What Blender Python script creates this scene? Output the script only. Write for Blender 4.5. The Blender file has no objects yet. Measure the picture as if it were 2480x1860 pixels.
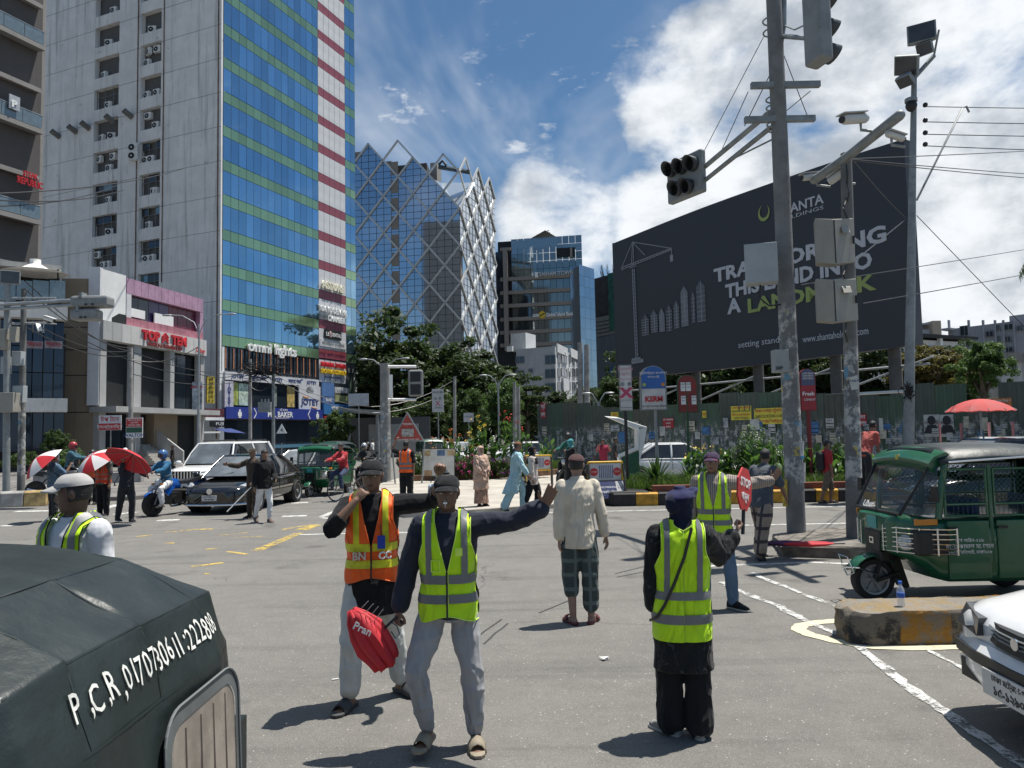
import bpy,math,random
import numpy as np
from math import sin,cos,pi,radians as rad,atan2,sqrt
from mathutils import Vector,Matrix,Euler
random.seed(7)
RNG=np.random.default_rng(7)
scn=bpy.context.scene
COL=scn.collection
FPX,CAMZ,PITCH,ROLL=1800.0,1.93,rad(3.8),rad(1.2)
_f=Vector((0,cos(PITCH),sin(PITCH)));_u0=Vector((0,-sin(PITCH),cos(PITCH)));_r0=Vector((1,0,0))
CU=_u0*cos(ROLL)+_r0*sin(ROLL);CR=_r0*cos(ROLL)-_u0*sin(ROLL)
cam_d=bpy.data.cameras.new('camera');cam=bpy.data.objects.new('camera',cam_d);COL.objects.link(cam)
cam_d.sensor_width=36;cam_d.lens=FPX/2480*36;cam_d.clip_start=.05;cam_d.clip_end=4000
cam.matrix_world=Matrix(((CR.x,CU.x,-_f.x,0),(CR.y,CU.y,-_f.y,0),(CR.z,CU.z,-_f.z,CAMZ),(0,0,0,1)))
scn.camera=cam
SUN=Vector((.47,.20,1.62)).normalized()
elev=math.asin(SUN.z);az=atan2(SUN.x,SUN.y)
w=bpy.data.worlds.new('World');scn.world=w;w.use_nodes=True
nt=w.node_tree;N=nt.nodes;L=nt.links;N.clear()
def nd(t,ntree=None,**k):
 n=(ntree or nt).nodes.new(t)
 for a,b in k.items():
  if a.startswith('i_'):
   kk=a[2:];n.inputs[int(kk)if kk.isdigit()else kk.replace('_',' ')].default_value=b
  else:setattr(n,a,b)
 return n
sky=nd('ShaderNodeTexSky',sky_type='NISHITA',sun_disc=False,sun_elevation=elev,sun_rotation=az,altitude=10,air_density=1.0,dust_density=1.2,ozone_density=2.2)
tc=nd('ShaderNodeTexCoord')
def mth(op,a,b=None,c=None,ntree=None):
 t=ntree or nt
 n=t.nodes.new('ShaderNodeMath');n.operation=op
 for i,x in enumerate((a,b,c)):
  if x is None:continue
  if isinstance(x,(int,float)):n.inputs[i].default_value=x
  else:t.links.new(x,n.inputs[i])
 return n.outputs[0]
sep=nd('ShaderNodeSeparateXYZ');L.new(tc.outputs['Generated'],sep.inputs[0])
zz=mth('ADD',mth('MAXIMUM',sep.outputs[2],0.0),.22)
com=nd('ShaderNodeCombineXYZ');L.new(mth('DIVIDE',sep.outputs[0],zz),com.inputs[0]);L.new(mth('DIVIDE',sep.outputs[1],zz),com.inputs[1])
L.new(mth('MULTIPLY',sep.outputs[2],.8),com.inputs[2])
def noise(vec,scale,detail,rough=.55,dist=0.,off=(0,0,0),sc=(1,1,1)):
 m=nd('ShaderNodeMapping');m.inputs['Location'].default_value=off;m.inputs['Scale'].default_value=sc
 L.new(vec,m.inputs[0]);n=nd('ShaderNodeTexNoise',i_Scale=scale,i_Detail=detail,i_Roughness=rough,i_Distortion=dist)
 L.new(m.outputs[0],n.inputs['Vector']);return n.outputs[0]
def ramp(x,a,b):
 n=nd('ShaderNodeMapRange',interpolation_type='SMOOTHSTEP');L.new(x,n.inputs[0]);n.inputs[1].default_value=a;n.inputs[2].default_value=b
 return n.outputs[0]
def ray(px,py):
 d=_f*FPX+CR*(px-1240)-CU*(py-930)
 return d.normalized()
def blob(px,py,r0,r1):
 v=ray(px,py);dp=nd('ShaderNodeVectorMath',operation='DOT_PRODUCT');L.new(tc.outputs['Generated'],dp.inputs[0]);dp.inputs[1].default_value=v
 return ramp(dp.outputs['Value'],cos(rad(r1)),cos(rad(r0)))
bank=None
for b in((1930,210,4,15),(2350,560,5,15),(1370,540,1,8.5),(2250,60,2,13),(1640,560,2,10),(900,120,.5,10),(880,290,.3,5),(1700,330,1,9),(2900,300,5,20),(-400,300,3,22),(3400,900,5,24),(500,-1400,5,26),(1800,-1500,4,22)):
 x=blob(*b);x=mth('MULTIPLY',x,.34 if b[0]in(900,880)else 1.)
 bank=x if bank is None else mth('MAXIMUM',bank,x)
n1=noise(tc.outputs['Generated'],4.6,8,.58,.15,(.7,2.1,.4),(1,1,1.5))
n2=noise(tc.outputs['Generated'],13,6,.62,.1,(3,1,0),(1,1,2.2))
cum=ramp(mth('ADD',mth('MULTIPLY',bank,.365),mth('MULTIPLY',n1,.95)),.66,.84)
wisp=mth('MULTIPLY',ramp(n2,.56,.72),mth('MULTIPLY',ramp(n1,.44,.60),.8))
cirr=mth('MULTIPLY',ramp(noise(com.outputs[0],1.6,4,.6,1.5,(9,4,0),(1,.45,1)),.42,.8),.38)
hz=mth('MULTIPLY',mth('SUBTRACT',1.,ramp(sep.outputs[2],.0,.22)),.5)
cov=mth('MINIMUM',mth('MAXIMUM',mth('MAXIMUM',cum,wisp),mth('MAXIMUM',cirr,hz)),1.)
shade=ramp(noise(tc.outputs['Generated'],5.5,6,.6,.1,(.7,2.1,.49),(1,1,1.6)),.34,.62)
cc=nd('ShaderNodeMix',data_type='RGBA');L.new(shade,cc.inputs[0]);cc.inputs[6].default_value=(5.0,5.6,6.4,1);cc.inputs[7].default_value=(11.0,11.4,11.8,1)
tint=nd('ShaderNodeMix',data_type='RGBA',blend_type='MULTIPLY');tint.inputs[0].default_value=1
L.new(sky.outputs[0],tint.inputs[6]);tint.inputs[7].default_value=(.70,.98,1.12,1)
mx=nd('ShaderNodeMix',data_type='RGBA');L.new(cov,mx.inputs[0]);L.new(tint.outputs[2],mx.inputs[6]);L.new(cc.outputs[2],mx.inputs[7])
bg=nd('ShaderNodeBackground',i_Strength=.066);L.new(mx.outputs[2],bg.inputs[0])
wo=nd('ShaderNodeOutputWorld');L.new(bg.outputs[0],wo.inputs[0])
sd=bpy.data.lights.new('sun','SUN');sd.energy=5.0;sd.angle=rad(.53);sd.color=(1,.955,.88)
so=bpy.data.objects.new('sun',sd);COL.objects.link(so);so.location=(0,0,60)
so.rotation_mode='QUATERNION';so.rotation_quaternion=SUN.to_track_quat('Z','Y')
vs=scn.view_settings;vs.view_transform='Standard';vs.look='None';vs.exposure=.38;vs.gamma=1;vs.use_curve_mapping=False
scn.render.engine='CYCLES'
cy=scn.cycles;cy.use_denoising=True;cy.max_bounces=6;cy.diffuse_bounces=3;cy.glossy_bounces=3;cy.transmission_bounces=5;cy.transparent_max_bounces=8
cy.caustics_reflective=False;cy.caustics_refractive=False;cy.sample_clamp_indirect=6
def G(px,py,z=0.):
 d=ray(px,py);t=(z-CAMZ)/d.z
 return Vector((d.x*t,d.y*t,z))
def P(px,py,depth):
 d=ray(px,py);t=depth/d.y
 return Vector((d.x*t,depth,CAMZ+d.z*t))
def UV3(v):
 v=Vector(v);return v.normalized()
class MB:
 def __init__(s):s.v=[];s.f=[];s.mi=[];s.m=0
 def add(s,vs,fs):
  o=len(s.v);s.v.extend([tuple(v)for v in vs]);s.f.extend([tuple(i+o for i in f)for f in fs]);s.mi.extend([s.m]*len(fs));return s
 def box(s,c,d,rz=0,R=None):
  x,y,z=d[0]/2,d[1]/2,d[2]/2;M_=R if R is not None else Matrix.Rotation(rz,3,'Z');c=Vector(c)
  p=[c+M_@Vector((a*x,b*y,e*z))for e in(-1,1)for b in(-1,1)for a in(-1,1)]
  return s.add(p,[(0,2,3,1),(4,5,7,6),(0,1,5,4),(2,6,7,3),(0,4,6,2),(1,3,7,5)])
 def b2(s,lo,hi):return s.box([(a+b)/2 for a,b in zip(lo,hi)],[abs(b-a)for a,b in zip(lo,hi)])
 def prism(s,poly,vec):
  n=len(poly);v=Vector(vec);p=[Vector(q)for q in poly]
  s.add(p+[q+v for q in p],[tuple(range(n))[::-1],tuple(range(n,2*n))]+[(i,(i+1)%n,(i+1)%n+n,i+n)for i in range(n)]);return s
 def loft(s,rings,caps=True,closed=True):
  n=len(rings[0]);vs=[q for r in rings for q in r];fs=[]
  for i in range(len(rings)-1):
   for j in range(n if closed else n-1):
    k=(j+1)%n;fs.append((i*n+j,i*n+k,(i+1)*n+k,(i+1)*n+j))
  if caps:fs.append(tuple(range(n))[::-1]);fs.append(tuple(range((len(rings)-1)*n,len(rings)*n)))
  return s.add(vs,fs)
 def tube(s,pts,r,n=8,caps=True,flat=1.,upv=None):
  pts=[Vector(p)for p in pts];m=len(pts);rr=r if isinstance(r,(list,tuple))else[r]*m;rings=[];prev=None
  for i,p in enumerate(pts):
   t=(pts[min(i+1,m-1)]-pts[max(i-1,0)]);t=t.normalized()if t.length>1e-9 else Vector((0,0,1))
   if prev is None:
    a=Vector(upv)if upv is not None else(Vector((0,0,1))if abs(t.z)<.9 else Vector((1,0,0)))
   else:a=prev
   a=(a-t*a.dot(t));a=a.normalized()if a.length>1e-6 else t.orthogonal().normalized();prev=a;b=t.cross(a)
   rings.append([p+(a*cos(2*pi*k/n)*flat+b*sin(2*pi*k/n))*rr[i]for k in range(n)])
  return s.loft(rings,caps)
 def cap(s,pts,r,n=10,flat=1.,upv=None):
  pts=[Vector(p)for p in pts];rr=list(r)if isinstance(r,(list,tuple))else[r]*len(pts)
  d0=(pts[0]-pts[1]).normalized();d1=(pts[-1]-pts[-2]).normalized()
  a=[(pts[0]+d0*rr[0]*q,rr[0]*sqrt(max(0.,1-q*q)))for q in(.97,.75,.4)]
  b=[(pts[-1]+d1*rr[-1]*q,rr[-1]*sqrt(max(0.,1-q*q)))for q in(.4,.75,.97)]
  return s.tube([q[0]for q in a]+pts+[q[0]for q in b],[q[1]for q in a]+rr+[q[1]for q in b],n,True,flat,upv)
 def sph(s,c,r,n=14,m=9,R=None):
  c=Vector(c);r=r if isinstance(r,(list,tuple))else(r,r,r);R=R or Matrix.Identity(3);rings=[]
  for i in range(1,m):
   t=pi*i/m;rings.append([c+R@Vector((r[0]*sin(t)*cos(2*pi*k/n),r[1]*sin(t)*sin(2*pi*k/n),-r[2]*cos(t)))for k in range(n)])
  o=len(s.v);s.loft(rings,False);b=len(s.v);s.v.extend([tuple(c+R@Vector((0,0,-r[2]))),tuple(c+R@Vector((0,0,r[2])))])
  for k in range(n):
   k2=(k+1)%n;s.f+=[(b,o+k2,o+k),(b+1,o+(m-2)*n+k,o+(m-2)*n+k2)];s.mi+=[s.m]*2
  return s
 def cyl(s,a,b,r,n=16,r2=None):return s.tube([a,b],[r,r if r2 is None else r2],n)
 def lathe(s,prof,n=20,c=(0,0,0),R=None):
  c=Vector(c);R=R or Matrix.Identity(3)
  return s.loft([[c+R@Vector((r*cos(2*pi*k/n),r*sin(2*pi*k/n),h))for k in range(n)]for r,h in prof])
 def grid(s,pts):
  n=len(pts[0]);return s.add([q for r in pts for q in r],[(i*n+j,i*n+j+1,(i+1)*n+j+1,(i+1)*n+j)for i in range(len(pts)-1)for j in range(n-1)])
 def build(s,name,mats,parent=None,smooth=None,bevel=0):
  me=bpy.data.meshes.new(name);me.from_pydata(s.v,[],s.f)
  mats=mats if isinstance(mats,(list,tuple))else[mats]
  for m in mats:me.materials.append(m)
  if len(mats)>1:me.polygons.foreach_set('material_index',s.mi)
  me.update()
  if smooth is not None:
   me.polygons.foreach_set('use_smooth',[True]*len(me.polygons))
   if smooth<180:me.set_sharp_from_angle(angle=rad(smooth))
  o=bpy.data.objects.new(name,me);COL.objects.link(o)
  if parent is not None:o.parent=parent
  if bevel:
   b=o.modifiers.new('bevel','BEVEL');b.width=bevel;b.segments=2;b.limit_method='ANGLE';b.angle_limit=rad(40)
  return o
def tag(o,label,cat,group=None,kind=None):
 o['label']=label;o['category']=cat
 if group:o['group']=group
 if kind:o['kind']=kind
 return o
def thing(name,label,cat,loc=(0,0,0),rz=0,group=None):
 o=bpy.data.objects.new(name,None);COL.objects.link(o);o.location=loc;o.rotation_euler=(0,0,rz);o.empty_display_size=.1
 return tag(o,label,cat,group)
def struct(o,label=None):
 o['kind']='structure'
 if label:o['label']=label
 return o
def inst(o,parent,loc=None,rz=None,sc=None):
 c=o.copy();COL.objects.link(c);c.parent=parent
 if loc is not None:c.location=loc
 if rz is not None:c.rotation_euler=(0,0,rz)
 if sc is not None:c.scale=sc
 return c
def copy_tree(o,parent=None):
 c=o.copy();COL.objects.link(c);c.parent=parent
 for ch in list(o.children):copy_tree(ch,c)
 return c
MATS={}
def newmat(name):
 m=bpy.data.materials.new(name);m.use_nodes=True;t=m.node_tree
 b=t.nodes['Principled BSDF'];return m,t,b
def mnoise(t,scale,detail=4,rough=.55,sc=(1,1,1),dist=0,coord='Object',off=(0,0,0)):
 c=t.nodes.new('ShaderNodeTexCoord');mp=t.nodes.new('ShaderNodeMapping');mp.inputs['Scale'].default_value=sc;mp.inputs['Location'].default_value=off
 t.links.new(c.outputs[coord],mp.inputs[0]);n=t.nodes.new('ShaderNodeTexNoise')
 n.inputs['Scale'].default_value=scale;n.inputs['Detail'].default_value=detail;n.inputs['Roughness'].default_value=rough;n.inputs['Distortion'].default_value=dist
 t.links.new(mp.outputs[0],n.inputs['Vector']);return n.outputs[0]
def mrange(t,x,a,b,lo=0.,hi=1.):
 n=t.nodes.new('ShaderNodeMapRange');n.interpolation_type='SMOOTHSTEP';t.links.new(x,n.inputs[0])
 for i,q in enumerate((a,b,lo,hi)):n.inputs[i+1].default_value=q
 return n.outputs[0]
def mmix(t,f,a,b,bt='MIX'):
 n=t.nodes.new('ShaderNodeMix');n.data_type='RGBA';n.blend_type=bt
 for x,i in((f,0),(a,6),(b,7)):
  if isinstance(x,(int,float)):n.inputs[i].default_value=x
  elif isinstance(x,(tuple,list)):n.inputs[i].default_value=(*x[:3],1)
  else:t.links.new(x,n.inputs[i])
 return n.outputs[2]
def mbump(t,b,h,strength,dist=.02):
 n=t.nodes.new('ShaderNodeBump');n.inputs['Strength'].default_value=strength;n.inputs['Distance'].default_value=dist
 t.links.new(h,n.inputs['Height']);t.links.new(n.outputs[0],b.inputs['Normal'])
def mat(name,col=None,rough=.6,metal=0.,var=.12,vs=3.,bump=0.,bs=30.,spec=.5,coat=0.,dirt=0.,alpha=1.,trans=0.,sheen=0.):
 if name in MATS:return MATS[name]
 m,t,b=newmat(name);MATS[name]=m
 b.inputs['Roughness'].default_value=rough;b.inputs['Metallic'].default_value=metal;b.inputs['Specular IOR Level'].default_value=spec
 b.inputs['Coat Weight'].default_value=coat;b.inputs['Alpha'].default_value=alpha;b.inputs['Transmission Weight'].default_value=trans;b.inputs['Sheen Weight'].default_value=sheen
 c=(*col[:3],)
 if var>0:
  n=mnoise(t,vs,6,.6);x=mrange(t,n,.3,.7)
  out=mmix(t,x,tuple(q*(1-var)for q in c),tuple(min(1,q*(1+var))for q in c))
  if dirt>0:
   d=mrange(t,mnoise(t,vs*.8,8,.65,off=(5,3,1)),.52,.72,0,dirt);out=mmix(t,d,out,tuple(q*.25+.02 for q in c))
  t.links.new(out,b.inputs['Base Color'])
  t.links.new(mrange(t,n,.2,.8,max(.02,rough-.08),min(1,rough+.1)),b.inputs['Roughness'])
 else:b.inputs['Base Color'].default_value=(*c,1)
 if bump>0:mbump(t,b,mnoise(t,bs,5,.6,off=(1,2,3)),bump)
 return m
def cloth(name,col,rough=.85,wr=.35,ws=9.,var=.1,stripes=None,check=None,flower=None,stretch=(1,1,.5)):
 if name in MATS:return MATS[name]
 m,t,b=newmat(name);MATS[name]=m;b.inputs['Roughness'].default_value=rough;b.inputs['Specular IOR Level'].default_value=.25;b.inputs['Sheen Weight'].default_value=.08
 n=mnoise(t,ws*.6,4,.6);out=mmix(t,mrange(t,n,.3,.7),tuple(q*(1-var)for q in col),tuple(min(1,q*(1+var))for q in col))
 def wave(axis,scale,lo,hi):
  c=t.nodes.new('ShaderNodeTexCoord');wv=t.nodes.new('ShaderNodeTexWave');wv.bands_direction=axis;wv.inputs['Scale'].default_value=scale;wv.inputs['Distortion'].default_value=.6
  t.links.new(c.outputs['Object'],wv.inputs['Vector']);return mrange(t,wv.outputs['Fac'],lo,hi)
 if stripes:out=mmix(t,wave(stripes[0],stripes[1],.55,.7),out,stripes[2])
 if check:
  out=mmix(t,wave('Z',check[0],.78,.9),out,check[1]);out=mmix(t,wave('X',check[0],.84,.92),out,check[1])
  if len(check)>2:out=mmix(t,wave('Z',check[0]*.35,.9,.95),out,check[2])
 if flower:out=mmix(t,mrange(t,mnoise(t,flower[0],3,.7,dist=1.2,off=(3,7,2)),.58,.66),out,flower[1])
 t.links.new(out,b.inputs['Base Color'])
 def ridge(sc,off,st_):return mth('SUBTRACT',1.,mth('ABSOLUTE',mth('MULTIPLY_ADD',mnoise(t,sc,2,.5,st_,1.2,off=off),2.,-1.,ntree=t),ntree=t),ntree=t)
 hgt=mth('ADD',mth('POWER',ridge(ws*.32,(0,0,0),stretch),2.2,ntree=t),mth('MULTIPLY',mnoise(t,ws*.9,2,.5,off=(5,2,1)),.35,ntree=t),ntree=t)
 mbump(t,b,hgt,min(1.,wr*1.9),.05)
 return m
def emit(name,col,st):
 m,t,b=newmat(name);b.inputs['Emission Color'].default_value=(*col,1);b.inputs['Emission Strength'].default_value=st;b.inputs['Base Color'].default_value=(*col,1);return m
FONT=None
def txt(s,size,m,parent,loc,R=None,name='lettering',ext=.006,bold=0.,sx=1.,align='CENTER',sp=1.):
 cu=bpy.data.curves.new(name,'FONT');cu.body=s;cu.size=size;cu.extrude=ext;cu.offset=bold*size;cu.align_x=align;cu.align_y='CENTER';cu.resolution_u=2;cu.space_character=sp
 tmp=bpy.data.objects.new('tmp',cu);me=bpy.data.meshes.new_from_object(tmp);bpy.data.objects.remove(tmp);bpy.data.curves.remove(cu)
 me.name=name;me.materials.clear();me.materials.append(m);o=bpy.data.objects.new(name,me);COL.objects.link(o);o.parent=parent
 R=R if R is not None else Matrix.Rotation(pi/2,3,'X')
 o.matrix_local=Matrix.Translation(loc)@R.to_4x4()@Matrix.Diagonal((sx,1,1,1));return o
RX=Matrix.Rotation(pi/2,3,'X')
def numesh(name,co,quads,mats,parent=None,smooth=False,col=None):
 """mesh from numpy arrays: co (n,3), quads (m,4)"""
 me=bpy.data.meshes.new(name);n,m=len(co),len(quads)
 me.vertices.add(n);me.vertices.foreach_set('co',np.asarray(co,np.float32).ravel());me.loops.add(m*4);me.loops.foreach_set('vertex_index',np.asarray(quads,np.int32).ravel())
 me.polygons.add(m);me.polygons.foreach_set('loop_start',np.arange(0,m*4,4,dtype=np.int32));me.polygons.foreach_set('loop_total',np.full(m,4,np.int32))
 if smooth:me.polygons.foreach_set('use_smooth',np.ones(m,bool))
 me.update(calc_edges=True)
 for x in(mats if isinstance(mats,list)else[mats]):me.materials.append(x)
 o=bpy.data.objects.new(name,me);COL.objects.link(o);o.parent=parent;return o
black=mat('black_plastic',(.012,.013,.014),.45);rubber=mat('rubber',(.02,.02,.021),.8);dark=mat('dark_void',(.012,.014,.016),.7)
steel=mat('galvanised_steel',(.34,.36,.37),.45,.5,.15);gsteel=mat('grey_steel_paint',(.25,.27,.27),.55,.2,.2,4,dirt=.4)
white=mat('white_paint',(.78,.78,.76),.4,var=.05);chrome=mat('chrome',(.7,.71,.72),.12,1.,0);concrete=mat('concrete',(.33,.32,.30),.9,var=.3,vs=2.,bump=.3,bs=25,dirt=.5)
redp=mat('red_paint',(.5,.03,.03),.45);yellowp=mat('yellow_paint',(.72,.42,.03),.55,var=.15,vs=6,dirt=.4);bluep=mat('blue_paint',(.02,.06,.35),.4)
letter_w=mat('white_letters',(.8,.8,.78),.5,var=0);letter_b=mat('black_letters',(.015,.015,.02),.5,var=0);letter_r=mat('red_letters',(.5,.02,.03),.5,var=0)
letter_y=mat('yellow_letters',(.75,.5,.03),.5,var=0);letter_n=mat('navy_letters',(.02,.035,.18),.5,var=0);letter_g=mat('pale_green_letters',(.32,.38,.12),.6,var=0)
# ================= ground, road, kerbs, markings =================
def asphalt():
 m,t,b=newmat('asphalt');
 big=mrange(t,mnoise(t,.35,5,.6),.3,.7);mid=mrange(t,mnoise(t,3.5,6,.65,(1,1,1)),.3,.72)
 c=mmix(t,big,(.14,.134,.124),(.18,.172,.158));c=mmix(t,mmixf(t,mid,.45),c,(.215,.205,.188))
 st=mrange(t,mnoise(t,1.1,6,.7,(.12,1.6,1),.4,off=(3,9,0)),.50,.74,0,.5);c=mmix(t,st,c,(.075,.072,.07))
 def speck(scale,thr,col,amt,c):
  tx=t.nodes.new('ShaderNodeTexCoord');v=t.nodes.new('ShaderNodeTexVoronoi');v.inputs['Scale'].default_value=scale;t.links.new(tx.outputs['Object'],v.inputs['Vector'])
  sp=t.nodes.new('ShaderNodeSeparateColor');t.links.new(v.outputs['Color'],sp.inputs[0])
  near=mth('LESS_THAN',v.outputs['Distance'],.36,ntree=t);hit=mth('GREATER_THAN',sp.outputs[0],thr,ntree=t)
  return mmix(t,mth('MULTIPLY',mth('MULTIPLY',near,hit,ntree=t),amt,ntree=t),c,col),v
 c,_=speck(110,.84,(.36,.35,.33),.6,c);c,_=speck(60,.982,(.5,.48,.45),.7,c);c,v=speck(120,.62,(.055,.054,.052),.65,c)
 crack=t.nodes.new('ShaderNodeTexVoronoi');crack.feature='DISTANCE_TO_EDGE';crack.inputs['Scale'].default_value=.22
 tx=t.nodes.new('ShaderNodeTexCoord');mp=t.nodes.new('ShaderNodeVectorMath');mp.operation='ADD'
 nz=t.nodes.new('ShaderNodeTexNoise');nz.inputs['Scale'].default_value=1.2;nz.inputs['Detail'].default_value=6;t.links.new(tx.outputs['Object'],nz.inputs['Vector']);t.links.new(tx.outputs['Object'],mp.inputs[0]);t.links.new(nz.outputs['Color'],mp.inputs[1]);t.links.new(mp.outputs[0],crack.inputs['Vector'])
 ck=mth('MULTIPLY',mth('LESS_THAN',crack.outputs['Distance'],.0022,ntree=t),mrange(t,mnoise(t,.4,3,off=(8,1,0)),.5,.6),ntree=t);c=mmix(t,mth('MULTIPLY',ck,.6,ntree=t),c,(.03,.03,.03))
 oil=mrange(t,mnoise(t,.9,4,.5,off=(4,4,0)),.60,.72,0,.5);c=mmix(t,oil,c,(.05,.048,.046))
 t.links.new(c,b.inputs['Base Color']);b.inputs['Roughness'].default_value=.88;b.inputs['Specular IOR Level'].default_value=.3
 mbump(t,b,mnoise(t,90,4,.7),.55,.012);return m
def mmixf(t,x,f):return mth('MULTIPLY',x,f,ntree=t)
ASPH=asphalt()
def sheet(name,poly,z,m,label=None):
 s=MB();s.add([(p[0],p[1],z)for p in poly],[tuple(range(len(poly)))]);return struct(s.build(name,m),label)
g=sheet('ground',[(-1800,-1800),(1800,-1800),(1800,1800),(-1800,1800)],0,ASPH,'worn grey asphalt of the crossing')
def worn(name,col,amt,sc=6.):
 m,t,b=newmat(name);b.inputs['Base Color'].default_value=(*col,1);b.inputs['Roughness'].default_value=.8
 n=mth('ADD',mth('MULTIPLY',mnoise(t,sc,8,.7),.7,ntree=t),mth('MULTIPLY',mnoise(t,sc*8,5,.7),.3,ntree=t),ntree=t)
 t.links.new(mrange(t,n,amt-.06,amt+.06,0,.9),b.inputs['Alpha']);return m
PW=worn('worn_white_marking',(.62,.62,.59),.45);PY=worn('worn_yellow_marking',(.60,.43,.10),.49);PC=worn('chalk',(.56,.56,.54),.475,6.);PCR=worn('cream_marking',(.66,.60,.42),.36)
def strip(name,pts,wd,m,z=.004,label='painted road marking'):
 s=MB();L_,R_=[],[]
 for i,p in enumerate(pts):
  a=pts[max(i-1,0)];b=pts[min(i+1,len(pts)-1)];d=(Vector(b)-Vector(a));d.z=0;d.normalize();n=Vector((-d.y,d.x,0));ww=wd[i]if isinstance(wd,list)else wd
  L_.append(Vector((p[0],p[1],z))+n*ww/2);R_.append(Vector((p[0],p[1],z))-n*ww/2)
 s.grid([L_,R_]);return struct(s.build(name,m),label)
def pl(*a):return[G(x,y)for x,y in a]
for y,x0,x1 in((18.15,-3.4,40),(15.0,-4.5,-.6),(15.0,3.2,40)):strip('lane_line',[Vector((x0+(x1-x0)*k/24,y+.02*sin(k*2.1),0))for k in range(25)],.12,PW,label='white lane line across the crossing')
strip('lane_line',pl((1700,1372),(1800,1368),(1870,1366),(1960,1362),(2060,1366)),.1,PW,label='white edge line beside the broken median')
for a in((731,1284,764,1271,.3),(683,1283,742,1273,.13),(621,1334,725,1291,.2),(484,1282,515,1282,.16),(436,1286,478,1282,.16),(400,1289,428,1287,.12),(400,1317,422,1315,.16),(498,1331,526,1329,.14),(464,1373,540,1363,.13),(551,1336,599,1343,.09),(495,1391,506,1389,.1),(330,1300,370,1296,.1),(560,1302,640,1299,.06),(520,1298,600,1290,.06)):
 strip('yellow_marking',pl(a[:2],a[2:4]),a[4],PY,label='worn yellow box marking on the asphalt')
for a in((778,1252,812,1238,.16),(778,1254,809,1257,.14),(683,1251,743,1249,.3),(705,1219,746,1217,.34),(784,1216,825,1215,.3),(728,1206,784,1204,.3),(36,1239,134,1237,.34),(48,1226,112,1222,.36),(0,1274,34,1273,.22),(381,1261,434,1259,.3),(241,1233,289,1222,.34),(280,1246,330,1240,.3),(150,1210,200,1206,.3)):
 strip('crossing_bar',pl(a[:2],a[2:4]),a[4],PW,label='worn white crossing bar')
def c8(*p):return[(1900+a/3.317,1360+b/3.317)for a,b in p]
def c5(*p):return[(1460+a/3.95,1080+b/3.95)for a,b in p]
def dense(pts,n=5):
 out=[]
 for a,b in zip(pts,pts[1:]):
  for k in range(n):out.append((Vector(a)*(1-k/n)+Vector(b)*k/n)+Vector((random.uniform(-.008,.008),random.uniform(-.008,.008),0)))
 return out+[Vector(pts[-1])]
for q,wd in((c5((1130,1305),(1260,1370),(1450,1450),(1700,1540))+c8((0,395),(100,440),(200,495),(560,640),(640,720),(800,850),(950,980),(1180,1140),(1400,1290),(1650,1450),(1924,1640),(2200,1800)),.085),(c5((1420,1215),(1500,1255),(1690,1330))+c8((0,200),(150,265),(460,380)),.075),(c8((1070,650),(1180,730),(1450,870),(1720,1050)),.04)):
 pts=dense(pl(*q));strip('chalk_line',pts,[wd*random.uniform(.75,1.3)for _ in pts],PC,.008,'wavering chalk line drawn on the asphalt')
strip('nose_outline',dense(pl(*c8((1924,680),(1420,690),(1000,697),(700,687),(400,640),(200,590),(112,550),(140,516),(240,495),(440,478))),4),.14,PCR,.006,'cream painted outline round the median nose')
for q in(((1490,1390),(1590,1365)),((1495,1398),(1560,1385)),((1305,1485),(1390,1450)),((1170,1560),(1230,1510)),((1160,1540),(1215,1500)),((0,1215),(135,1207))):
 strip('crack',dense(pl(*q),4),.02,mat('crack_tar',(.045,.045,.045),.9),.004,'dark tar crack in the asphalt')
PAVE=mat('island_concrete',(.40,.37,.32),.9,var=.16,vs=1.2,bump=.25,bs=20,dirt=.25)
def solid(name,poly,h,m,label=None,z0=-.05,bev=.02):
 s=MB();s.prism([(p[0],p[1],z0)for p in poly],(0,0,h-z0));return struct(s.build(name,m,bevel=bev),label)
isl=[G(1470,1222),G(1385,1228),G(1250,1238),G(1110,1248),G(980,1254),G(935,1246),G(905,1222),G(915,1180),G(980,1160),G(1200,1150),G(1460,1152),G(1550,1170)]
solid('pavement',[(p.x,p.y)for p in isl],.12,PAVE,'pale concrete traffic island')
soil=mat('soil',(.09,.065,.04),.95,var=.3,vs=5,bump=.6)
Y0=19.3
def soilbed(name,poly,z,label):solid(name,poly,z,soil,label)
kerb=thing('kerb','long kerb of alternating black and yellow stones under a brick red coping','kerb');kerb['kind']='structure'
kb=mat('kerb_black',(.025,.025,.025),.75,var=.5,vs=6,bump=.4,bs=18,dirt=.3);ky=mat('kerb_yellow',(.50,.27,.03),.7,var=.3,vs=6,bump=.4,bs=18,dirt=.6);kr=mat('coping_red',(.17,.06,.04),.85,var=.3,bump=.3)
x=2.55;k=0;kmesh={}
while x<30:
 L_=.58
 if k==0:
  for mm in(kb,ky):
   s=MB();s.prism([(0,0,-.02),(0,-.03,.30),(0,.02,.335),(0,.22,.335),(0,.22,-.02)],(L_-.012,0,0));kmesh[mm.name]=s.build('kerb_stone',mm,kerb,bevel=.012);kmesh[mm.name].location=(-99,0,0)
 mm=kb if k%2==0 else ky
 o=kmesh[mm.name]if k<2 else inst(kmesh[mm.name],kerb)
 o.location=(x,Y0+.01*sin(k*3.3),.0);o.rotation_euler=(0,0,.012*sin(k*5.1));x+=L_;k+=1
s=MB();s.b2((3.6,Y0+.16,.30),(30,Y0+.34,.50));s.build('coping',kr,kerb,bevel=.015)
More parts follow.
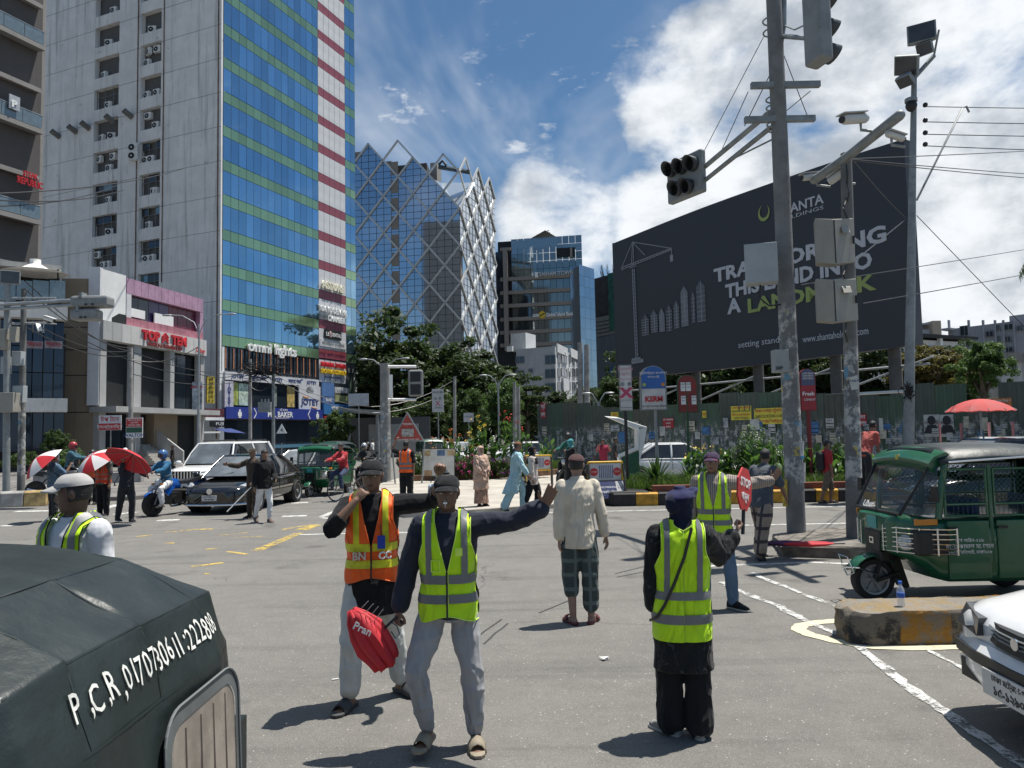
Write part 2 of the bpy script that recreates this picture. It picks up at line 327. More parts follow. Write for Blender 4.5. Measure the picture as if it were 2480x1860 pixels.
s=MB();s.prism([(2.5,Y0+.02,0),(2.35,Y0+.5,0),(2.6,Y0+1.1,0),(3.5,Y0+1.1,0),(3.5,Y0+.02,0)],(0,0,.37));s.build('kerb_nose',kb,kerb,bevel=.06)
soilbed('bed',[(3.6,Y0+.36),(34,Y0+.36),(34,Y0+3.6),(4.6,Y0+3.6),(2.8,Y0+2.2),(2.6,Y0+1.1),(3.6,Y0+1.1)],.40,'planting bed soil')
FB=[G(1000,1172,0),G(1130,1168),G(1300,1160),G(1380,1152),G(1350,1120),G(1200,1112),G(960,1120)]
FBo=[(p.x,p.y)for p in FB];solid('flower_bed',FBo,.32,soil,'flower bed of the traffic island')
s=MB();q=[Vector((*p,0))for p in FBo[:4]]
for a,b in zip(q,q[1:]):
 n=int((b-a).length/.5)
 for i in range(n):
  m0=a.lerp(b,(i+.5)/n);s.box((m0.x,m0.y-.12,.17),((b-a).length/n-.02,.2,.36),atan2(b.y-a.y,b.x-a.x))
o=s.build('bed_edging',mat('edging_brown',(.15,.08,.05),.9,var=.4,vs=6,bump=.4,bs=14),None,bevel=.02);struct(o,'weathered brown edging of the flower bed')
def rough_block(name,poly,h,mats,lab,seed,sub=.06,amp=.03,cat='median'):
 """kerb block with chipped, uneven faces: dense lofted outline with noise"""
 r=random.Random(seed);pts=[]
 P2=[Vector((*p,0))for p in poly]
 for a,b in zip(P2,P2[1:]+P2[:1]):
  n=max(1,int((b-a).length/sub))
  for i in range(n):pts.append(a.lerp(b,i/n))
 c=sum(pts,Vector())/len(pts);s=MB();rings=[];nz=[[r.gauss(0,1)for _ in pts]for _ in range(8)]
 for k,(f,ins)in enumerate(((0,0),(.2,.004),(.4,-.006),(.6,.006),(.8,.012),(.93,.02),(1.,.05),(1.0,.12))):
  ring=[]
  for i,p in enumerate(pts):
   sm=(nz[k][i]+nz[k][i-1]+nz[k][(i+1)%len(pts)])/3;d=(c-p);d=d/max(d.length,1e-6);q=p+d*(ins+sm*amp*.7*(1 if k else .3));ring.append((q.x,q.y,h*f+sm*amp*.35*(k>4)))
  rings.append(ring)
 s.loft(rings,True);o=s.build(name,mats,None,35);return struct(o,lab)
def kerbpaint(name,ang):
 m,t,b=newmat(name);c=t.nodes.new('ShaderNodeTexCoord');wv=t.nodes.new('ShaderNodeTexWave');wv.wave_profile='SIN';wv.inputs['Scale'].default_value=.36;wv.inputs['Distortion'].default_value=1.5;wv.inputs['Detail'].default_value=3
 mp=t.nodes.new('ShaderNodeMapping');mp.inputs['Rotation'].default_value=(0,0,ang);mp.inputs['Location'].default_value=(.3,0,0);t.links.new(c.outputs['Object'],mp.inputs[0]);t.links.new(mp.outputs[0],wv.inputs['Vector'])
 col=mmix(t,mrange(t,wv.outputs['Fac'],.46,.54),(.03,.03,.03),(.34,.17,.025))
 col=mmix(t,mrange(t,mnoise(t,5,9,.75),.44,.56,0,.9),col,(.22,.19,.15));geo=t.nodes.new('ShaderNodeNewGeometry');sp=t.nodes.new('ShaderNodeSeparateXYZ');t.links.new(geo.outputs['Normal'],sp.inputs[0])
 top=mrange(t,sp.outputs[2],.7,.9,0,.85);col=mmix(t,top,col,mmix(t,mrange(t,mnoise(t,5,6,.7,off=(2,2,2)),.45,.6),(.27,.245,.21),(.31,.22,.10)))
 t.links.new(col,b.inputs['Base Color']);b.inputs['Roughness'].default_value=.9;mbump(t,b,mnoise(t,16,7,.75),.9,.04);return m
rough_block('median',[(2.95,6.75),(3.1,6.66),(9,6.70),(9,7.25),(3.05,7.2),(2.93,7.0)],.29,kerbpaint('median_paint',0),'chipped black and yellow concrete median nose with rough top',3)
rough_block('median',[(4.0,11.3),(4.8,11.0),(14,11.2),(14,12.9),(5.4,13.1),(4.3,12.6)],.17,mat('broken_concrete',(.15,.135,.115),.95,var=.5,vs=4,bump=.9,bs=12,dirt=.5),'broken low concrete median at the foot of the signal poles',5,.14,.05)
lk=thing('barrier_kerb','stained yellow and grey concrete barrier beside the signal mast','barrier');a,b=G(-60,1232),G(112,1225)
d=(b-a);ang=atan2(d.y,d.x);n=3
for i in range(n):
 s=MB();s.prism([(0,0,0),(0,.04,.42),(0,.12,.47),(0,.4,.47),(0,.44,0)],(d.length/n-.015,0,0));o=s.build('concrete_block',(concrete,concrete,mat('kerb_faded',(.42,.30,.13),.85,var=.4,vs=4,bump=.4,dirt=.6))[i],lk,bevel=.02)
 p=a+d*(i/n);o.location=p;o.rotation_euler=(0,0,ang)
solid('pavement',[(-60,23.4),(-12.5,24.5),(-11.9,26.5),(-14,52),(-60,52)],.14,mat('pavement_grey',(.17,.16,.15),.9,var=.3,vs=.8,bump=.3,dirt=.5),'pavement in front of the shops')
solid('pavement',[(-30,58),(-27.6,66),(-17,91),(-9,115),(-30,120),(-60,60)],.14,concrete,'pavement along the tower')
# ================= buildings =================
def glassm(name,col,rough=.04,metal=.9,var=.25,vs=.15):
 m,t,b=newmat(name);n=mnoise(t,vs,3,.6,coord='Object');oi=t.nodes.new('ShaderNodeObjectInfo')
 f=mth('ADD',mth('MULTIPLY',oi.outputs['Random'],.7,ntree=t),mth('MULTIPLY',n,.3,ntree=t),ntree=t)
 t.links.new(mmix(t,f,tuple(q*(1-var)for q in col),tuple(min(1,q*(1+var))for q in col)),b.inputs['Base Color'])
 b.inputs['Roughness'].default_value=rough;b.inputs['Metallic'].default_value=metal
 mbump(t,b,mnoise(t,.5,2,.5),.06,.05);return m
def stained(name,col,streak=.5,rust=.25,grid=None):
 m,t,b=newmat(name);n=mrange(t,mnoise(t,.5,8,.7),.35,.7);c=mmix(t,n,tuple(q*.86 for q in col),col)
 st=mrange(t,mnoise(t,1.,7,.7,(1.6,1.6,.08)),.50,.72,0,streak);c=mmix(t,st,c,tuple(q*.42 for q in col))
 bl=mrange(t,mnoise(t,.8,10,.75,off=(4,1,9)),.60,.68,0,streak*.9);c=mmix(t,bl,c,tuple(q*.33 for q in col))
 ru=mrange(t,mnoise(t,.45,9,.75,(1.5,1.5,.35),off=(7,7,2)),.60,.74,0,rust*1.6);c=mmix(t,ru,c,(.20,.11,.05))
 t.links.new(c,b.inputs['Base Color']);b.inputs['Roughness'].default_value=.9;mbump(t,b,mnoise(t,6,6,.7),.2,.03);return m
def fmat(F):return Matrix.Translation((F.A.x,F.A.y,0))@Matrix.Rotation(atan2(F.e.y,F.e.x),4,'Z')
def sub_empty(F,name,of):
 o=bpy.data.objects.new(name,None);COL.objects.link(o);o.parent=of.o;o.matrix_local=fmat(of).inverted()@fmat(F);return o
def wprism(F,poly,z0,z1,m,name):
 M_=fmat(F).inverted();q=MB();q.prism([M_@Vector((p[0],p[1],z0))for p in poly],(0,0,z1-z0));return q.build(name,m,F.o)
class Face:
 def __init__(s,A,B,parent=None,name=None,label=None,cat='building',group=None,of=None):
  s.A=Vector((A[0],A[1]));s.e=Vector((B[0]-A[0],B[1]-A[1]));s.L=s.e.length;s.e/=s.L
  s.o=parent if parent is not None else sub_empty(s,name,of)if of is not None else thing(name,label,cat,(A[0],A[1],0),atan2(s.e.y,s.e.x),group)
 def uv(s,px,py):
  d=ray(px,py);e=s.e;A=s.A;det=d.x*(-e.y)+d.y*e.x;t=(A.x*(-e.y)+A.y*e.x)/det;sx=(d.x*A.y-d.y*A.x)/det
  return sx,CAMZ+d.z*t
 def rc(s,x0,y0,x1,y1):
  a=s.uv(x0,(y0+y1)/2)[0];b=s.uv(x1,(y0+y1)/2)[0];xm=(x0+x1)/2
  return a,b,s.uv(xm,y1)[1],s.uv(xm,y0)[1]
 def part(s,name,r,m,y0=-.05,y1=.05,bev=0,parent=None,world=False):
  a,b,z0,z1=r if world else s.rc(*r)
  q=MB();q.b2((a,y0,z0),(b,y1,z1));return q.build(name,m,parent or s.o,bevel=bev)
 def text(s,st,r,m,y=-.1,ext=.03,bold=.0,parent=None,name='lettering',fit=True):
  a,b,z0,z1=s.rc(*r);h=z1-z0
  o=txt(st,h*1.25,m,parent or s.o,((a+b)/2,y,(z0+z1)/2),name=name,ext=ext,bold=bold);w=o.dimensions.x or 1
  bb=[v.co.x for v in o.data.vertices];w=(max(bb)-min(bb))if bb else 1
  if fit:o.matrix_local=Matrix.Translation(((a+b)/2,y,(z0+z1)/2))@RX.to_4x4()@Matrix.Diagonal(((b-a)/w,1,1,1))
  return o
PANE_B=glassm('blue_glass',(.25,.44,.62));PANE_G=glassm('green_glass',(.30,.45,.26),.12,.7,.18);PANE_D=glassm('dark_glass',(.05,.065,.085),.06,.5,.4)
CLAD_W=mat('white_cladding',(.62,.62,.63),.5,var=.08,vs=.6,dirt=.15);CLAD_R=mat('red_cladding',(.25,.055,.085),.5,var=.1,vs=.6)
WALLW=stained('stained_white_wall',(.86,.86,.84),.75,.4)
e1=Vector((.383,.924));e2=Vector((-.924,.383));C0=Vector((-28.2,72.))
F=Face(C0,C0+e1*22.7,None,'office_tower','tall office tower with blue and green striped glass and stained white side wall','building');T=F.o
H=61.;CWD=22.7/21
s=MB();s.b2((.35,.12,0),(22.6,27,H));s.build('core',mat('core_grey',(.12,.12,.12),.9),T)
base={}
def pane(kind,i,z,h,m,name):
 key=(kind,round(h,2))
 if key not in base:
  q=MB();q.box((0,0,0),(CWD-.05,.06,h-.05));base[key]=q.build(name,m,T);o=base[key]
 else:o=inst(base[key],T)
 o.location=((i+.5)*CWD,0,z+h/2);o.rotation_euler=(random.gauss(0,.004),0,random.gauss(0,.004));return o
for k in range(14):
 z=11.05+3.5*k
 for i in range(21):
  if 14<=i<19:
   pane('r',i,z+.15,1.05,CLAD_R,'cladding_panel');pane('w',i,z+1.2,2.45,CLAD_W,'cladding_panel')
  else:
   pane('g',i,z,1.1,PANE_G,'spandrel_panel');pane('b',i,z+1.1,2.4,PANE_B,'glass_pane')
s=MB();mull=mat('mullion_dark',(.03,.035,.04),.5)
for i in range(22):s.b2((i*CWD-.025,-.02,8.6),(i*CWD+.025,.11,H))
for k in range(15):s.b2((0,-.015,11.05+3.5*k-.02),(22.7,.112,11.05+3.5*k+.02))
o=s.build('mullion_grid',mull,T);o['kind']='stuff'
F.part('shop_glazing',(0.05,15.0,8.7,11.0),PANE_D,.1,.2,world=True)
for i in range(14):
 F.part('light_tube',(i*1.08+.5,i*1.08+.58,8.9,10.9),mat('neon_orange',(.7,.3,.15),.5),0,.08,world=True)
F.part('fascia',F.rc(541,900,768,920)[:2]+(7.75,8.55),CLAD_W,-.25,.1,world=True)
F.part('display_window',(.2,15.0,5.2,7.7),PANE_D,.05,.12,world=True)
for i,(a,b,m)in enumerate(((.9,2.2,(.35,.40,.10)),(2.3,3.6,(.45,.55,.45)),(9.6,10.8,(.5,.36,.12)),(7.2,7.9,(.25,.3,.25)))):F.part('poster_panel',(a,b,5.3,7.5),mat('poster_%d'%i,m,.5,var=.5,vs=2),-.02,.04,world=True)
F.part('sign_panel',(0.0,1.15,5.0,7.6),mat('lilac_sign',(.5,.48,.55),.6),-.4,-.2,world=True)
for i,ch in enumerate('JOTEY'):txt(ch,.55,letter_n,T,(.57,-.42,7.25-.47*i),ext=.01,bold=.03)
o=F.part('sign_panel',(11.3,15.1,4.95,7.75),CLAD_W,-.25,-.1,world=True);txt('JOTEY',.95,letter_n,T,(13.2,-.27,5.9),bold=.03,sx=1.15)
q=MB()
for k in range(9):a=rad(20+17.5*k);q.box((13.2+.45*cos(a),-.27,7.0+.45*sin(a)),(.6,.02,.07),R=Matrix.Rotation(-a,3,'Y'))
q.build('palm_emblem',gsteel,T)
q=MB();q.tube([(11.9+.5*k,-.28,6.55-.12*sin(k*1.2))for k in range(3)],.05,6);q.tube([(13.4+.5*k,-.28,5.35-.1*sin(k*1.))for k in range(3)],.05,6);q.build('swoosh',mat('orange_swoosh',(.6,.2,.04),.5),T)
for i,st in enumerate(('JOTEY','জ্যোতি','JOTEY','জ্যোতি','JOTEY')):txt(st,.52,letter_n,T,(1.9+2.9*i,-.27,8.15),bold=.02,sx=1.2)
bs=F.part('shop_sign',(.1,15.2,3.95,5.1),mat('navy_sign',(.03,.05,.26),.4,var=.05),-.5,0,world=True)
txt('MR. BAKER',.82,letter_w,T,(7.9,-.52,4.42),bold=.02);txt('মিঃ বেকার',.3,letter_w,T,(8.4,-.52,4.92));txt('CAKE & PASTRY SHOP LTD.',.17,letter_w,T,(8.2,-.52,4.06))
for xx in(1.9,14.2):
 q=MB();q.box((xx,-.52,4.4),(.5,.03,.42));q.box((xx,-.52,4.74),(.22,.03,.24));q.box((xx,-.52,4.1),(.34,.03,.14));q.build('baker_emblem',letter_w,T)
for xx,sg in((4.1,1),(12.7,-1)):
 q=MB()
 for dz in(1,-1):q.box((xx,-.52,4.5+dz*.24),(.09,.03,.62),R=Matrix.Rotation(sg*dz*-.6,3,'Y'))
 q.build('chevron',letter_w,T)
for i in range(8):F.part('shop_window',(.3+i*1.85,2.05+i*1.85,.25,3.8),PANE_D,.05,.12,world=True)
F.part('plinth',(0,22.5,0,.25),concrete,-.3,.1,world=True);F.part('shop_band',(0,15.2,.9,1.25),mat('teal_band',(.06,.16,.25),.5),-.02,.05,world=True)
txt('ASSURE',1.25,mat('cream_letters',(.8,.76,.6),.4,var=0),T,(17.6,-.25,19.85),ext=.12,bold=.03,sx=1.05)
txt('TOKYO DENTAL',.95,letter_w,T,(17.7,-.2,17.0),ext=.08,bold=.03,sx=.8);txt('CHAMBER',.95,letter_w,T,(18.3,-.2,16.0),ext=.08,bold=.03,sx=.8);txt('টোকিও',.6,gsteel,T,(16.0,-.2,16.1),ext=.05)
F.part('sign_panel',(16.1,19.3,13.6,14.7),black,-.22,-.05,world=True);txt('LB',.62,letter_w,T,(16.55,-.24,14.1),bold=.02);txt('DENTAL',.62,letter_w,T,(18.2,-.24,14.1),bold=.02,sx=.85)
q=MB();q.sph((17.05,-.27,14.25),(.2,.05,.26));q.box((16.95,-.27,13.9),(.1,.05,.3));q.box((17.17,-.27,13.9),(.1,.05,.3));q.build('tooth_emblem',mat('pink_enamel',(.6,.35,.35),.4),T)
F.part('sign_panel',(15.3,20.4,12.6,13.45),CLAD_W,-.12,-.03,world=True);txt('জেনারেল ডেন্টাল',.6,gsteel,T,(17.8,-.15,13.0));txt('মেট্রোপলিটন মেডিকেল',.62,mat('maroon_letters',(.3,.06,.06),.5),T,(17.8,-.12,12.0),sx=.8)
txt('NAVANA TOWER',.72,letter_r,T,(17.8,-.15,10.45),bold=.03,sx=.85,ext=.08);txt('SHOPPING COMPLEX',.72,letter_y,T,(17.8,-.15,9.65),bold=.03,sx=.72,ext=.08);txt('45 GULSHAN AVENUE',.34,letter_n,T,(17.8,-.1,9.0),bold=.02)
F.part('cladding_base',(15.15,20.5,8.4,11.05),CLAD_W,.0,.1,world=True)
sg=[((15.3,17.6,6.7,8.3),(.10,.2,.42),''),((17.7,20.6,7.2,7.9),(.5,.5,.5),'ব্যাংক এশিয়া'),((17.7,20.6,6.1,6.9),(.32,.34,.16),''),((15.3,17.5,5.9,6.6),(.12,.2,.4),'BANK'),((15.4,20.5,4.6,5.85),(.04,.17,.40),'খাজানা'),((15.4,20.7,3.6,4.4),(.36,.03,.04),'ও তাঁত ঘর  TANT GHAR'),((15.4,20.3,2.3,3.4),(.05,.24,.36),'আলমাস ALMAS')]
for i,(r,c,st)in enumerate(sg):
 F.part('shop_sign',r,mat('shop_sign_%d'%i,c,.5,var=.1,vs=2),-.35-.04*i,-.2,world=True)
 if st:txt(st,(r[3]-r[2])*.72,letter_w,T,((r[0]+r[1])/2,-.37-.04*i,(r[2]+r[3])/2),sx=.85 if len(st)<10 else .7,bold=.015)
F.part('billboard_panel',(20.7,22.7,6.9,9.8),mat('mod_board',(.08,.11,.09),.5,var=.5,vs=.8),-.2,-.1,world=True)
for i,ch in enumerate('MOD'):txt(ch,.75,letter_w,T,(22.2,-.22,7.8+.62*i),R=RX@Matrix.Rotation(pi/2,3,'Z'),bold=.02)
F.part('dark_front',(15.2,22.6,.25,2.2),dark,.0,.08,world=True)
q=MB()
for i,ch in enumerate((0,)):pass
txt('omni lights',1.5,letter_w,T,(7.1,-.22,11.35),ext=.1,bold=.025,sx=1.15)
wy=[0,8.1,11.05,14.2,17.9,27]
q=MB()
for a,b in((0,8.1),(11.05,14.2),(17.9,27)):q.b2((-.25,a,0),(.35,b,H))
for a,b in((8.1,11.05),(14.2,17.9)):
 z=0
 for k in range(11):
  zb=16.9+3.5*k
  q.b2((-.22,a,z),(.35,b,zb));z=zb+2.25
q.build('side_wall',WALLW,T)
q=MB()
for k in range(13):
 for a,b in((0,8.1),(11.05,14.2),(17.9,27)):q.b2((-.262,a+.01,15.4+3.5*k),(-.24,b-.01,15.43+3.5*k))
o=q.build('joint_line',mat('joint_dark',(.10,.095,.09),.9),T);o['kind']='stuff'
q=MB();q.tube([(-.3,.35,2),(-.3,.35,H)],.06,6);q.tube([(-.3,7.7,18),(-.3,7.7,H)],.05,6);q.tube([(-.3,11.4,18),(-.3,11.4,H)],.05,6);q.build('drain_pipe',mat('rusty_pipe',(.16,.10,.07),.8,var=.4,vs=1),T,60)
acm=mat('ac_white',(.75,.75,.72),.5,var=.15,vs=3);fr=mat('window_frame',(.20,.21,.21),.5,.2)
acb=None;rr=random.Random(4)
def ac_unit(parent,loc,rz=0,sc=1.):
 global acb
 if acb is None:
  q=MB();q.box((0,0,.38),(.34,.85,.72));q.m=1;q.cyl((-.175,.12,.38),(-.185,.12,.38),.27,14);q.m=2;q.cyl((-.187,.12,.38),(-.195,.12,.38),.08,8)
  acb=q.build('air_conditioner',[acm,black,acm],parent,bevel=.01);o=acb
 else:o=inst(acb,parent)
 o.location=loc;o.rotation_euler=(0,0,rz);o.scale=(sc,)*3
for k in range(11):
 zb=16.9+3.5*k
 for c,(a,b)in enumerate(((8.1,11.05),(14.2,17.9))):
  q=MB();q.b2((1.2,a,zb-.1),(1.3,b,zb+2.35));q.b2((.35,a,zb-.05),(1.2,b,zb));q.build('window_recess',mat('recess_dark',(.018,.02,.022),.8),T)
  style=rr.random()
  if style<.55 or k<4:
   q=MB();n=3
   for i in range(n+1):q.b2((.12,a+(b-a)*i/n-.03,zb),(.18,a+(b-a)*i/n+.03,zb+2.25))
   q.b2((.12,a,zb+1.4),(.18,b,zb+1.45));w_=q.build('window_frame',fr,T)
   for i in range(n):
    if rr.random()<.6:q=MB();q.b2((.14,a+(b-a)*i/n+.04,zb+1.47),(.155,a+(b-a)*(i+1)/n-.04,zb+2.2));q.build('pane',PANE_D if rr.random()<.5 else glassm('bluegrey_pane',(.16,.26,.32),.1,.4),w_)
  for i in range(rr.choice((1,2,3))):
   ac_unit(T,(.12,a+.55+rr.random()*(b-a-1.1),zb+rr.choice((0,0,0,1.2))),rr.gauss(0,.25))
ac_unit(T,(-.55,11.5,31.2),.3,1.25);ac_unit(T,(-.55,11.5,32.1),.3,1.25)
for i,y in enumerate((12.2,14.9,18.6,20.6,23.3)):q=MB();q.tube([(-.2,y,36.1-.05*i),(-1.0,y+.3,36.6-.05*i)],.3,12);q.m=1;q.cyl((-1.0,y+.3,36.6-.05*i),(-1.03,y+.31,36.62-.05*i),.31,12);q.build('exhaust_duct',[mat('duct_grey',(.16,.16,.15),.7),black],T,40)
K=Vector((-9.9,148.));LD=Vector((-1.,.207)).normalized();RD=Vector((.349,.937));HW,HH,ZC=3.25,3.83,47.7
GF=Face(K+LD*36,K,None,'glass_tower','glass tower wrapped in a slanted diamond lattice with a jagged crown','building');GT=GF.o;GL=36.
FR=Face(K,K+RD*19.4,None,'right_facade',of=GF)
def toL(sv):return GL-sv
DG=glassm('tower_glass',(.46,.53,.62),.05,.95,.14,.08);DG2=glassm('tower_glass_side',(.55,.60,.66),.06,.95,.12,.08);BEAM=mat('aluminium_beam',(.55,.55,.53),.38,.3,.08);BRN=mat('brown_panel',(.24,.21,.18),.7,var=.15)
def clip_poly(poly,lo,hi):
 def cl(P_,ax,v,sg):
  out=[]
  for a,b in zip(P_,P_[1:]+P_[:1]):
   da,db=sg*(a[ax]-v),sg*(b[ax]-v)
   if da>=0:out.append(a)
   if(da>0>db)or(da<0<db):t=da/(da-db);out.append((a[0]+(b[0]-a[0])*t,a[1]+(b[1]-a[1])*t))
  return out
 for ax,v,sg in((0,lo[0],1),(0,hi[0],-1),(1,lo[1],1),(1,hi[1],-1)):
  poly=cl(poly,ax,v,sg)
  if len(poly)<3:return None
 return poly
def diag_face(parent,Lf,smap,mg,right):
 okd=[];km=lambda i:(2+i%2)if right else(2,3,2,3)[i]if i<4 else 4-i%2
 for i in range(0,int(Lf/HW)+2):
  for k in range(-13,5):
   if(i+k)%2==0:continue
   sc,zc=i*HW,ZC+k*HH
   if(k>0 and i<=k)or k+1>km(i):continue
   if(right and i==0 and k in(-3,-7))or(not right and i==4 and k==3):continue
   poly=clip_poly([(sc-HW,zc),(sc,zc-HH),(sc+HW,zc),(sc,zc+HH)],(0,4.),(Lf,70))
   if not poly:continue
   q=MB();q.prism([(smap(a),0,b)for a,b in poly],(0,.08,0));q.build('glass_pane',mg,parent);okd.append((sc,zc,poly))
 g2=MB()
 for sc,zc,poly in okd:
  for j in range(-2,3):
   z=zc+j*HH*.36;w_=HW*(1-abs(z-zc)/HH);a,b=max(0,sc-w_),min(Lf,sc+w_)
   if b>a and z>4:x0,x1=sorted((smap(a),smap(b)));g2.b2((x0,-.05,z-.035),(x1,-.01,z+.035))
  for j in(-1,0,1):
   sx=sc+j*HW*.5;h_=HH*(1-abs(sx-sc)/HW)
   if 0<=sx<=Lf and zc-h_>4:g2.b2((smap(sx)-.035,-.05,zc-h_),(smap(sx)+.035,-.012,zc+h_))
 o=g2.build('mullion_grid',mull,parent);o['kind']='stuff'
 segs=set()
 for i in range(0,int(Lf/HW)+1):
  for k in range(-12,5):
   if(i+k)%2:continue
   for d in(1,-1):
    s0,z0,s1,z1=i*HW,ZC+k*HH,(i+1)*HW,ZC+(k+d)*HH
    if s1>Lf+.3 or min(z0,z1)<4:continue
    if k>km(i)or k+d>km(i+1):continue
    segs.add((s0,z0,s1,z1))
 done={}
 for s0,z0,s1,z1 in sorted(segs):
  dn=1 if z1>z0 else-1;key=(dn,round(z0-dn*HH*s0/HW,1));done.setdefault(key,[]).append((s0,z0,s1,z1))
 for key,ss in done.items():
  runs=[[ss[0]]]
  for sg in ss[1:]:
   if abs(sg[0]-runs[-1][-1][2])<.1:runs[-1].append(sg)
   else:runs.append([sg])
  for rn in runs:
   a=Vector((smap(rn[0][0]),-.12,rn[0][1]));b=Vector((smap(rn[-1][2]),-.12,rn[-1][3]));c=(a+b)/2;d=b-a
   q=MB();q.box(c,(d.length+.2,.32,.36),R=Matrix.Rotation(-atan2(d.z,d.x),3,'Y'));q.build('beam',BEAM,parent)
diag_face(GT,GL,toL,DG,False);diag_face(FR.o,19.4,lambda q:q,DG2,True)
for k in range(-11,3):
 if True:q=MB();z=ZC+k*HH;q.b2((toL(14.6),-.06,z+.5),(toL(13.0),-.055,z+3.3));q.build('brown_panel',BRN,GT)
q=MB();q.prism([(toL(.6),.6,4),(toL(34),.6,4),(toL(34),18,4),(toL(6),18,4)],(0,0,43));q.prism([(toL(7),.6,47),(toL(34),.6,47),(toL(34),17,47),(toL(10),17,47)],(0,0,11));q.build('core',mat('core_brown',(.07,.065,.06),.8),GT)
q=MB();q.add([(toL(0.3),.2,ZC-.2),(toL(7),.4,ZC+7.4),(toL(6.),8,ZC+8.4),(toL(-2.2),6.2,ZC+7.2)],[(0,1,2,3)]);q.build('terrace_glass',glassm('terrace_glass',(.55,.62,.68),.1,.6),GT)
rcn=stained('roof_concrete',(.33,.31,.28),.5,.2)
for a_,b_ in(((22,3,58),(34,12,62.8)),((19,4,58),(16,9,60.5)),((24,2.,62.8),(35,12,63.2)),((8,6,56),(6.5,9,60))):q=MB();q.b2((toL(a_[0]),*a_[1:]),(toL(b_[0]),*b_[1:]));q.build('roof_housing',rcn,GT)
q=MB();q.tube([(toL(5.5),4,58.2),(toL(-1),5,56.8)],.5,8);q.tube([(toL(5.5),3.9,58.6),(toL(4.6),3.9,59.4),(toL(3.8),3.9,58.4)],.3,6);q.build('roof_sign',mat('dark_sign',(.05,.07,.09),.5),GT)
q=MB();q.box((.9,.5,36.2),(1.6,.5,6.));q.box((.9,.5,21),(1.6,.5,6.));q.build('recess_lining',BRN,FR.o)
F2=Face(P(1196,900,196).xy,P(1412,900,192).xy,None,'bank_tower','grey glass office block with stone bands and a roof garden','building');B2=F2.o
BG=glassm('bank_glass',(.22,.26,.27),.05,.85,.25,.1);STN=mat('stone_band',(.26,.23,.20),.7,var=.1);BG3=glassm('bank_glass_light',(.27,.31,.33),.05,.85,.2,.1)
q=MB();q.b2((0,1,0),(F2.L-.4,18,47));q.build('core',dark,B2)
rows=[(1238,600,1410,668)]+[(1238,y,1410,y+28)for y in(676,708,741,773,805,836)]
a0,b0,_,_=F2.rc(1238,600,1410,668)
ncol=11
for r in rows:
 _,_,z0,z1=F2.rc(*r)
 if r[1]==600:
  for j in range(5):
   for i in range(ncol):
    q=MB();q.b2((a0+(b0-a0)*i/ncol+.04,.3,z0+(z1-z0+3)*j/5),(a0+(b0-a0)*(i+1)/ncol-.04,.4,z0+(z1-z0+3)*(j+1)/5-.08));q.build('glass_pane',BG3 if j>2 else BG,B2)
 else:
  for i in range(ncol):q=MB();q.b2((a0+(b0-a0)*i/ncol+.04,.3,z0),(a0+(b0-a0)*(i+1)/ncol-.04,.4,z1));q.build('glass_pane',BG,B2)
for y in(668,701,733,766,798,829):F2.part('stone_band',(1212,y,1398,y+8.5),STN,-.35,.35)
F2.part('pillar',(1221,601,1231,850),STN,-.8,.3);F2.part('pillar',(1212,601,1238,608),STN,-.7,.3)
for y in(610,675,708,741,774,806):F2.part('side_glass',(1198,y,1220,y+(60 if y==610 else 27)),PANE_D,.1,.2)
F2.part('terrace_recess',(1348,600,1392,622),dark,-.1,.29);F2.part('terrace_post',(1381,600,1386,624),STN,-.4,.0)
F2.part('parapet_glass',(1238,580,1350,600),BG3,.25,.3);F2.part('parapet_glass',(1352,586,1402,600),BG3,2,2.1)
o=F2.text('SAIHAM TOWER',(1306,658,1394,669),mat('sign_grey',(.55,.55,.53),.5),-.6,.1,.02);F2.part('sign_emblem',(1296,660,1304,673),letter_w,-.6,-.5)
F2.text('Global Islami Bank',(1322,757,1390,767),letter_w,-.5,.05,.03);F2.text('GIB',(1290,761,1306,769),letter_w,-.5,.05,.04)
a,b,z0,z1=F2.rc(1307,753,1321,773);cx,cz,rd=(a+b)/2,(z0+z1)/2,(z1-z0)/2
q=MB();q.prism([(cx+rd*sin(pi/3*k)*.92,-.6,cz+rd*cos(pi/3*k))for k in range(6)],(0,.1,0));q.m=1;q.box((cx,-.62,cz),(rd*1.5,.03,rd*.22),R=Matrix.Rotation(-.5,3,'Y'));q.build('hexagon_emblem',[mat('gold_sign',(.62,.42,.03),.5),black],B2)
_,_,zt,_=F2.rc(1240,590,1340,595)
q=MB();a,b,_,_=F2.rc(1200,560,1260,580);q.b2((a,3,46),(b,12,zt+2.4));q.build('roof_housing',dark,B2)
a,b,_,z1=F2.rc(1270,552,1345,575);q=MB()
for i in range(5):q.tube([(a+2,3+i*2,zt),(a+3,3+i*2,z1-1),(b-2,3+i*2,z1)],.12,5)
q.add([(a,2.5,z1-2.6),(b-3,2.5,z1),(b,13,z1),(a+3,13,z1-2.6)],[(0,1,2,3)]);q.build('pergola',mat('pergola_grey',(.22,.22,.21),.7),B2)
F3=Face(P(1409,900,190).xy,P(1446,900,196).xy,None,'glass_block','narrow pale blue glass block beside the bank tower','building')
gb=glassm('pale_glass',(.30,.38,.46),.06,.9,.1,.1)
for j in range(14):
 for i in range(3):_,_,z0,z1=F3.rc(1410,648+j*25,1445,648+j*25+24);q=MB();q.b2((F3.L*i/3+.03,0,z0),(F3.L*(i+1)/3-.03,.1,z1));q.build('glass_pane',gb,F3.o)
q=MB();q.b2((.4,.12,0),(F3.L,3,F3.rc(1410,648,1445,700)[3]-.2));q.build('core',gb,F3.o);a,b,z0,z1=F2.rc(1400,590,1423,660)
F4=Face(P(1440,900,215).xy,P(1510,900,205).xy,None,'netted_building','unfinished building wrapped in green netting with rebar on its roof','building')
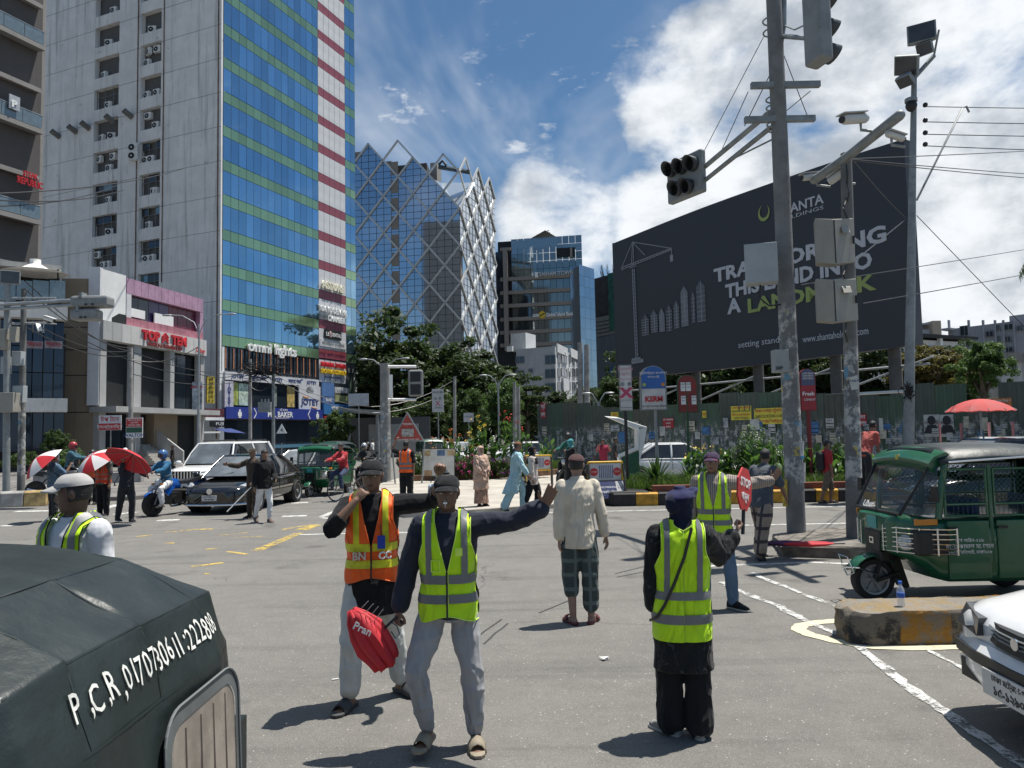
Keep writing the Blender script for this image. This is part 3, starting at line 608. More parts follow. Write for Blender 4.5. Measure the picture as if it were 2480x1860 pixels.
F4.part('dark_frame',(1440,668,1490,800),mat('net_dark',(.05,.05,.05),.9,var=.4,vs=.5),0,10);F4.part('green_net',(1480,660,1505,800),mat('green_net',(.03,.13,.10),.9,var=.4,vs=.6,bump=.4,bs=2),-1,0);F4.part('panel_wall',(1440,765,1500,812),mat('panel_grey',(.22,.24,.23),.8,var=.2),-.5,8);F4.part('lower_wall',(1436,812,1510,990),mat('wall_bluegrey',(.10,.13,.16),.7,var=.2,vs=.3),-.3,8);F4.part('blue_door',(1470,888,1495,935),mat('door_blue',(.03,.09,.22),.6),-.5,-.31)
q=MB();_,zt=F4.uv(1465,668)
for i in range(26):x=random.choice((.15,.35,.6,.85))*F4.L+random.gauss(0,.35);q.tube([(x,2+random.random(),zt),(x+random.gauss(0,.2),2,zt+random.uniform(1.5,4.2))],.06,4)
o=q.build('rebar',mat('rebar',(.05,.04,.035),.8),F4.o)
for y in range(4):F4.part('vent_row',(1443,778+y*9,1480,780+y*9),dark,-.56,-.5)
F5=Face(P(1252,950,154).xy,P(1347,950,150).xy,None,'apartment_block','white five storey apartment block with dark corner windows','building');A5=F5.o
W5=stained('apartment_white',(.62,.62,.61),.35,.1);W5s=stained('apartment_grey',(.45,.46,.47),.3,.05)
zt=F5.rc(1252,842,1347,960)[3];wprism(F5,[P(1252,950,154),P(1347,950,150),P(1408,950,175),P(1290,950,175)],0,zt,W5s,'wall');F5.part('stair_head',(1221,803,1258,846),W5,3,8)
c5p=Face(P(1347,950,150).xy,P(1408,950,175).xy,None,'side_facade',of=F5)
c5p.part('wall',(0.0,c5p.L,0,zt-.3),W5,-.015,.3,world=True)
def win(Fa,r,m=PANE_D,n=2,d=.12):
 a,b,z0,z1=Fa.rc(*r);w_=MB();w_.b2((a,-d,z0),(b,-.02,z1));o=w_.build('window',m,Fa.o);q=MB()
 for i in range(n+1):x=a+(b-a)*i/n;q.b2((x-.05,-d-.04,z0),(x+.05,-d-.003,z1))
 q.b2((a-.06,-d-.05,z1),(b+.06,-d-.002,z1+.08));q.b2((a-.1,-d-.08,z0-.1),(b+.1,-.004,z0));q.build('window_frame',fr,o);return o
for y in(868,902,936,970):win(F5,(1321,y-7,1346,y+13))
for y in(871,905):win(F5,(1250,y-7,1270,y+8))
win(F5,(1281,894,1290,902))
for y in(866,899,932,965):
 for a,b in((1350,1356),(1359,1371),(1377,1380),(1385,1392),(1395,1401)):win(c5p,(a,y-6,b,y+13),d=.15)
c5p.part('parapet',(1347,838,1372,858),W5,-.3,.0);c5p.part('parapet',(1380,850,1408,870),W5,-.3,.0);c5p.part('shaft',(1360,918,1374,975),W5,-.5,.01)
for a,b in((1374,900),(1389,885),(1366,862),(1393,940)):x_,z_=c5p.uv(a,b);ac_unit(c5p.o,(x_,-.35,z_),-pi/2)
x_,z_=F5.uv(1237,852);ac_unit(A5,(x_,-.3,z_),-pi/2,1.5)
# ================= left-hand buildings =================
TAN=stained('tan_wall',(.30,.24,.17),.25,.05);GREYC=stained('grey_render',(.42,.42,.41),.35,.1);PINK=mat('pink_cladding',(.40,.24,.34),.6,var=.15,vs=1.5,dirt=.3);PINK2=mat('faded_pink',(.40,.16,.20),.6,var=.2,vs=1.5,dirt=.3)
TA,TB=Vector((-29.4,52.1)),Vector((-27.,64.))
F6=Face(TA,TB,None,'shop_building','low shop building with pink framed window strip and red lettered sign band','building');S6=F6.o
wprism(F6,[TA+Vector((.1,.6)),TB+Vector((-.3,.2)),Vector((-36,66)),Vector((-33.5,53.2))],3.5,13.6,dark,'core')
LW=F6.L;xs=F6.uv(297,740)[0]
F6.part('block_wall',(0,xs-.05,10.6,14.25),stained('white_block',(.82,.82,.8),.45,.12),-.3,.5,world=True);q=MB();a,b,z0,z1=F6.rc(262,760,296,788);q.prism([(a,-.32,z0-.2),(a,-.32,z0+.45),(a+.7,-.32,z1),(b,-.32,z1),(b,-.32,z0-.3)],(0,.3,0));q.build('dark_opening',dark,S6)
n=12
for i in range(n):
 x0=xs+(LW-xs)*i/n;x1=xs+(LW-xs)*(i+1)/n-.03;q=MB();q.b2((x0,-.35,12.95),(x1,.2,14.1));q.build('cladding_panel',PINK,S6);q=MB();q.b2((x0,-.35,10.55),(x1,.2,11.15));q.build('cladding_panel',PINK2,S6)
F6.part('pink_jamb',(xs,xs+.5,11.16,12.94),CLAD_W,-.34,.2,world=True);F6.part('pink_jamb',(LW-.45,LW,11.16,12.94),PINK,-.34,.2,world=True)
for i in range(7):
 x0=xs+.55+(LW-xs-1.05)*i/7;x1=xs+.55+(LW-xs-1.05)*(i+1)/7-.05;q=MB();q.b2((x0,.05,11.18),(x1,.12,12.92));q.build('window',(PANE_D,PANE_D,mat('violet_glass',(.05,.04,.12),.2),mat('violet_glass',None),mat('wine_glass',(.13,.02,.05),.3,var=.4,vs=3),mat('wine_glass',None),mat('wine_glass',None))[i],S6)
F6.part('white_board',(xs+.6,xs+2.2,11.3,11.95),white,-.2,-.1,world=True);F6.part('white_board',(xs+3.3,xs+5.6,11.2,12.0),white,-.2,-.1,world=True)
nb=13;SBND=stained('sign_band',(.58,.57,.55),.45,.1)
for i in range(nb):q=MB();q.b2((LW*i/nb,-.7,9.15),(LW*(i+1)/nb-.02,.2,10.5));q.build('sign_band_panel',GREYC if i in(0,1)else SBND,S6)
txt('TOP',1.0,letter_r,S6,(4.9,-.76,9.95),bold=.05,sx=1.0,ext=.08);txt('TEN',1.0,letter_r,S6,(8.3,-.76,9.95),bold=.05,sx=1.0,ext=.08);txt('FABRICS & TAILORS LTD',.42,mat('maroon_letters',None),S6,(6.6,-.76,9.35),sx=.9,ext=.05);txt('Cyber',.5,letter_r,S6,(11.2,-.76,9.5),bold=.03)
q=MB()
for dz in(0,.22,.44):
 for sg in(-1,1):q.box((6.6+sg*.2,-.76,9.8+dz),(.5,.08,.1),R=Matrix.Rotation(sg*.7,3,'Y'))
q.build('arrow_emblem',letter_r,S6)
for i,(a,b,m)in enumerate(((.0,.6,GREYC),(3.4,4.2,GREYC),(7.6,8.1,GREYC),(11.6,12.1,GREYC))):F6.part('column',(a,b,0,9.15),m,-.5,.1,world=True)
for i in range(9):F6.part('window',(.7+i*1.25,1.85+i*1.25,4.6,9.0),GREYC if i in(0,1)else PANE_D,.25,.35,world=True)
F6.part('canopy',(-.2,LW,4.0,4.4),GREYC,-2.0,.2,world=True)
for i in range(3):F6.part('shop_window',(.7+i*1.2,1.8+i*1.2,.5,3.9),PANE_D,.2,.3,world=True)
F6.part('wall',(5.6,8.4,.2,4.0),TAN,-.6,.2,world=True);F6.part('dark_shop',(8.4,12,.2,4),dark,.1,.2,world=True)
stair=mat('stair_stone',(.36,.34,.31),.85,var=.15)
for i in range(9):F6.part('step',(3.5+i*.12,6.0,.14+i*.17,.14+(i+1)*.17),stair,-2.4+i*.26,-.3,world=True)
q=MB();q.prism([(5.9,-2.9,.2),(5.9,-2.9,1.1),(5.9,-.2,3.0),(5.9,-.2,.2)],(.15,0,0));q.build('stair_wall',GREYC,S6)
F7=Face(Vector((-31.6,51.75)),TA,None,'side_facade',of=F6)
F7.part('tan_wall',(0,F7.L,.1,13.5),TAN,0,1.3,world=True)
for z in(4,6.6,8.4,10,12):F7.part('groove',(0,F7.L,z,z+.06),dark,-.012,.01,world=True)
F7.part('corner_pier',(F7.L-.35,F7.L+.4,4.5,14.3),CLAD_W,-.25,.3,world=True)
nsg=thing('number_column','tall grey column with tenant plates and the number 46','sign',G(213,1117));d_=G(213,1117).y
sc_=d_/1800
q=MB();q.box((0,0,210*sc_/2),(45*sc_,.5,210*sc_));q.build('column',mat('column_grey',(.11,.115,.12),.5),nsg)
for i,(c,st)in enumerate((((.5,.5,.5),'Trust'),((.55,.53,.5),'BANK ASIA'),((.3,.4,.48),'Jamuna Bank'),((.03,.03,.05),'DOLENCY'),((.11,.11,.12),''),((.35,.36,.36),'Walker'),((.48,.37,.06),''))):
 q=MB();z=(186-i*13.5)*sc_;q.box((0,-.27,z),(36*sc_,.05,11*sc_));q.build('plate',mat('plate_%d'%i,c,.5),nsg)
 if st:txt(st,8*sc_,letter_w if i==3 else letter_b,nsg,(0,-.3,z))
txt('46',14*sc_,letter_w,nsg,(0,-.27,64*sc_),bold=.02)
for k in range(4):txt('▪ ▪ ▪ ▪',4*sc_,letter_w,nsg,(0,-.27,(40-k*5)*sc_))
F8=Face(P(412,1000,66).xy,P(492,1000,69).xy,None,'photo_shop','small photo shop front covered in stacked signs beside the blue tower','building');S8=F8.o
F8.part('wall',(363,915,412,1095),GREYC,0,3);F8.part('wall',(412,903,492,1100),dark,.1,3)
F8.part('shop_sign',(414,902,478,914),CLAD_R,-.3,0);F8.text('DHAKA COLOR POINT',(420,904,474,911),letter_w,-.33,.01,.02);F8.part('shop_sign',(414,914,478,921),mat('sign_gold',(.6,.35,.05),.5,var=.3,vs=4),-.28,0);F8.part('window',(420,921,468,976),PANE_D,-.1,.1)
F8.part('strip_sign',(413,922,420,975),mat('sign_pattern',(.35,.3,.25),.6,var=.7,vs=4),-.28,0)
F8.part('shop_sign',(414,979,470,994),mat('sign_maroon',(.16,.03,.04),.5),-.28,0);F8.text('ঢাকা কালার',(416,982,462,991),letter_w,-.31,.01,.02);F8.part('shop_sign',(414,994,474,1013),mat('sign_swirl',(.22,.06,.06),.5,var=.8,vs=2.5),-.26,0);F8.part('shop_sign',(416,1014,470,1041),mat('sign_yellow',(.68,.5,.06),.5),-.3,0)
F8.text('RAINBOW MOBILE SERVICING',(418,1016,468,1020),letter_r,-.32,.01);F8.text('মোবাইল সার্ভিসিং',(418,1022,468,1028),letter_n,-.32,.01);F8.part('sign_strip',(432,1030,468,1036),redp,-.33,-.3);q=MB();a,b,z0,z1=F8.rc(418,1046,505,1050);q.b2((a,-1.6,z0),(b,.0,z1));q.build('awning',white,S8)
F8.part('shop_sign',(493,912,511,977),mat('sign_tall_yellow',(.55,.42,.05),.5,var=.3,vs=3),-.5,-.35)
for i,st in enumerate(('রানি','ছবি','ফটো','88','৯৯','▪▪')):F8.text(st,(496,916+i*10,508,923+i*10),letter_b,-.53,.01)
F8.part('shop_sign',(491,990,536,1010),mat('sign_darkred',(.12,.03,.04),.5,var=.5,vs=2),-.4,-.2);F8.part('shop_sign',(491,1011,536,1018),letter_w,-.4,-.2);F8.part('shop_sign',(504,1020,536,1034),black,-.4,-.2);F8.text('FUJI',(516,1023,534,1031),letter_w,-.43,.01)
q=MB();a,b,z0,z1=F8.rc(508,1038,555,1048);q.add([(a,-2.5,z0),(b,-2.3,z0-.1),(b,-.3,z1),(a,-.3,z1)],[(0,1,2,3)]);q.build('awning',mat('awning_blue',(.02,.04,.16),.8),S8)
F9=Face(P(-90,900,46).xy,P(162,900,49).xy,None,'podium_building','dark glass podium with white fascias and a tented roof terrace','building');S9=F9.o
wprism(F9,[P(-90,900,46.6),P(158,900,49.4),P(140,900,60),P(-90,900,60)],0,9.2,dark,'core');WF=stained('white_fascia',(.62,.62,.6),.4,.08)
F9.part('fascia',(-90,738,163,772),WF,-.9,.3);F9.part('fascia',(-90,966,162,999),WF,-1.1,.3)
for r,rows in(((-85,772,155,966),3),((-85,999,155,1095),1)):
 a,b,z0,z1=F9.rc(*r)
 for j in range(rows):
  for i in range(9):q=MB();q.b2((a+(b-a)*i/9+.03,.02,z0+(z1-z0)*j/rows+.03),(a+(b-a)*(i+1)/9-.03,.1,z0+(z1-z0)*(j+1)/rows-.03));q.build('window',glassm('podium_glass',(.035,.05,.075),.05,.7)if 'podium_glass' not in bpy.data.materials else bpy.data.materials['podium_glass'],S9)
for a_,b_ in((62,104),(108,151)):F9.part('window_sign',(a_,826,b_,844),mat('window_sign',(.28,.24,.26),.5,var=.3,vs=4),-.05,0);F9.text('ইস্টার্ন হোম',(a_+4,829,b_-4,840),letter_r,-.07,.01)
for i in range(6):F9.part('rail_glass',(-80+i*40,680,-42+i*40,728),mat('rail_glass',(.20,.25,.27),.15,.3,.1),-.1,-.06)
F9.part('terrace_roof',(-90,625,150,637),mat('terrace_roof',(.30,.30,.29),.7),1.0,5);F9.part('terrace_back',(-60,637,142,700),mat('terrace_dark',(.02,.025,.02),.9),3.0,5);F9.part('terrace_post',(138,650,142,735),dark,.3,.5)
a,b,z0,z1=F9.rc(30,622,165,655)
q=MB();cx=(a+b)/2-.3;q.loft([[(cx+(1.9-1.6*min(1,t*1.25))*cos(2*pi*k/16)*(1+.08*cos(8*pi*k/16)),1.0+(1.9-1.6*min(1,t*1.25))*sin(2*pi*k/16),z0+(z1-z0)*(t**1.9))for k in range(16)]for t in(0,.2,.4,.6,.8,1.)]);q.build('tent',mat('canvas_white',(.75,.74,.70),.8),S9,60)
B0=Vector((-39.9,62.))
F10=Face(B0-e1*9,B0,None,'balcony_tower','concrete tower with jutting balcony slabs and glass railings','building');S10=F10.o;BC=stained('board_concrete',(.11,.10,.095),.25,.05);SLB=stained('slab_concrete',(.30,.285,.265),.2,.05)
F10.part('fin_wall',(5.4,9,6,60),BC,0,2.4,world=True);F10.part('fin_edge',(8.85,9.35,6,60),SLB,.1,2.6,world=True);F10.part('glazing',(0,5.4,6,60),PANE_D,1.2,1.4,world=True);F10.part('core',(0,5.3,6,60),dark,1.5,8,world=True)
for k,z in enumerate((16.7,20.5,24.4,28.3,32.0,35.6,39.4,43,47,51)):
 rl=k%2==1;dp=1.0 if rl else .55
 q=MB();q.prism([(0,-dp,z-.35),(8.6,-dp,z-.35),(8.6,1.1,z-.05),(0,1.1,z-.05)],(0,0,.38));q.build('balcony_slab',SLB,S10)
 if rl:
  for i in range(5):q=MB();q.b2((.05+i*1.7,-dp+.08,z+.12),(1.7+i*1.7,-dp+.12,z+1.2));q.build('rail_glass',mat('rail_glass',None),S10)
  q=MB();q.tube([(0,-dp+.1,z+1.25),(8.55,-dp+.1,z+1.25),(8.55,.9,z+1.25)],.045,6);q.build('hand_rail',steel,S10)
F10.text('STEAK',(30,424,66,438),letter_r,-1.3,.05,.02);F10.text('REPUBLIC',(16,440,78,458),letter_r,-1.3,.05,.02);F10.part('letter_sign',(0,238,26,272),mat('grey_panel',(.4,.42,.45),.5),-1.15,-1.05);F10.text('P',(4,250,18,268),letter_w,-1.2,.02,.05)
# ================= billboard and hoarding =================
F11=Face((6.9,49.),(17.5,32.),None,'billboard','huge dark grey billboard about transforming land, on steel legs','billboard');BB=F11.o;BL=F11.L
BM=mat('billboard_vinyl',(.040,.043,.052),.55,var=.07,vs=.4,bump=.1,bs=1.2);
q=MB();nx=14
pts=[(BL*i/nx,.02*sin(i*.9),5.4-.12*sin(pi*i/nx))for i in range(nx+1)];tp=[(BL*i/nx,.02*sin(i*.9),14.45+.25*sin(pi*i/nx*.9))for i in range(nx+1)]
q.grid([pts,tp]);q.grid([[(p[0],p[1]+.5,p[2])for p in tp],[(p[0],p[1]+.5,p[2])for p in pts]]);q.grid([tp,[(p[0],p[1]+.5,p[2])for p in tp]]);q.grid([[(p[0],p[1]+.5,p[2])for p in pts],pts]);q.add([(BL,0,5.4),(BL,.6,5.4),(BL,.6,14.5),(BL,0,14.5)],[(0,1,2,3)]);q.add([(0,0,5.4),(0,.6,5.4),(0,.6,14.5),(0,0,14.5)],[(3,2,1,0)]);q.build('board',BM,BB)
for x in(1.5,6.2,10.8,15.5,18.5):q=MB();q.cyl((x,.95,0),(x,.95,13.8),.28,10);q.build('leg',mat('leg_steel',(.10,.095,.09),.7,.1,.2),BB,60)
q=MB()
for x in(1.5,6.2,10.8,15.5):q.tube([(x,1.0,3.6),(x+4.7,1.0,4.9)],.05,5)
q.tube([(0,1.0,4.6),(BL,1.0,4.6)],.06,5);q.build('bracing',steel,BB)
WT=mat('billboard_white',(.52,.53,.56),.6,var=0);GT2=letter_g;yb=-.035
F11.text('TRANSFORMING',(1729,598,2152,638),WT,yb,.01,.036);F11.text('THIS LAND INTO',(1757,649,2116,689),WT,yb,.01,.036);F11.text('A',(1762,723,1796,762),WT,yb,.01,.036);F11.text('LANDMARK',(1808,694,2121,734),GT2,yb,.01,.036)
F11.text('SHANTA',(1882,486,1996,512),WT,yb,.01,.02);F11.text('HOLDINGS',(1884,514,1996,524),WT,yb,.01,.0);F11.text('setting standards',(1789,818,1925,836),WT,yb,.01);F11.text('www.shantaholdings.com',(1945,802,2105,822),WT,yb,.01)
a,b,z0,z1=F11.rc(1834,496,1868,536);cx,cz,r_=(a+b)/2,(z0+z1)/2,(z1-z0)/2
q=MB();q.grid([[(cx+r_*(1+.0)*cos(rad(100+t*15))*.85,yb,cz+r_*sin(rad(100+t*15)))for t in range(22)],[(cx+r_*(1-.42*sin(pi*t/21.))*cos(rad(100+t*15))*.85,yb,cz+r_*(1-.42*sin(pi*t/21.))*sin(rad(100+t*15)))for t in range(22)]]);q.build('ring_emblem',GT2,BB)
LN=mat('billboard_line',(.30,.31,.34),.6,var=0)
def bline(p,q_,wd,mb,y=yb-.005):
 a=F11.uv(*p);b=F11.uv(*q_);A_=Vector((a[0],y,a[1]));B_=Vector((b[0],y,b[1]));d=B_-A_;mb.box((A_+B_)/2,(d.length,.012,wd),R=Matrix.Rotation(-atan2(d.z,d.x),3,'Y'))
def c3(x,y):return(1480+x/2.9615,400+y/2.9615)
q=MB()
for a,b in(((155,745),(180,1390)),((170,742),(196,1388)),((135,738),(185,722)),((75,752),(440,605)),((75,735),(440,595)),((157,552),(75,745)),((157,552),(440,597)),((157,552),(245,645)),((157,552),(150,715)),((162,552),(165,715)),((437,600),(437,665)),((150,1415),(235,1400)),((152,1400),(215,1388))):bline(c3(*a),c3(*b),.05 if a[1]<1380 else .22,q)
for k in range(24):bline(c3(155+k*1.05,745+k*27),c3(171+k*1.05,770+k*27),.05,q)
for k in range(16):bline(c3(85+k*22,746-k*9),c3(96+k*22,728-k*9),.04,q)
q.box((F11.uv(*c3(437,668))[0],yb,F11.uv(*c3(437,668))[1]),(.25,.02,.4));q.build('crane_drawing',LN,BB)
TW=[((220,1080),(278,1215)),((285,1050),(340,1195)),((345,1040),(390,1190)),((395,1010),(445,1185)),((450,985),(495,1165)),((500,885),(560,1150)),((575,910),(610,1125)),((612,845),(685,1115))]
for i,(a,b)in enumerate(TW):
 q=MB();x0,zt_=F11.uv(*c3(*a));x1,zb_=F11.uv(*c3(*b));zt_=max(zt_,zb_+.6);xm=(x0+x1)/2
 q.prism([(x0,yb,zb_),(x1,yb,zb_),(x1,yb,zt_-.3),(xm,yb,zt_+.1),(x0,yb,zt_-.25)],(0,-.01,0));q.m=1
 for k in range(7):q.b2((x0,yb-.016,zb_+(zt_-zb_)*k/8),(x1,yb-.012,zb_+(zt_-zb_)*k/8+.03))
 q.b2((xm,yb-.017,zb_),(xm+.05,yb-.012,zt_-.1));q.build('skyline_print',[mat('skyline_%d'%(i%3),((.085,.09,.10),(.12,.125,.14),(.20,.205,.22))[i%3],.6,var=.2),LN],BB)
F12=Face((1.3,38.),(15.2,22.),None,'hoarding','long corrugated metal hoarding pasted with torn posters below the billboard','fence');HO=F12.o
def hoard_mat(name,col):
 m,t,b=newmat(name);tx=t.nodes.new('ShaderNodeTexCoord');sp=t.nodes.new('ShaderNodeSeparateXYZ');t.links.new(tx.outputs['Object'],sp.inputs[0])
 oi=t.nodes.new('ShaderNodeObjectInfo');cb=t.nodes.new('ShaderNodeCombineXYZ');t.links.new(mth('MULTIPLY',oi.outputs['Random'],90.,ntree=t),cb.inputs[0]);ad=t.nodes.new('ShaderNodeVectorMath');ad.operation='ADD';t.links.new(tx.outputs['Object'],ad.inputs[0]);t.links.new(cb.outputs[0],ad.inputs[1])
 def ns(sc,d,s3):
  mp=t.nodes.new('ShaderNodeMapping');mp.inputs['Scale'].default_value=s3;t.links.new(ad.outputs[0],mp.inputs[0]);n=t.nodes.new('ShaderNodeTexNoise');n.inputs['Scale'].default_value=sc;n.inputs['Detail'].default_value=d;n.inputs['Roughness'].default_value=.68;t.links.new(mp.outputs[0],n.inputs['Vector']);return n.outputs[0]
 base_=mmix(t,mrange(t,ns(1.2,5,(1,1,.4)),.3,.7),tuple(q*.8 for q in col),tuple(q*1.15 for q in col))
 band=mth('MULTIPLY',mrange(t,sp.outputs[2],.05,.35),mrange(t,sp.outputs[2],2.35,1.75),ntree=t)
 torn=mrange(t,ns(1.8,10,(2.4,1,1)),.47,.52);paper=mmix(t,mrange(t,ns(5,6,(1,1,1)),.4,.6),(.10,.12,.14),(.55,.54,.50));paper=mmix(t,mrange(t,ns(1.3,2,(1,1,.6)),.62,.66),paper,(.10,.22,.38));paper=mmix(t,mrange(t,ns(1.9,2,(1,1,.6)),.68,.71),paper,(.40,.10,.08))
 lines=t.nodes.new('ShaderNodeTexWave');lines.bands_direction='Z';lines.inputs['Scale'].default_value=4.;lines.inputs['Distortion'].default_value=2;t.links.new(ad.outputs[0],lines.inputs['Vector']);paper=mmix(t,mrange(t,lines.outputs['Fac'],.6,.75,0,.45),paper,(.08,.08,.09))
 t.links.new(mmix(t,mth('MULTIPLY',band,torn,ntree=t),base_,paper),b.inputs['Base Color']);b.inputs['Roughness'].default_value=.65;return m
HM=[hoard_mat('hoarding_green',(.085,.098,.08)),hoard_mat('hoarding_bright_green',(.07,.115,.075)),hoard_mat('hoarding_olive',(.10,.102,.08))]
def sheetmesh(w_,h_):
 q=MB();prof=[]
 for k in range(4):x=w_*k/4;prof+=[(x,0),(x+w_*.05,.035),(x+w_*.11,.035),(x+w_*.16,0)]
 prof.append((w_,0));q.grid([[(a,-b,0)for a,b in prof],[(a,-b,h_)for a,b in prof]]);return q
htop=[(1290,985),(1380,972),(1450,984),(1540,990),(1600,985),(1700,976),(1742,976),(1743,951),(1828,950),(1830,972),(1850,972),(1851,948),(1925,950),(1990,956),(2180,957),(2210,933),(2352,929),(2353,975),(2384,974),(2385,926),(2700,915)]
x=0;k=0;SW=.92;HEND=24
while x<HEND:
 pw=F12.A+F12.e*(x+SW/2);pc=1240+1800*pw.x/pw.y*1.002
 ty=np.interp(pc,[a for a,b in htop],[b for a,b in htop]);hgt=float(np.clip(F12.uv(pc,ty)[1],2.4,4.4))
 q=sheetmesh(SW,hgt+random.uniform(-.05,.05));o=q.build('sheet',HM[(k*7+k//5)%3 if k%4 else 0],HO);o.location=(x,random.uniform(-.02,.02),0);o.rotation_euler=(random.gauss(0,.008),random.gauss(0,.006),0);x+=SW-.03;k+=1
def poster(r,m,lines,cols,y=-.06,tilt=0.):
 o=F12.part('poster',r,m,y-.012,y);
 n=len(lines);a,b,z0,z1=F12.rc(*r)
 for i,st in enumerate(lines):
  t_=txt(st,(z1-z0)/n*.8,cols[i%len(cols)],o,((a+b)/2,y-.016,z1-(z1-z0)*(i+.55)/n),ext=.001,bold=.01);bb=[v.co.x for v in t_.data.vertices]
  if bb:t_.scale=(min(1.2,(b-a)*.92/(max(bb)-min(bb))),1,1)
py=mat('poster_yellow',(.66,.56,.06),.6);pr=mat('poster_red',(.36,.03,.04),.6);pw_=mat('poster_white',(.5,.5,.47),.7,var=.2,vs=4)
poster((1773,983,1822,1017),py,['এখানে পোস্টার','ব্যানার লাগানো','নিষেধ আদেশক্রমে','ঢাকা উত্তর'],[letter_r,letter_b]);poster((1829,988,1899,1027),py,['সাজন কালার স্টুডিও','SAJAN COLOR STUDIO & LAB','আলহাজ ইলিয়াস'],[letter_r,letter_b])
poster((1608,1012,1634,1037),pr,['মা হারবাল','০১৭','৫৫৬'],[letter_w]);poster((1312,975,1324,1013),pr,['ভর্তি','চলছে'],[letter_w]);poster((1703,995,1713,1012),py,['ছাড়'],[letter_r]);poster((1482,998,1500,1010),py,['ঘর'],[letter_r])
poster((2240,1004,2278,1058),pw_,['','ভোট দিন','প্রার্থী',''],[letter_b]);poster((2279,1004,2312,1058),pw_,['','ভোট দিন','প্রার্থী',''],[letter_b]);poster((2402,964,2452,996),mat('poster_orange',(.5,.17,.05),.6),['▪ Mobile Shop ▪','অফার','সেল'],[letter_w,letter_b]);poster((2083,1002,2101,1031),pr,['না','বলুন'],[letter_w])
for i in range(46):
 px=random.uniform(1310,2470);hh=random.uniform(14,30);y_=random.uniform(1035,1085)if px>1700 else random.uniform(1040,1075);c=random.choice((pw_,pw_,mat('poster_grey',(.32,.33,.34),.7,var=.5,vs=6),mat('poster_blue',(.06,.17,.36),.6,var=.4,vs=5),mat('poster_cream',(.5,.46,.36),.7,var=.3,vs=5)))
 poster((px,y_-hh,px+random.uniform(10,22),y_),c,['▪▪▪','▬▬▬','▬▬']if i%2 else[],[letter_b],-.05-.001*i)
for c_ in((2258,1018),(2295,1018)):
 o=F12.uv(*c_);q=MB();q.prism([(o[0]+.12*cos(2*pi*k/12),-.085,o[1]+.15*sin(2*pi*k/12))for k in range(12)],(0,-.004,0));q.prism([(o[0]-.24,-.085,o[1]-.42),(o[0]+.24,-.085,o[1]-.42),(o[0]+.12,-.085,o[1]-.15),(o[0]-.12,-.085,o[1]-.15)],(0,-.004,0));q.build('portrait_print',letter_b,HO)
q=MB();a,b,z0,z1=F12.rc(1965,949,2180,954);q.b2((a,.5,z0),(b,1.2,z1));q.build('capping',white,HO)
F13=Face(P(2300,900,118).xy,P(2700,900,100).xy,None,'hospital_block','long grey tiled block with small windows beyond the hoarding','building');GR=stained('grey_tile',(.36,.37,.40),.15,.02)
F13.part('wall',(2300,772,2700,960),GR,0,12);F13.part('roof_room',(2440,748,2700,775),GR,.5,10)
for r in((2327,790,2348,812),(2389,803,2407,815),(2391,832,2409,843),(2433,786,2455,798),(2435,816,2449,828),(2434,842,2455,852),(2465,790,2478,800),(2414,788,2422,800),(2416,815,2423,826)):win(F13,r,d=.2)
for x_ in(2300,2348,2383,2412,2432,2458):F13.part('pilaster',(x_,775,x_+5,900),GR,-.25,0)
F13.part('eave',(2292,796,2312,801),GR,-1.5,.2)
F14=Face(P(2225,900,80).xy,P(2352,900,84).xy,None,'white_terrace_house','white low house with a flat terrace roof beside the billboard','building');F14.part('wall',(2225,826,2345,960),stained('terrace_white',(.7,.7,.68),.25,.05),0,6);F14.part('roof_slab',(2218,814,2352,821),dark,-.8,6);F14.part('pillar',(2270,820,2276,860),white,-.4,.0);F14.part('band',(2225,838,2300,844),GR,-.1,0)
F15=Face(P(2420,900,62).xy,P(2560,900,62).xy,None,'stained_house','weathered white house with a stained parapet behind the hoarding','building');F15.part('wall',(2425,860,2560,960),stained('stained_house',(.5,.5,.49),.7,.1),0,6);F15.part('parapet',(2415,855,2560,876),stained('stained_house2',(.28,.26,.24),.8,.1),-.3,.0);win(F15,(2446,888,2460,896))
F16=Face(P(2230,900,170).xy,P(2290,900,170).xy,None,'distant_block','small unfinished block on the skyline past the billboard edge','building');F16.part('wall',(2230,798,2258,960),GR,0,8);F16.part('tower',(2258,778,2278,960),stained('tan_tower',(.42,.36,.28),.3,.1),-1,6);F16.part('beam',(2232,782,2260,786),GR,0,6)
# ================= vegetation =================
def leafmat(name,c1,c2,tr=.35,rough=.5):
 if name in MATS:return MATS[name]
 m,t,b=newmat(name);MATS[name]=m;n=mrange(t,mnoise(t,1.4,3,.6),.35,.65);n2=mrange(t,mnoise(t,14,2,.6),.3,.7)
 c=mmix(t,n,c1,c2);c=mmix(t,mmixf(t,n2,.5),c,tuple(q*.55 for q in c1));t.links.new(c,b.inputs['Base Color']);b.inputs['Roughness'].default_value=rough;b.inputs['Specular IOR Level'].default_value=.35
 tl=t.nodes.new('ShaderNodeBsdfTranslucent');t.links.new(mmix(t,.5,c,(c2[0]*1.6,c2[1]*1.7,c2[2]*.8),'MIX'),tl.inputs[0]);mxs=t.nodes.new('ShaderNodeMixShader');mxs.inputs[0].default_value=tr
 out=t.nodes['Material Output'];t.links.new(b.outputs[0],mxs.inputs[1]);t.links.new(tl.outputs[0],mxs.inputs[2]);t.links.new(mxs.outputs[0],out.inputs[0]);return m
LF=[leafmat('leaves_dark',(.028,.052,.018),(.055,.085,.026)),leafmat('leaves_mid',(.04,.075,.02),(.075,.12,.035)),leafmat('leaves_yellowish',(.09,.085,.025),(.16,.135,.045)),leafmat('leaves_bright',(.055,.11,.03),(.10,.17,.05))]
bark=mat('bark',(.10,.08,.06),.9,var=.3,vs=4,bump=.6,bs=14)
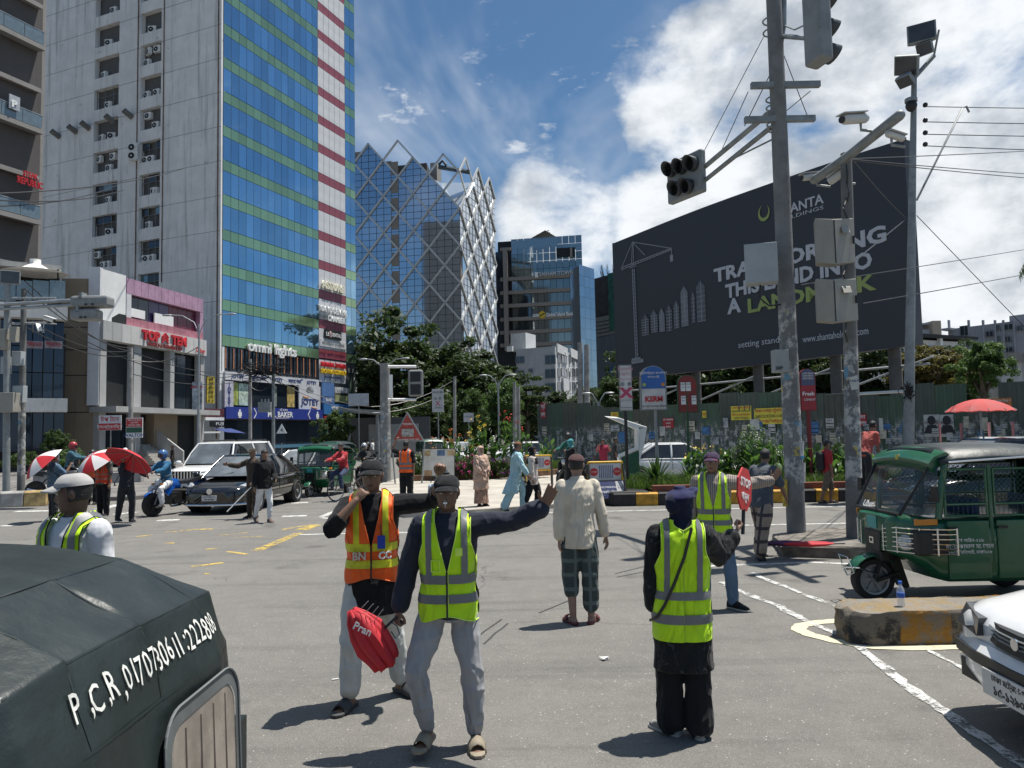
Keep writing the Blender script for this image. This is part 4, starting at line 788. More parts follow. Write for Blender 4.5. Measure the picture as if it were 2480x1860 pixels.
def leaf_cloud(centers,radii,per,size,rng,flat=.5):
 c=np.repeat(centers,per,0);r=np.repeat(radii,per,0);n=len(c)
 d=rng.normal(size=(n,3));d/=np.linalg.norm(d,axis=1,keepdims=True);p=c+d*r*(rng.random((n,1))**.45)
 nrm=d*.7+rng.normal(size=(n,3))*.6+np.array([0,0,flat]);nrm/=np.linalg.norm(nrm,axis=1,keepdims=True)
 a=np.cross(nrm,rng.normal(size=(n,3)));a/=np.linalg.norm(a,axis=1,keepdims=True);b=np.cross(nrm,a);s=size*rng.uniform(.6,1.35,(n,1))
 co=np.stack([p-a*s,p-b*s*.42,p+a*s,p+b*s*.42],1).reshape(-1,3);return co,np.arange(n*4).reshape(-1,4)
CROWNS={}
def crown(kind,seed):
 if(kind,seed)in CROWNS:return CROWNS[(kind,seed)]
 rng=np.random.default_rng(seed*17+5);n=120 if kind!='layer' else 90
 d=rng.normal(size=(n,3));d/=np.linalg.norm(d,axis=1,keepdims=True);rad_=rng.uniform(.45,1.0,(n,1))if kind!='layer' else rng.uniform(.2,1,(n,1))
 lob=1+.22*np.sin(d[:,:1]*5+seed)+.18*np.cos(d[:,1:2]*6+seed*2)
 c=d*rad_*lob
 if kind=='layer':c[:,2]=np.round(c[:,2]*3)/3*.9
 r=rng.uniform(.12,.26,(n,1))*np.array([[1,1,.75 if kind!='layer' else .3]])
 co,q=leaf_cloud(c,r,150,.05,rng);CROWNS[(kind,seed)]=(co,q);return co,q
CM={}
def tree(name,label,px,py,d,rw,rh,m,kind='round',seed=1,gz=0.,group=None,cat='tree',trunk_r=.22):
 """crown centred on the pixel at depth d, half width rw and half height rh in metres"""
 c=P(px,py,d);t=thing(name,label,cat,(c.x,c.y,gz),random.random()*6,group);key=(kind,seed,m.name)
 if key in CM:o=inst(CM[key],t)
 else:co,q=crown(kind,seed);o=numesh('crown',co,q,m,t);CM[key]=o
 o.location=(0,0,c.z-gz);o.scale=(rw,rw,rh)
 s=MB();zc=c.z-gz;s.tube([(0,0,0),(.1,.05,zc*.3),(-.05,.1,zc*.65),(0,0,zc+rh*.3)],[trunk_r*1.2,trunk_r,trunk_r*.8,trunk_r*.3],8)
 rr_=random.Random(seed)
 for k in range(6):
  a=rr_.random()*6.3;s.tube([(0,0,zc*.62),(rw*.3*cos(a),rw*.3*sin(a),zc*.85),(rw*.62*cos(a),rw*.62*sin(a),zc+rh*rr_.uniform(-.2,.45))],[trunk_r*.5,trunk_r*.35,trunk_r*.12],6)
 s.build('trunk',bark,t,60);return t
def palm(name,label,px,py,d,R,m=LF[1],seed=1,gz=0):
 c=P(px,py,d);t=thing(name,label,'palm tree',(c.x,c.y,gz),0);rr_=random.Random(seed);s=MB()
 for k in range(22):
  a=2*pi*k/22+rr_.uniform(-.2,.2);e=rr_.uniform(-.2,1.1);L_=R*rr_.uniform(.8,1.1);pts=[]
  for j in range(9):u_=j/8;pts.append(Vector((cos(a)*L_*u_*cos(e)*(1-.15*u_),sin(a)*L_*u_*cos(e)*(1-.15*u_),sin(e)*L_*u_-1.0*L_*u_*u_*.75)))
  s.tube(pts,[.05*R/3*(1-.8*j/8)for j in range(9)],4)
  for j in range(1,9):
   p=pts[j];tg=(pts[j]-pts[j-1]).normalized();sd_=tg.cross(Vector((0,0,1))).normalized()
   for h in(0,.5):
    pp=pts[j-1].lerp(p,.5+h)
    for sg in(-1,1):
     ln=R*.34*sin(pi*(.12+.8*j/9));tip=pp+sd_*sg*ln*.75+tg*ln*.5-Vector((0,0,ln*.55));w_=tg*R*.028;s.add([pp-w_,pp+w_,tip],[(0,1,2)])
 o=s.build('fronds',m,t);o.location=(0,0,c.z-gz);q=MB();zc=c.z-gz;q.tube([(.2,0,0),(.05,.1,zc*.5),(0,0,zc)],[.2,.15,.13],8);q.build('trunk',bark,t,60);return t
tg_='street trees beyond the crossing'
tree('shade_tree','broad dark tree in front of the diamond lattice tower',985,905,96,8.8,6.8,LF[0],seed=1,group=tg_)
tree('shade_tree','dark tree pressed against the glass tower base, beside the palm',1100,945,92,6.4,5.6,LF[0],seed=2,group=tg_)
tree('shade_tree','dark tree between the blue tower and the traffic pole',885,965,100,5.4,6.4,LF[0],seed=3,group=tg_)
tree('layered_tree','flat layered tree beside the white apartment block',1275,965,84,3.6,3.8,LF[0],'layer',4,group=tg_)
tree('shade_tree','sunlit young tree behind the flower bed lamp post',1215,985,70,2.4,2.8,LF[3],seed=5,group=tg_)
tree('shade_tree','low dark tree over the parked cars at the far road',1060,1010,80,5.2,2.6,LF[0],seed=6,group=tg_)
tree('shade_tree','small bright tree left of the hoarding end',1130,1000,62,1.9,2.4,LF[1],seed=7,group=tg_)
tree('shade_tree','dense dark tree behind the flower bed lamp and the palm',1175,985,88,5.6,4.6,LF[0],seed=3,group=tg_)
tree('shade_tree','dark tree closing the gap left of the apartment block',1245,1010,92,4.4,3.4,LF[0],seed=5,group=tg_)
tree('shade_tree','dark tree between the apartment block and the hoarding end',1345,1005,98,4.2,3.4,LF[0],seed=6,group=tg_)
palm('palm','drooping palm in front of the apartment block',1206,905,100,4.2,LF[1],3);palm('palm','palm beside the twin concrete posts at the hoarding',1432,955,90,4.0,LF[0],5);palm('palm','palm frond reaching in above the far right houses',2565,590,38,2.3,LF[1],9)
tree('slim_tree','slim dark conifer behind the hoarding posts',1475,960,75,.9,2.8,LF[0],seed=8,group=tg_)
tree('shade_tree','bushy tree behind the hoarding by the lightbox sign',1505,960,72,2.6,2.6,LF[1],seed=2,group=tg_)
for i,(px,py,d,rw,rh,m,lab)in enumerate(((1600,935,66,4.2,3.4,0,'dark tree filling the gap under the billboard, left of its legs'),(1720,915,64,4.6,3.8,0,'dark tree under the billboard behind the grey tin shed'),(1850,905,62,4.4,3.8,0,'dark tree under the billboard behind the signal pole'),(1990,905,58,4.2,3.6,0,'dark tree under the billboard beside the camera pole'),(2120,895,55,3.6,3.2,0,'dark tree under the right end of the billboard'),(2260,893,48,2.5,1.8,2,'yellowish flowering tree behind the hoarding'),(2378,885,42,1.5,1.55,3,'feathery bright green tree behind the hoarding'),(2320,905,60,3.2,2.2,0,'dark tree between the yellowish and the feathery tree'))):
 tree('shade_tree',lab,px,py,d,rw,rh,LF[m],seed=1+i%7,group='trees behind the hoarding')
for i,(x,y,r)in enumerate(((30,100,9),(42,118,11),(26,125,10),(60,125,12))):
 t=thing('shade_tree','dark tree of the row beyond the billboard','tree',(x,y,0),i,'trees behind the hoarding');o=inst(CM[('round',1+i%3,LF[0].name)],t);o.location=(0,0,r*.75);o.scale=(r,r,r*.85);s=MB();s.tube([(0,0,0),(0,0,r)],[.4,.25],8);s.build('trunk',bark,t)
def blades(n,L_,w_,spread,droop,seed,up=1.,z0=0.,sub=6,fold=.25,rad0=.0):
 rr_=random.Random(seed);s=MB()
 for k in range(n):
  a=rr_.random()*2*pi;el=rr_.uniform(spread[0],spread[1]);ln=L_*rr_.uniform(.6,1.15);r0=rad0*sqrt(rr_.random());b0=Vector((r0*cos(a*3.1),r0*sin(a*3.1),z0));dr=droop*rr_.uniform(.5,1.4);dirx=Vector((cos(a),sin(a),0));side=Vector((-sin(a),cos(a),0));row=[]
  for j in range(sub+1):
   u_=j/sub;p=b0+dirx*(ln*u_*cos(el))+Vector((0,0,ln*(u_*sin(el)-dr*u_*u_*.5)));w2=w_*sin(pi*min(.98,.12+.86*u_))*rr_.uniform(.95,1.05);row.append([p-side*w2+Vector((0,0,fold*w2)),p,p+side*w2+Vector((0,0,fold*w2))])
  s.grid(row)
 return s
gz_=.40
def plant(name,label,px,py,d,mbs,group='plants in the kerbed bed',z=None,cat='plant'):
 c=P(px,py,d);t=thing(name,label,cat,(c.x,c.y,gz_ if z is None else z),random.random()*6,group)
 for nm,mb,m in mbs:
  o=mb.build(nm,m,t,60)
  if nm=='blossom':o['kind']='stuff'
 return t
SPK=leafmat('spiky_leaf',(.035,.075,.02),(.06,.12,.03),.25,.4);CAN=leafmat('canna_leaf',(.045,.11,.03),(.09,.17,.05),.4,.4);STEM=mat('stem_green',(.06,.12,.03),.6)
plant('spiky_plant','large spiky green plant beside the kerb nose and the lightbox sign',1590,1160,20.6,[('leaves',blades(190,.98,.028,(.15,1.5),.55,1,sub=6),SPK)]);plant('spiky_plant','smaller spiky plant right of the large one',1670,1160,21.4,[('leaves',blades(70,.65,.03,(.3,1.4),.5,2),SPK)])
def canna(n,h,seed,fl):
 rr_=random.Random(seed);s=MB();f=MB();st=MB()
 for k in range(n):
  x,y=rr_.gauss(0,.28),rr_.gauss(0,.22);hh=h*rr_.uniform(.8,1.35);st.tube([(x,y,0),(x+.03,y,hh)],.012,5)
  q=blades(6,.42,.075,(.7,1.35),.5,seed*50+k,sub=5)
  for i,v in enumerate(q.v):q.v[i]=(v[0]+x,v[1]+y,v[2]+hh*.25+(i//18)*hh*.11)
  s.add(q.v,q.f)
  for j in range(5):
   c=Vector((x+.03+rr_.gauss(0,.035),y+rr_.gauss(0,.035),hh+rr_.uniform(0,.16)));r_=rr_.uniform(.03,.055);f.add([c+Vector((rr_.gauss(0,1),rr_.gauss(0,1),rr_.gauss(0,1))).normalized()*r_ for _ in range(6)],[(0,1,2),(2,3,4),(4,5,0),(1,3,5)])
 out=[('leaves',s,CAN),('stem',st,STEM)]
 if fl:out.append(('blossom',f,fl))
 return out
FL={k:mat('petal_'+k,c,.6,var=.2)for k,c in dict(red=(.55,.06,.03),yellow=(.7,.5,.06),orange=(.65,.22,.04),pink=(.5,.07,.22),purple=(.22,.05,.25),white=(.7,.68,.6),salmon=(.62,.28,.16)).items()}
for i,(px,d,n,h,f,lab)in enumerate(((1700,21.8,7,.8,'yellow','canna clump with one yellow bloom behind the spiky plant'),(1765,22,8,.8,None,'leafy canna left of the round bush'),(1858,20.6,10,1.0,None,'broad leaved canna in front of the round bush'),(1940,20.8,8,.9,None,'broad leaved canna behind the signal pole'),(1985,20.6,8,.75,None,'leafy canna at the foot of the red cement sign'),(2070,20.4,7,.7,None,'leafy canna beside the bending man'),(2110,20.6,6,.6,None,'low canna by the windscreen of the green auto rickshaw'))):
 plant('canna_plant',lab,px,1150,d,canna(n,h,i+3,FL[f]if f else None))
def bush(name,label,px,py,d,r,m,fl=None,z=.4,group='plants in the kerbed bed',nl=2600,size=.05):
 rng=np.random.default_rng(int(px));c=P(px,py,d);t=thing(name,label,'bush',(c.x,c.y,z),0,group);n=40;dd=rng.normal(size=(n,3));dd/=np.linalg.norm(dd,axis=1,keepdims=True);dd[:,2]=np.abs(dd[:,2])*.9
 co,q=leaf_cloud(dd*np.array(r)*rng.uniform(.55,.95,(n,1)),np.full((n,1),.3)*np.array([r]),nl//n,size,rng);numesh('leaves',co,q,m,t)
 s=MB()
 for k in range(6):a=k*1.05;s.tube([(0,0,0),(r[0]*.5*cos(a),r[1]*.5*sin(a),r[2]*.7)],.02,5)
 s.build('stem',bark,t)
 if fl:co,q=leaf_cloud(dd*np.array(r)*rng.uniform(.9,1.1,(n,1)),np.full((n,1),.12)*np.array([r]),14,size*.7,rng);numesh('blossom',co,q,fl,t)['kind']='stuff'
 return t
bush('round_bush','round flowering bush full of pale buds in the kerbed bed',1835,1120,22.0,(.85,.7,1.55),LF[3],FL['white'],nl=4200);bush('round_bush','dense dark bush beside the boy with a backpack',2035,1130,21.6,(.6,.5,1.2),LF[1]);bush('round_bush','small dark bush behind the shirted man',1760,1150,22.6,(.6,.5,.6),LF[0])
for i,(px,py,d,n,h,f,lab)in enumerate(((1060,1120,30.5,7,1.15,'salmon','salmon canna at the left end of the flower bed'),(1095,1120,31,8,1.3,'orange','orange canna next to the salmon one'),(1130,1120,31,9,1.2,'yellow','yellow flowering canna in the flower bed'),(1165,1115,31.5,10,1.7,'yellow','tall yellow canna in the middle of the flower bed'),(1205,1115,30.5,9,1.35,'white','pale flowered canna with broad leaves'),(1240,1115,32,9,1.9,'red','tall red flowering canna over the woman in pink'),(1270,1115,31.5,8,1.3,None,'tall leafy canna with upright leaves'),(1300,1115,30.5,8,1.1,None,'leafy canna behind the barricade'))):
 plant('canna_plant',lab,px,py,d,canna(n,h,i+20,FL[f]if f else None),'plants in the flower bed',.32)
for i,(px,d,r,f,lab)in enumerate(((1075,29.8,(.6,.4,.75),'purple','purple flowering shrub left of the flower bed board'),(1145,29.9,(.7,.4,.8),'pink','pink flowering shrub behind the woman in pink'),(1210,30,(.7,.4,.7),'purple','dark shrub with a few purple flowers'),(1265,29.8,(.6,.4,.7),'pink','pink specked shrub near the motorbike'),(1020,30.4,(.5,.4,.9),'white','bright green shrub behind the orange vested man'))):bush('flower_shrub',lab,px,1140,d,r,LF[3]if i==4 else LF[1],FL[f],.32,'plants in the flower bed',1600,.06)
def grass(name,label,polyfn,n,h,z,m,seed):
 rng=np.random.default_rng(seed);p=polyfn(rng,n);a=rng.random(n)*2*pi;hh=h*rng.uniform(.4,1.2,n);lean=rng.normal(size=(n,2))*.45*hh[:,None];w_=.008
 b=np.c_[p,np.full(n,z)];sd_=np.c_[np.cos(a),np.sin(a),np.zeros(n)]*w_;mid=b+np.c_[lean*.35,hh*.6];top=b+np.c_[lean,hh]
 co=np.stack([b-sd_,b+sd_,mid+sd_*.7,mid-sd_*.7,top+sd_*.15,top-sd_*.15],1).reshape(-1,3);i0=np.arange(n)[:,None]*6;o=numesh(name,co,np.concatenate([i0+np.array([[0,1,2,3]]),i0+np.array([[3,2,4,5]])]),m);o['kind']='stuff';o['label']=label;return o
GRM=leafmat('grass_blades',(.05,.10,.02),(.10,.16,.04),.4)
grass('grass','tufted green grass growing in the kerbed bed',lambda r,n:np.c_[r.uniform(2.9,17,n),Y0+.38+r.beta(1.2,1.6,n)*3],26000,.26,.40,GRM,3)
fx=np.array(FBo)
def infb(r,n):
 t=r.random((n,2));f0=np.array(FBo[0])*(1-t[:,:1])+np.array(FBo[3])*t[:,:1];b0=np.array(FBo[6])*(1-t[:,:1])+np.array(FBo[4])*t[:,:1];return f0*(1-t[:,1:]**1.4*.6)+b0*t[:,1:]**1.4*.6
grass('grass','bright grass in the flower bed of the traffic island',infb,14000,.34,.32,GRM,5)
tree('topiary','clipped ball shrub in front of the podium glass',135,1072,45,.75,.75,LF[1],seed=3,cat='bush',trunk_r=.06)
for i,(px,py,d,r,lab)in enumerate(((75,1100,44,.8,'leafy shrub at the podium beside the ball shrub'),(172,1092,43,1.0,'pale green shrub under the number column'),(265,1092,45,1.1,'wide green shrub in front of the shop steps'),(30,1105,42,.8,'low shrub behind the signal mast'),(165,1115,42,.6,'yellowish low shrub under the number column'))):bush('shrub',lab,px,py,d,(r,r*.7,r*.8),LF[3]if i in(1,2,4)else LF[1],None,.14+CAMZ*0+max(0,P(px,py,d).z-r*.8),'shrubs before the podium',1500,.07)
tree('street_shrub','small tree in front of the bakery',815,1035,62,1.6,1.7,LF[1],seed=6,cat='tree',trunk_r=.07)
bush('shrub','shrub at the foot of the small bakery tree',850,1065,60,(1.3,1.,1.),LF[1],None,.2,None,1400,.08)
# ================= vehicles (local: forward +x, left +y) =================
GREEN=mat('rickshaw_green',(.010,.095,.042),.3,var=.12,vs=2,coat=.5,dirt=.12);CANV=mat('canvas_black',(.013,.020,.020),.42,var=.25,vs=2.5,bump=.3,bs=9,spec=.5);WG=mat('windscreen',(.05,.06,.065),.04,var=0,alpha=.42,spec=.8)
TINT=mat('tinted_glass',(.012,.014,.016),.04,var=0,spec=.9);LAMP=mat('lamp_glass',(.55,.57,.58),.08,.3,0,spec=.9);PLATE=mat('number_plate',(.62,.62,.6),.5);AMB=mat('amber_lens',(.6,.22,.02),.2);REDL=mat('red_lens',(.4,.02,.02),.2)
def wheel(parent,loc,R,w_,name='wheel',rimm=steel,axis='Y',spokes=6):
 t=bpy.data.objects.new(name,None);COL.objects.link(t);t.parent=parent;t.location=loc;s=MB();n=28
 prof=[(R*.68,-.42),(R*.80,-.5),(R*.93,-.5),(R*.985,-.34),(R,0),(R*.985,.34),(R*.93,.5),(R*.80,.5),(R*.68,.42)]
 rings=[[(r*cos(2*pi*k/n),h*w_,r*sin(2*pi*k/n))for k in range(n)]for r,h in prof];s.loft(rings,False);s.loft([rings[-1],rings[0]],False);s.build('tyre',rubber,t,50)
 s=MB();s.loft([[(r*cos(2*pi*k/n),h*w_,r*sin(2*pi*k/n))for k in range(n)]for r,h in((R*.70,-.45),(R*.62,-.40),(R*.60,-.2))],False);s.loft([[(r*cos(2*pi*k/n),h*w_,r*sin(2*pi*k/n))for k in range(n)]for r,h in((R*.60,.2),(R*.62,.40),(R*.70,.45))],False)
 s.cyl((0,-w_*.42,0),(0,w_*.42,0),R*.16,12)
 for k in range(spokes):a=2*pi*k/spokes;s.box((R*.38*cos(a),0,R*.38*sin(a)),(R*.5,w_*.62,R*.16),R=Matrix.Rotation(-a,3,'Y'))
 s.cyl((0,-w_*.1,0),(0,w_*.1,0),R*.62,n);s.build('rim',rimm,t,40);return t
def rrect(cx,w_,z0,z1,n=24,e=4.,x=0.,ztop_w=1.):
 out=[]
 for k in range(n):
  a=2*pi*k/n;c,s_=cos(a),sin(a);y=w_*(abs(c)**(2/e))*(1 if c>0 else-1);z=(z0+z1)/2+(z1-z0)/2*(abs(s_)**(2/e))*(1 if s_>0 else-1)
  if s_>0:y*=1-(1-ztop_w)*abs(s_)**2
  out.append((x,y,z))
 return out
def cng(label,loc,rz,letters=True,group='auto rickshaws at the crossing'):
 t=thing('auto_rickshaw',label,'auto rickshaw',loc,rz,group)
 s=MB();s.loft([rrect(0,w_,z0,z1,28,6,x)for x,w_,z0,z1 in((-1.32,.50,.45,.85),(-1.30,.58,.38,.94),(-1.1,.63,.28,.96),(-.4,.64,.26,.96),(.45,.64,.27,.96),(.62,.63,.32,.97),(.74,.60,.45,.985),(.85,.53,.52,.99),(.94,.43,.55,.98),(.99,.32,.58,.95))]);s.build('body',GREEN,t,40)
 for x0,x1 in((.10,.54),(-1.08,.02)):
  for sg in(-1,1):
   s=MB();s.b2((x0,sg*.636,.34),(x1,sg*.652,.93));d_=s.build('door_panel',GREEN,t,None,.01);s=MB();s.box((x1-.05,sg*.665,.86),(.1,.025,.025));s.build('handle',black,d_)
 for sg in(-1,1):
  s=MB()
  for x0,x1 in((.10,.54),(-1.08,.02)):
   for a,b in(((x0,1.46),(x1,1.46)),((x0,.97),(x0,1.47)),((x1,.97),(x1,1.47)),((x0,1.10),(x1,1.10)),((x0,.98),(x1,.98))):s.tube([(a[0],sg*.63,a[1]),(b[0],sg*.63,b[1])],.014,6)
  s.build('cage_frame',GREEN,t)
 s=MB()
 for sg in(-1,1):
  for x0,x1 in((.10,.54),(-1.08,.02)):
   st=.058;n=int((x1-x0+.36)/st)
   for k in range(n+1):
    for dr in(1,-1):
     a=x0-.36+k*st if dr==1 else x0+k*st;b=a+.36 if dr==1 else a-.36;pts=[]
     za,zb=1.10,1.46;lo,hi=max(min(a,b),x0),min(max(a,b),x1)
     if hi<=lo:continue
     f=lambda xx:za+(zb-za)*(xx-a)/(b-a)
     s.tube([(lo,sg*.628,f(lo)),(hi,sg*.628,f(hi))],.0035,3,False)
   for k in range(int((x1-x0)/.05)):s.tube([(x0+k*.05,sg*.628,.98),(x0+k*.05,sg*.628,1.10)],.003,3,False)
 o=s.build('wire_mesh',mat('mesh_green',(.02,.06,.035),.5),t);o['kind']='stuff'
 for sg in(-1,1):s=MB();s.tube([(.60,sg*.60,.95),(.57,sg*.61,1.2),(.50,sg*.60,1.52)],.035,8);s.tube([(.06,sg*.625,.5),(.06,sg*.625,1.5)],.022,6);s.tube([(-1.14,sg*.62,.9),(-1.12,sg*.60,1.5)],.022,6);s.build('pillar',GREEN,t,60)
 A_=[(.93,-.47,.99),(.93,.47,.99),(.62,.54,1.50),(.62,-.54,1.50)];s=MB();s.add(A_,[(0,1,2,3)])
 for sg in(-1,1):s.add([(.93,sg*.475,.99),(.68,sg*.60,.99),(.55,sg*.58,1.48),(.62,sg*.545,1.50)],[(0,1,2,3)])
 s.build('windscreen',WG,t);s=MB();fp=[Vector(q)for q in A_];s.tube([fp[0],fp[1],fp[2],fp[3],fp[0]],.02,6);s.tube([(.95,.05,1.0),(.82,-.2,1.25)],.008,5);s.build('windscreen_rubber',black,t)
 s=MB();s.loft([[(x,y*.58*sc,z)for x,y,z in((a_[0],k/4-1,a_[1]-.05*(k/4-1)**2)for k in range(9))]+[(a_[0]-.10,.56*sc*(1-k/4),a_[1]-.06-.05*(k/4-1)**2)for k in range(9)]for a_,sc in(((.64,1.50),1.),((.66,1.57),1.),((.60,1.64),1.),((.48,1.69),1.03))]);s.build('brow',GREEN,t,50)
 s=MB();rows=[]
 for x,z,w_ in((.56,1.665,.63),(.40,1.705,.66),(.0,1.725,.67),(-.5,1.71,.67),(-.95,1.66,.66),(-1.15,1.58,.64),(-1.27,1.44,.63),(-1.31,1.2,.62),(-1.33,.93,.61)):
  vert=x<-1.2
  rows.append([(x+(.10*(abs(u_)**6)if vert else 0),u_*w_,z-(0 if vert else(.035*u_*u_+.12*max(0,abs(u_)-.82)/.18)-0))for u_ in(-1,-.96,-.88,-.6,-.3,0,.3,.6,.88,.96,1)])
 s.grid(rows);o=s.build('canvas_roof',CANV,t,35);sm=o.modifiers.new('solid','SOLIDIFY');sm.thickness=.012
 for sg in(-1,1):s=MB();s.tube([(.5,sg*.665,1.535),(-.3,sg*.675,1.575),(-1.0,sg*.66,1.51),(-1.2,sg*.64,1.4)],.012,6);s.build('roof_trim',chrome,t);s=MB();s.b2((-1.25,sg*.60,.96),(-1.10,sg*.61,1.5));s.build('side_flap',CANV,t)
 s=MB();s.loft([[(x,y,z)for y,z in((-.15,.55),(.15,.55),(.18,.78),(-.18,.78))]for x in(.93,1.005)]);s.b2((.9,-.17,.45),(1.0,.17,.56));s.build('grille',black,t,None,.01);q=MB();q.b2((1.006,-.045,.63),(1.012,.045,.70));q.build('badge',chrome,t);txt('RE',.05,letter_b,t,(1.014,0,.665),Matrix(((0,0,1),(1,0,0),(0,1,0))),ext=.001)
 q=MB();q.b2((.992,-.10,.80),(1.0,.10,.93));q.build('plate',mat('teal_plate',(.06,.32,.30),.4),t)
 for sg in(-1,1):
  h=bpy.data.objects.new('headlight',None);COL.objects.link(h);h.parent=t;Rm=Matrix.Rotation(sg*.75,3,'Z')@Matrix.Rotation(pi/2,3,'Y')
  q=MB();q.lathe([(.0,0),(.095,0),(.10,.02),(.08,.035),(0,.05)],18,(.865,sg*.46,.70),Rm);q.build('lens',LAMP,h,50);q=MB();q.b2((.50,sg*.50,.58),(.86,sg*.655,.84));q.build('lamp_housing',black,h,None,.03)
  q=MB()
  for zz in(.60,.65,.70,.75,.80,.85):q.tube([(1.0,sg*.22,zz*.9+.05),(.95,sg*.42,zz),(.82,sg*.62,zz),(.55,sg*.69,zz),(.46,sg*.68,zz)],.007,5)
  for p0,p1 in(((.95,.42),.0),((.82,.62),0),((.66,.672),0),((.46,.68),0),((1.0,.24),0)):q.tube([(p0[0],sg*p0[1],.585),(p0[0],sg*p0[1],.86)],.008,5)
  q.build('lamp_guard',chrome,h,60);q=MB();q.b2((.62,sg*.60,.89),(.86,sg*.615,.95));q.build('indicator',AMB,h)
  q=MB();q.tube([(.66,sg*.60,1.15),(.72,sg*.72,1.2)],.01,5);q.box((.72,sg*.76,1.22),(.03,.1,.16));q.build('mirror',black,t)
 s=MB();s.loft([[(1.02+(.27+.0*k)*cos(rad(a)),y,.235+.27*sin(rad(a))+(.02 if abs(y)<.05 else 0))for y in(-.10,-.06,0,.06,.10)]for a in range(20,190,14)],False,False);o=s.build('mudguard',GREEN,t,60);sm=o.modifiers.new('solid','SOLIDIFY');sm.thickness=.01
 s=MB();s.tube([(1.28,-.12,.33),(1.34,-.10,.5),(1.34,.10,.5),(1.28,.12,.33),(1.30,0,.28),(1.28,-.12,.33)],.008,5);s.tube([(1.02,.11,.3),(1.22,.12,.38),(1.36,.0,.37),(1.22,-.12,.38),(1.02,-.11,.3)],.008,5);s.build('hoop',chrome,t)
 s=MB();s.tube([(.88,.0,.62),(1.02,.07,.25)],.03,6);s.tube([(.75,.09,.32),(1.02,.09,.235)],.025,6);s.prism([(.76,-.1,.5),(.86,-.1,.4),(.70,-.1,.14),(.66,-.1,.16)],(0,.2,0));s.build('fork',black,t)
 wheel(t,(1.02,0,.235),.235,.12);
 for sg in(-1,1):wheel(t,(-.82,sg*.52,.235),.235,.13)
 s=MB();s.b2((-1.1,-.55,.3),(.5,.55,.33));s.b2((-.95,-.56,.5),(-.45,.56,.62));s.b2((-1.08,-.56,.62),(-.95,.56,1.1));s.b2((.0,-.25,.55),(.3,.25,.66));s.b2((-.08,-.25,.66),(.0,.25,1.12));s.build('seat',mat('seat_blue',(.02,.05,.16),.6),t,None,.03)
 s=MB();s.tube([(.78,0,.9),(.62,0,1.05)],.02,6);s.tube([(.58,-.28,1.05),(.66,0,1.06),(.58,.28,1.05)],.014,6);s.build('handlebar',black,t)
 if letters:
  for st,x,z,sz in(('মেঘ লাইন-২১৯',.32,.73,.05),('মোঃ কামাল হোসেন',.32,.67,.06),('২৬৫টি মিলগেট, ঢাকা২১৬',.32,.61,.045)):
   o=txt(st,sz,letter_w,t,(x,.656,z),Matrix.Rotation(pi,3,'Z')@RX,ext=.001)
  txt('Uber',.11,letter_w,t,(.92,-.20,1.045),Matrix(((0,-.5,.86),(1,0,0),(0,.86,.5))),ext=.001);txt('মা',.09,letter_y,t,(.672,0,1.57),Matrix(((0,-.3,.95),(1,0,0),(0,.95,.3))),ext=.002)
  q=MB()
  for k in range(6):a=k*pi/3+.3;q.prism([(-.38+.015*cos(a+1.6),.656,.68+.015*sin(a+1.6)),(-.38+.08*cos(a),.656,.68+.08*sin(a)),(-.38+.015*cos(a-1.6),.656,.68+.015*sin(a-1.6))],(0,.002,0))
  q.build('flower_painting',mat('painted_blue',(.10,.22,.5),.5),t);q=MB();q.tube([(-.38,.657,.62),(-.36,.657,.52),(-.38,.657,.42)],.006,5);q.build('stem_painting',mat('painted_stem',(.06,.10,.04),.5),t)
 return t
cng('green auto rickshaw with chrome lamp guards beside the median, its side toward the street',(4.98,8.42,0),pi+.03)
c2=cng('green auto rickshaw waiting behind the black sedan, facing the crossing',(-6.45,25.2,0),atan2(-.985,-.17),False)
fg=thing('auto_rickshaw','dark canvas hood of a rickshaw with a painted phone number and a rear window','auto rickshaw',(-2.1,2.1,0),0,'auto rickshaws at the crossing')
O=Vector((2.1,-2.1,0))
prof=[(-3.3,1.60),(-2.9,1.615),(-2.4,1.61),(-1.9,1.59),(-1.55,1.565),(-1.27,1.525),(-1.145,1.475),(-1.03,1.43),(-.985,1.33),(-.955,1.235),(-.945,1.1),(-.935,.9),(-.93,.5)]
cols=[(1.40,.30),(1.415,.20),(1.45,.10),(1.54,.028),(1.72,0),(1.74,.004),(2.06,.0),(2.08,.004),(2.42,0),(2.56,.028),(2.68,.10),(2.73,.20),(2.75,.30)]
rows=[];
for i,(x,z)in enumerate(prof):
 a=Vector(prof[max(i-1,0)]);b=Vector(prof[min(i+1,len(prof)-1)]);tn=(b-a).normalized();nrm=Vector((-tn.y,tn.x));row=[]
 for j,(y,ins)in enumerate(cols):
  k=1.0 if i<7 else .8;sag=.008*sin(i*1.7+j*2.3)+.004*sin(i*4.1+j);w_=.018*max(0,sin(j*pi/6))*sin(i*pi/2.0)if 6<i else 0
  row.append(Vector((x-nrm.x*ins*k*1.,y,z-nrm.y*ins*k+(.055*(1-((y-2.08)/.7)**2)*max(0,min(1,(-1.02-x)/.4)))))+O+Vector((nrm.x,0,nrm.y))*sag)
 rows.append(row)
s=MB();s.grid([r_[::-1]for r_ in rows]);o=s.build('canvas_hood',CANV,fg,180);hood=o
sb=o.modifiers.new('sub','SUBSURF');sb.levels=sb.render_levels=4;sb.subdivision_type='SIMPLE';sm2=o.modifiers.new('smooth','SMOOTH');sm2.factor=.5;sm2.iterations=9;tx_=bpy.data.textures.new('canvas_tex','CLOUDS');tx_.noise_scale=.22;tx_.noise_depth=3;dm=o.modifiers.new('disp','DISPLACE');dm.texture=tx_;dm.strength=.012;dm.texture_coords='LOCAL'
s=MB()
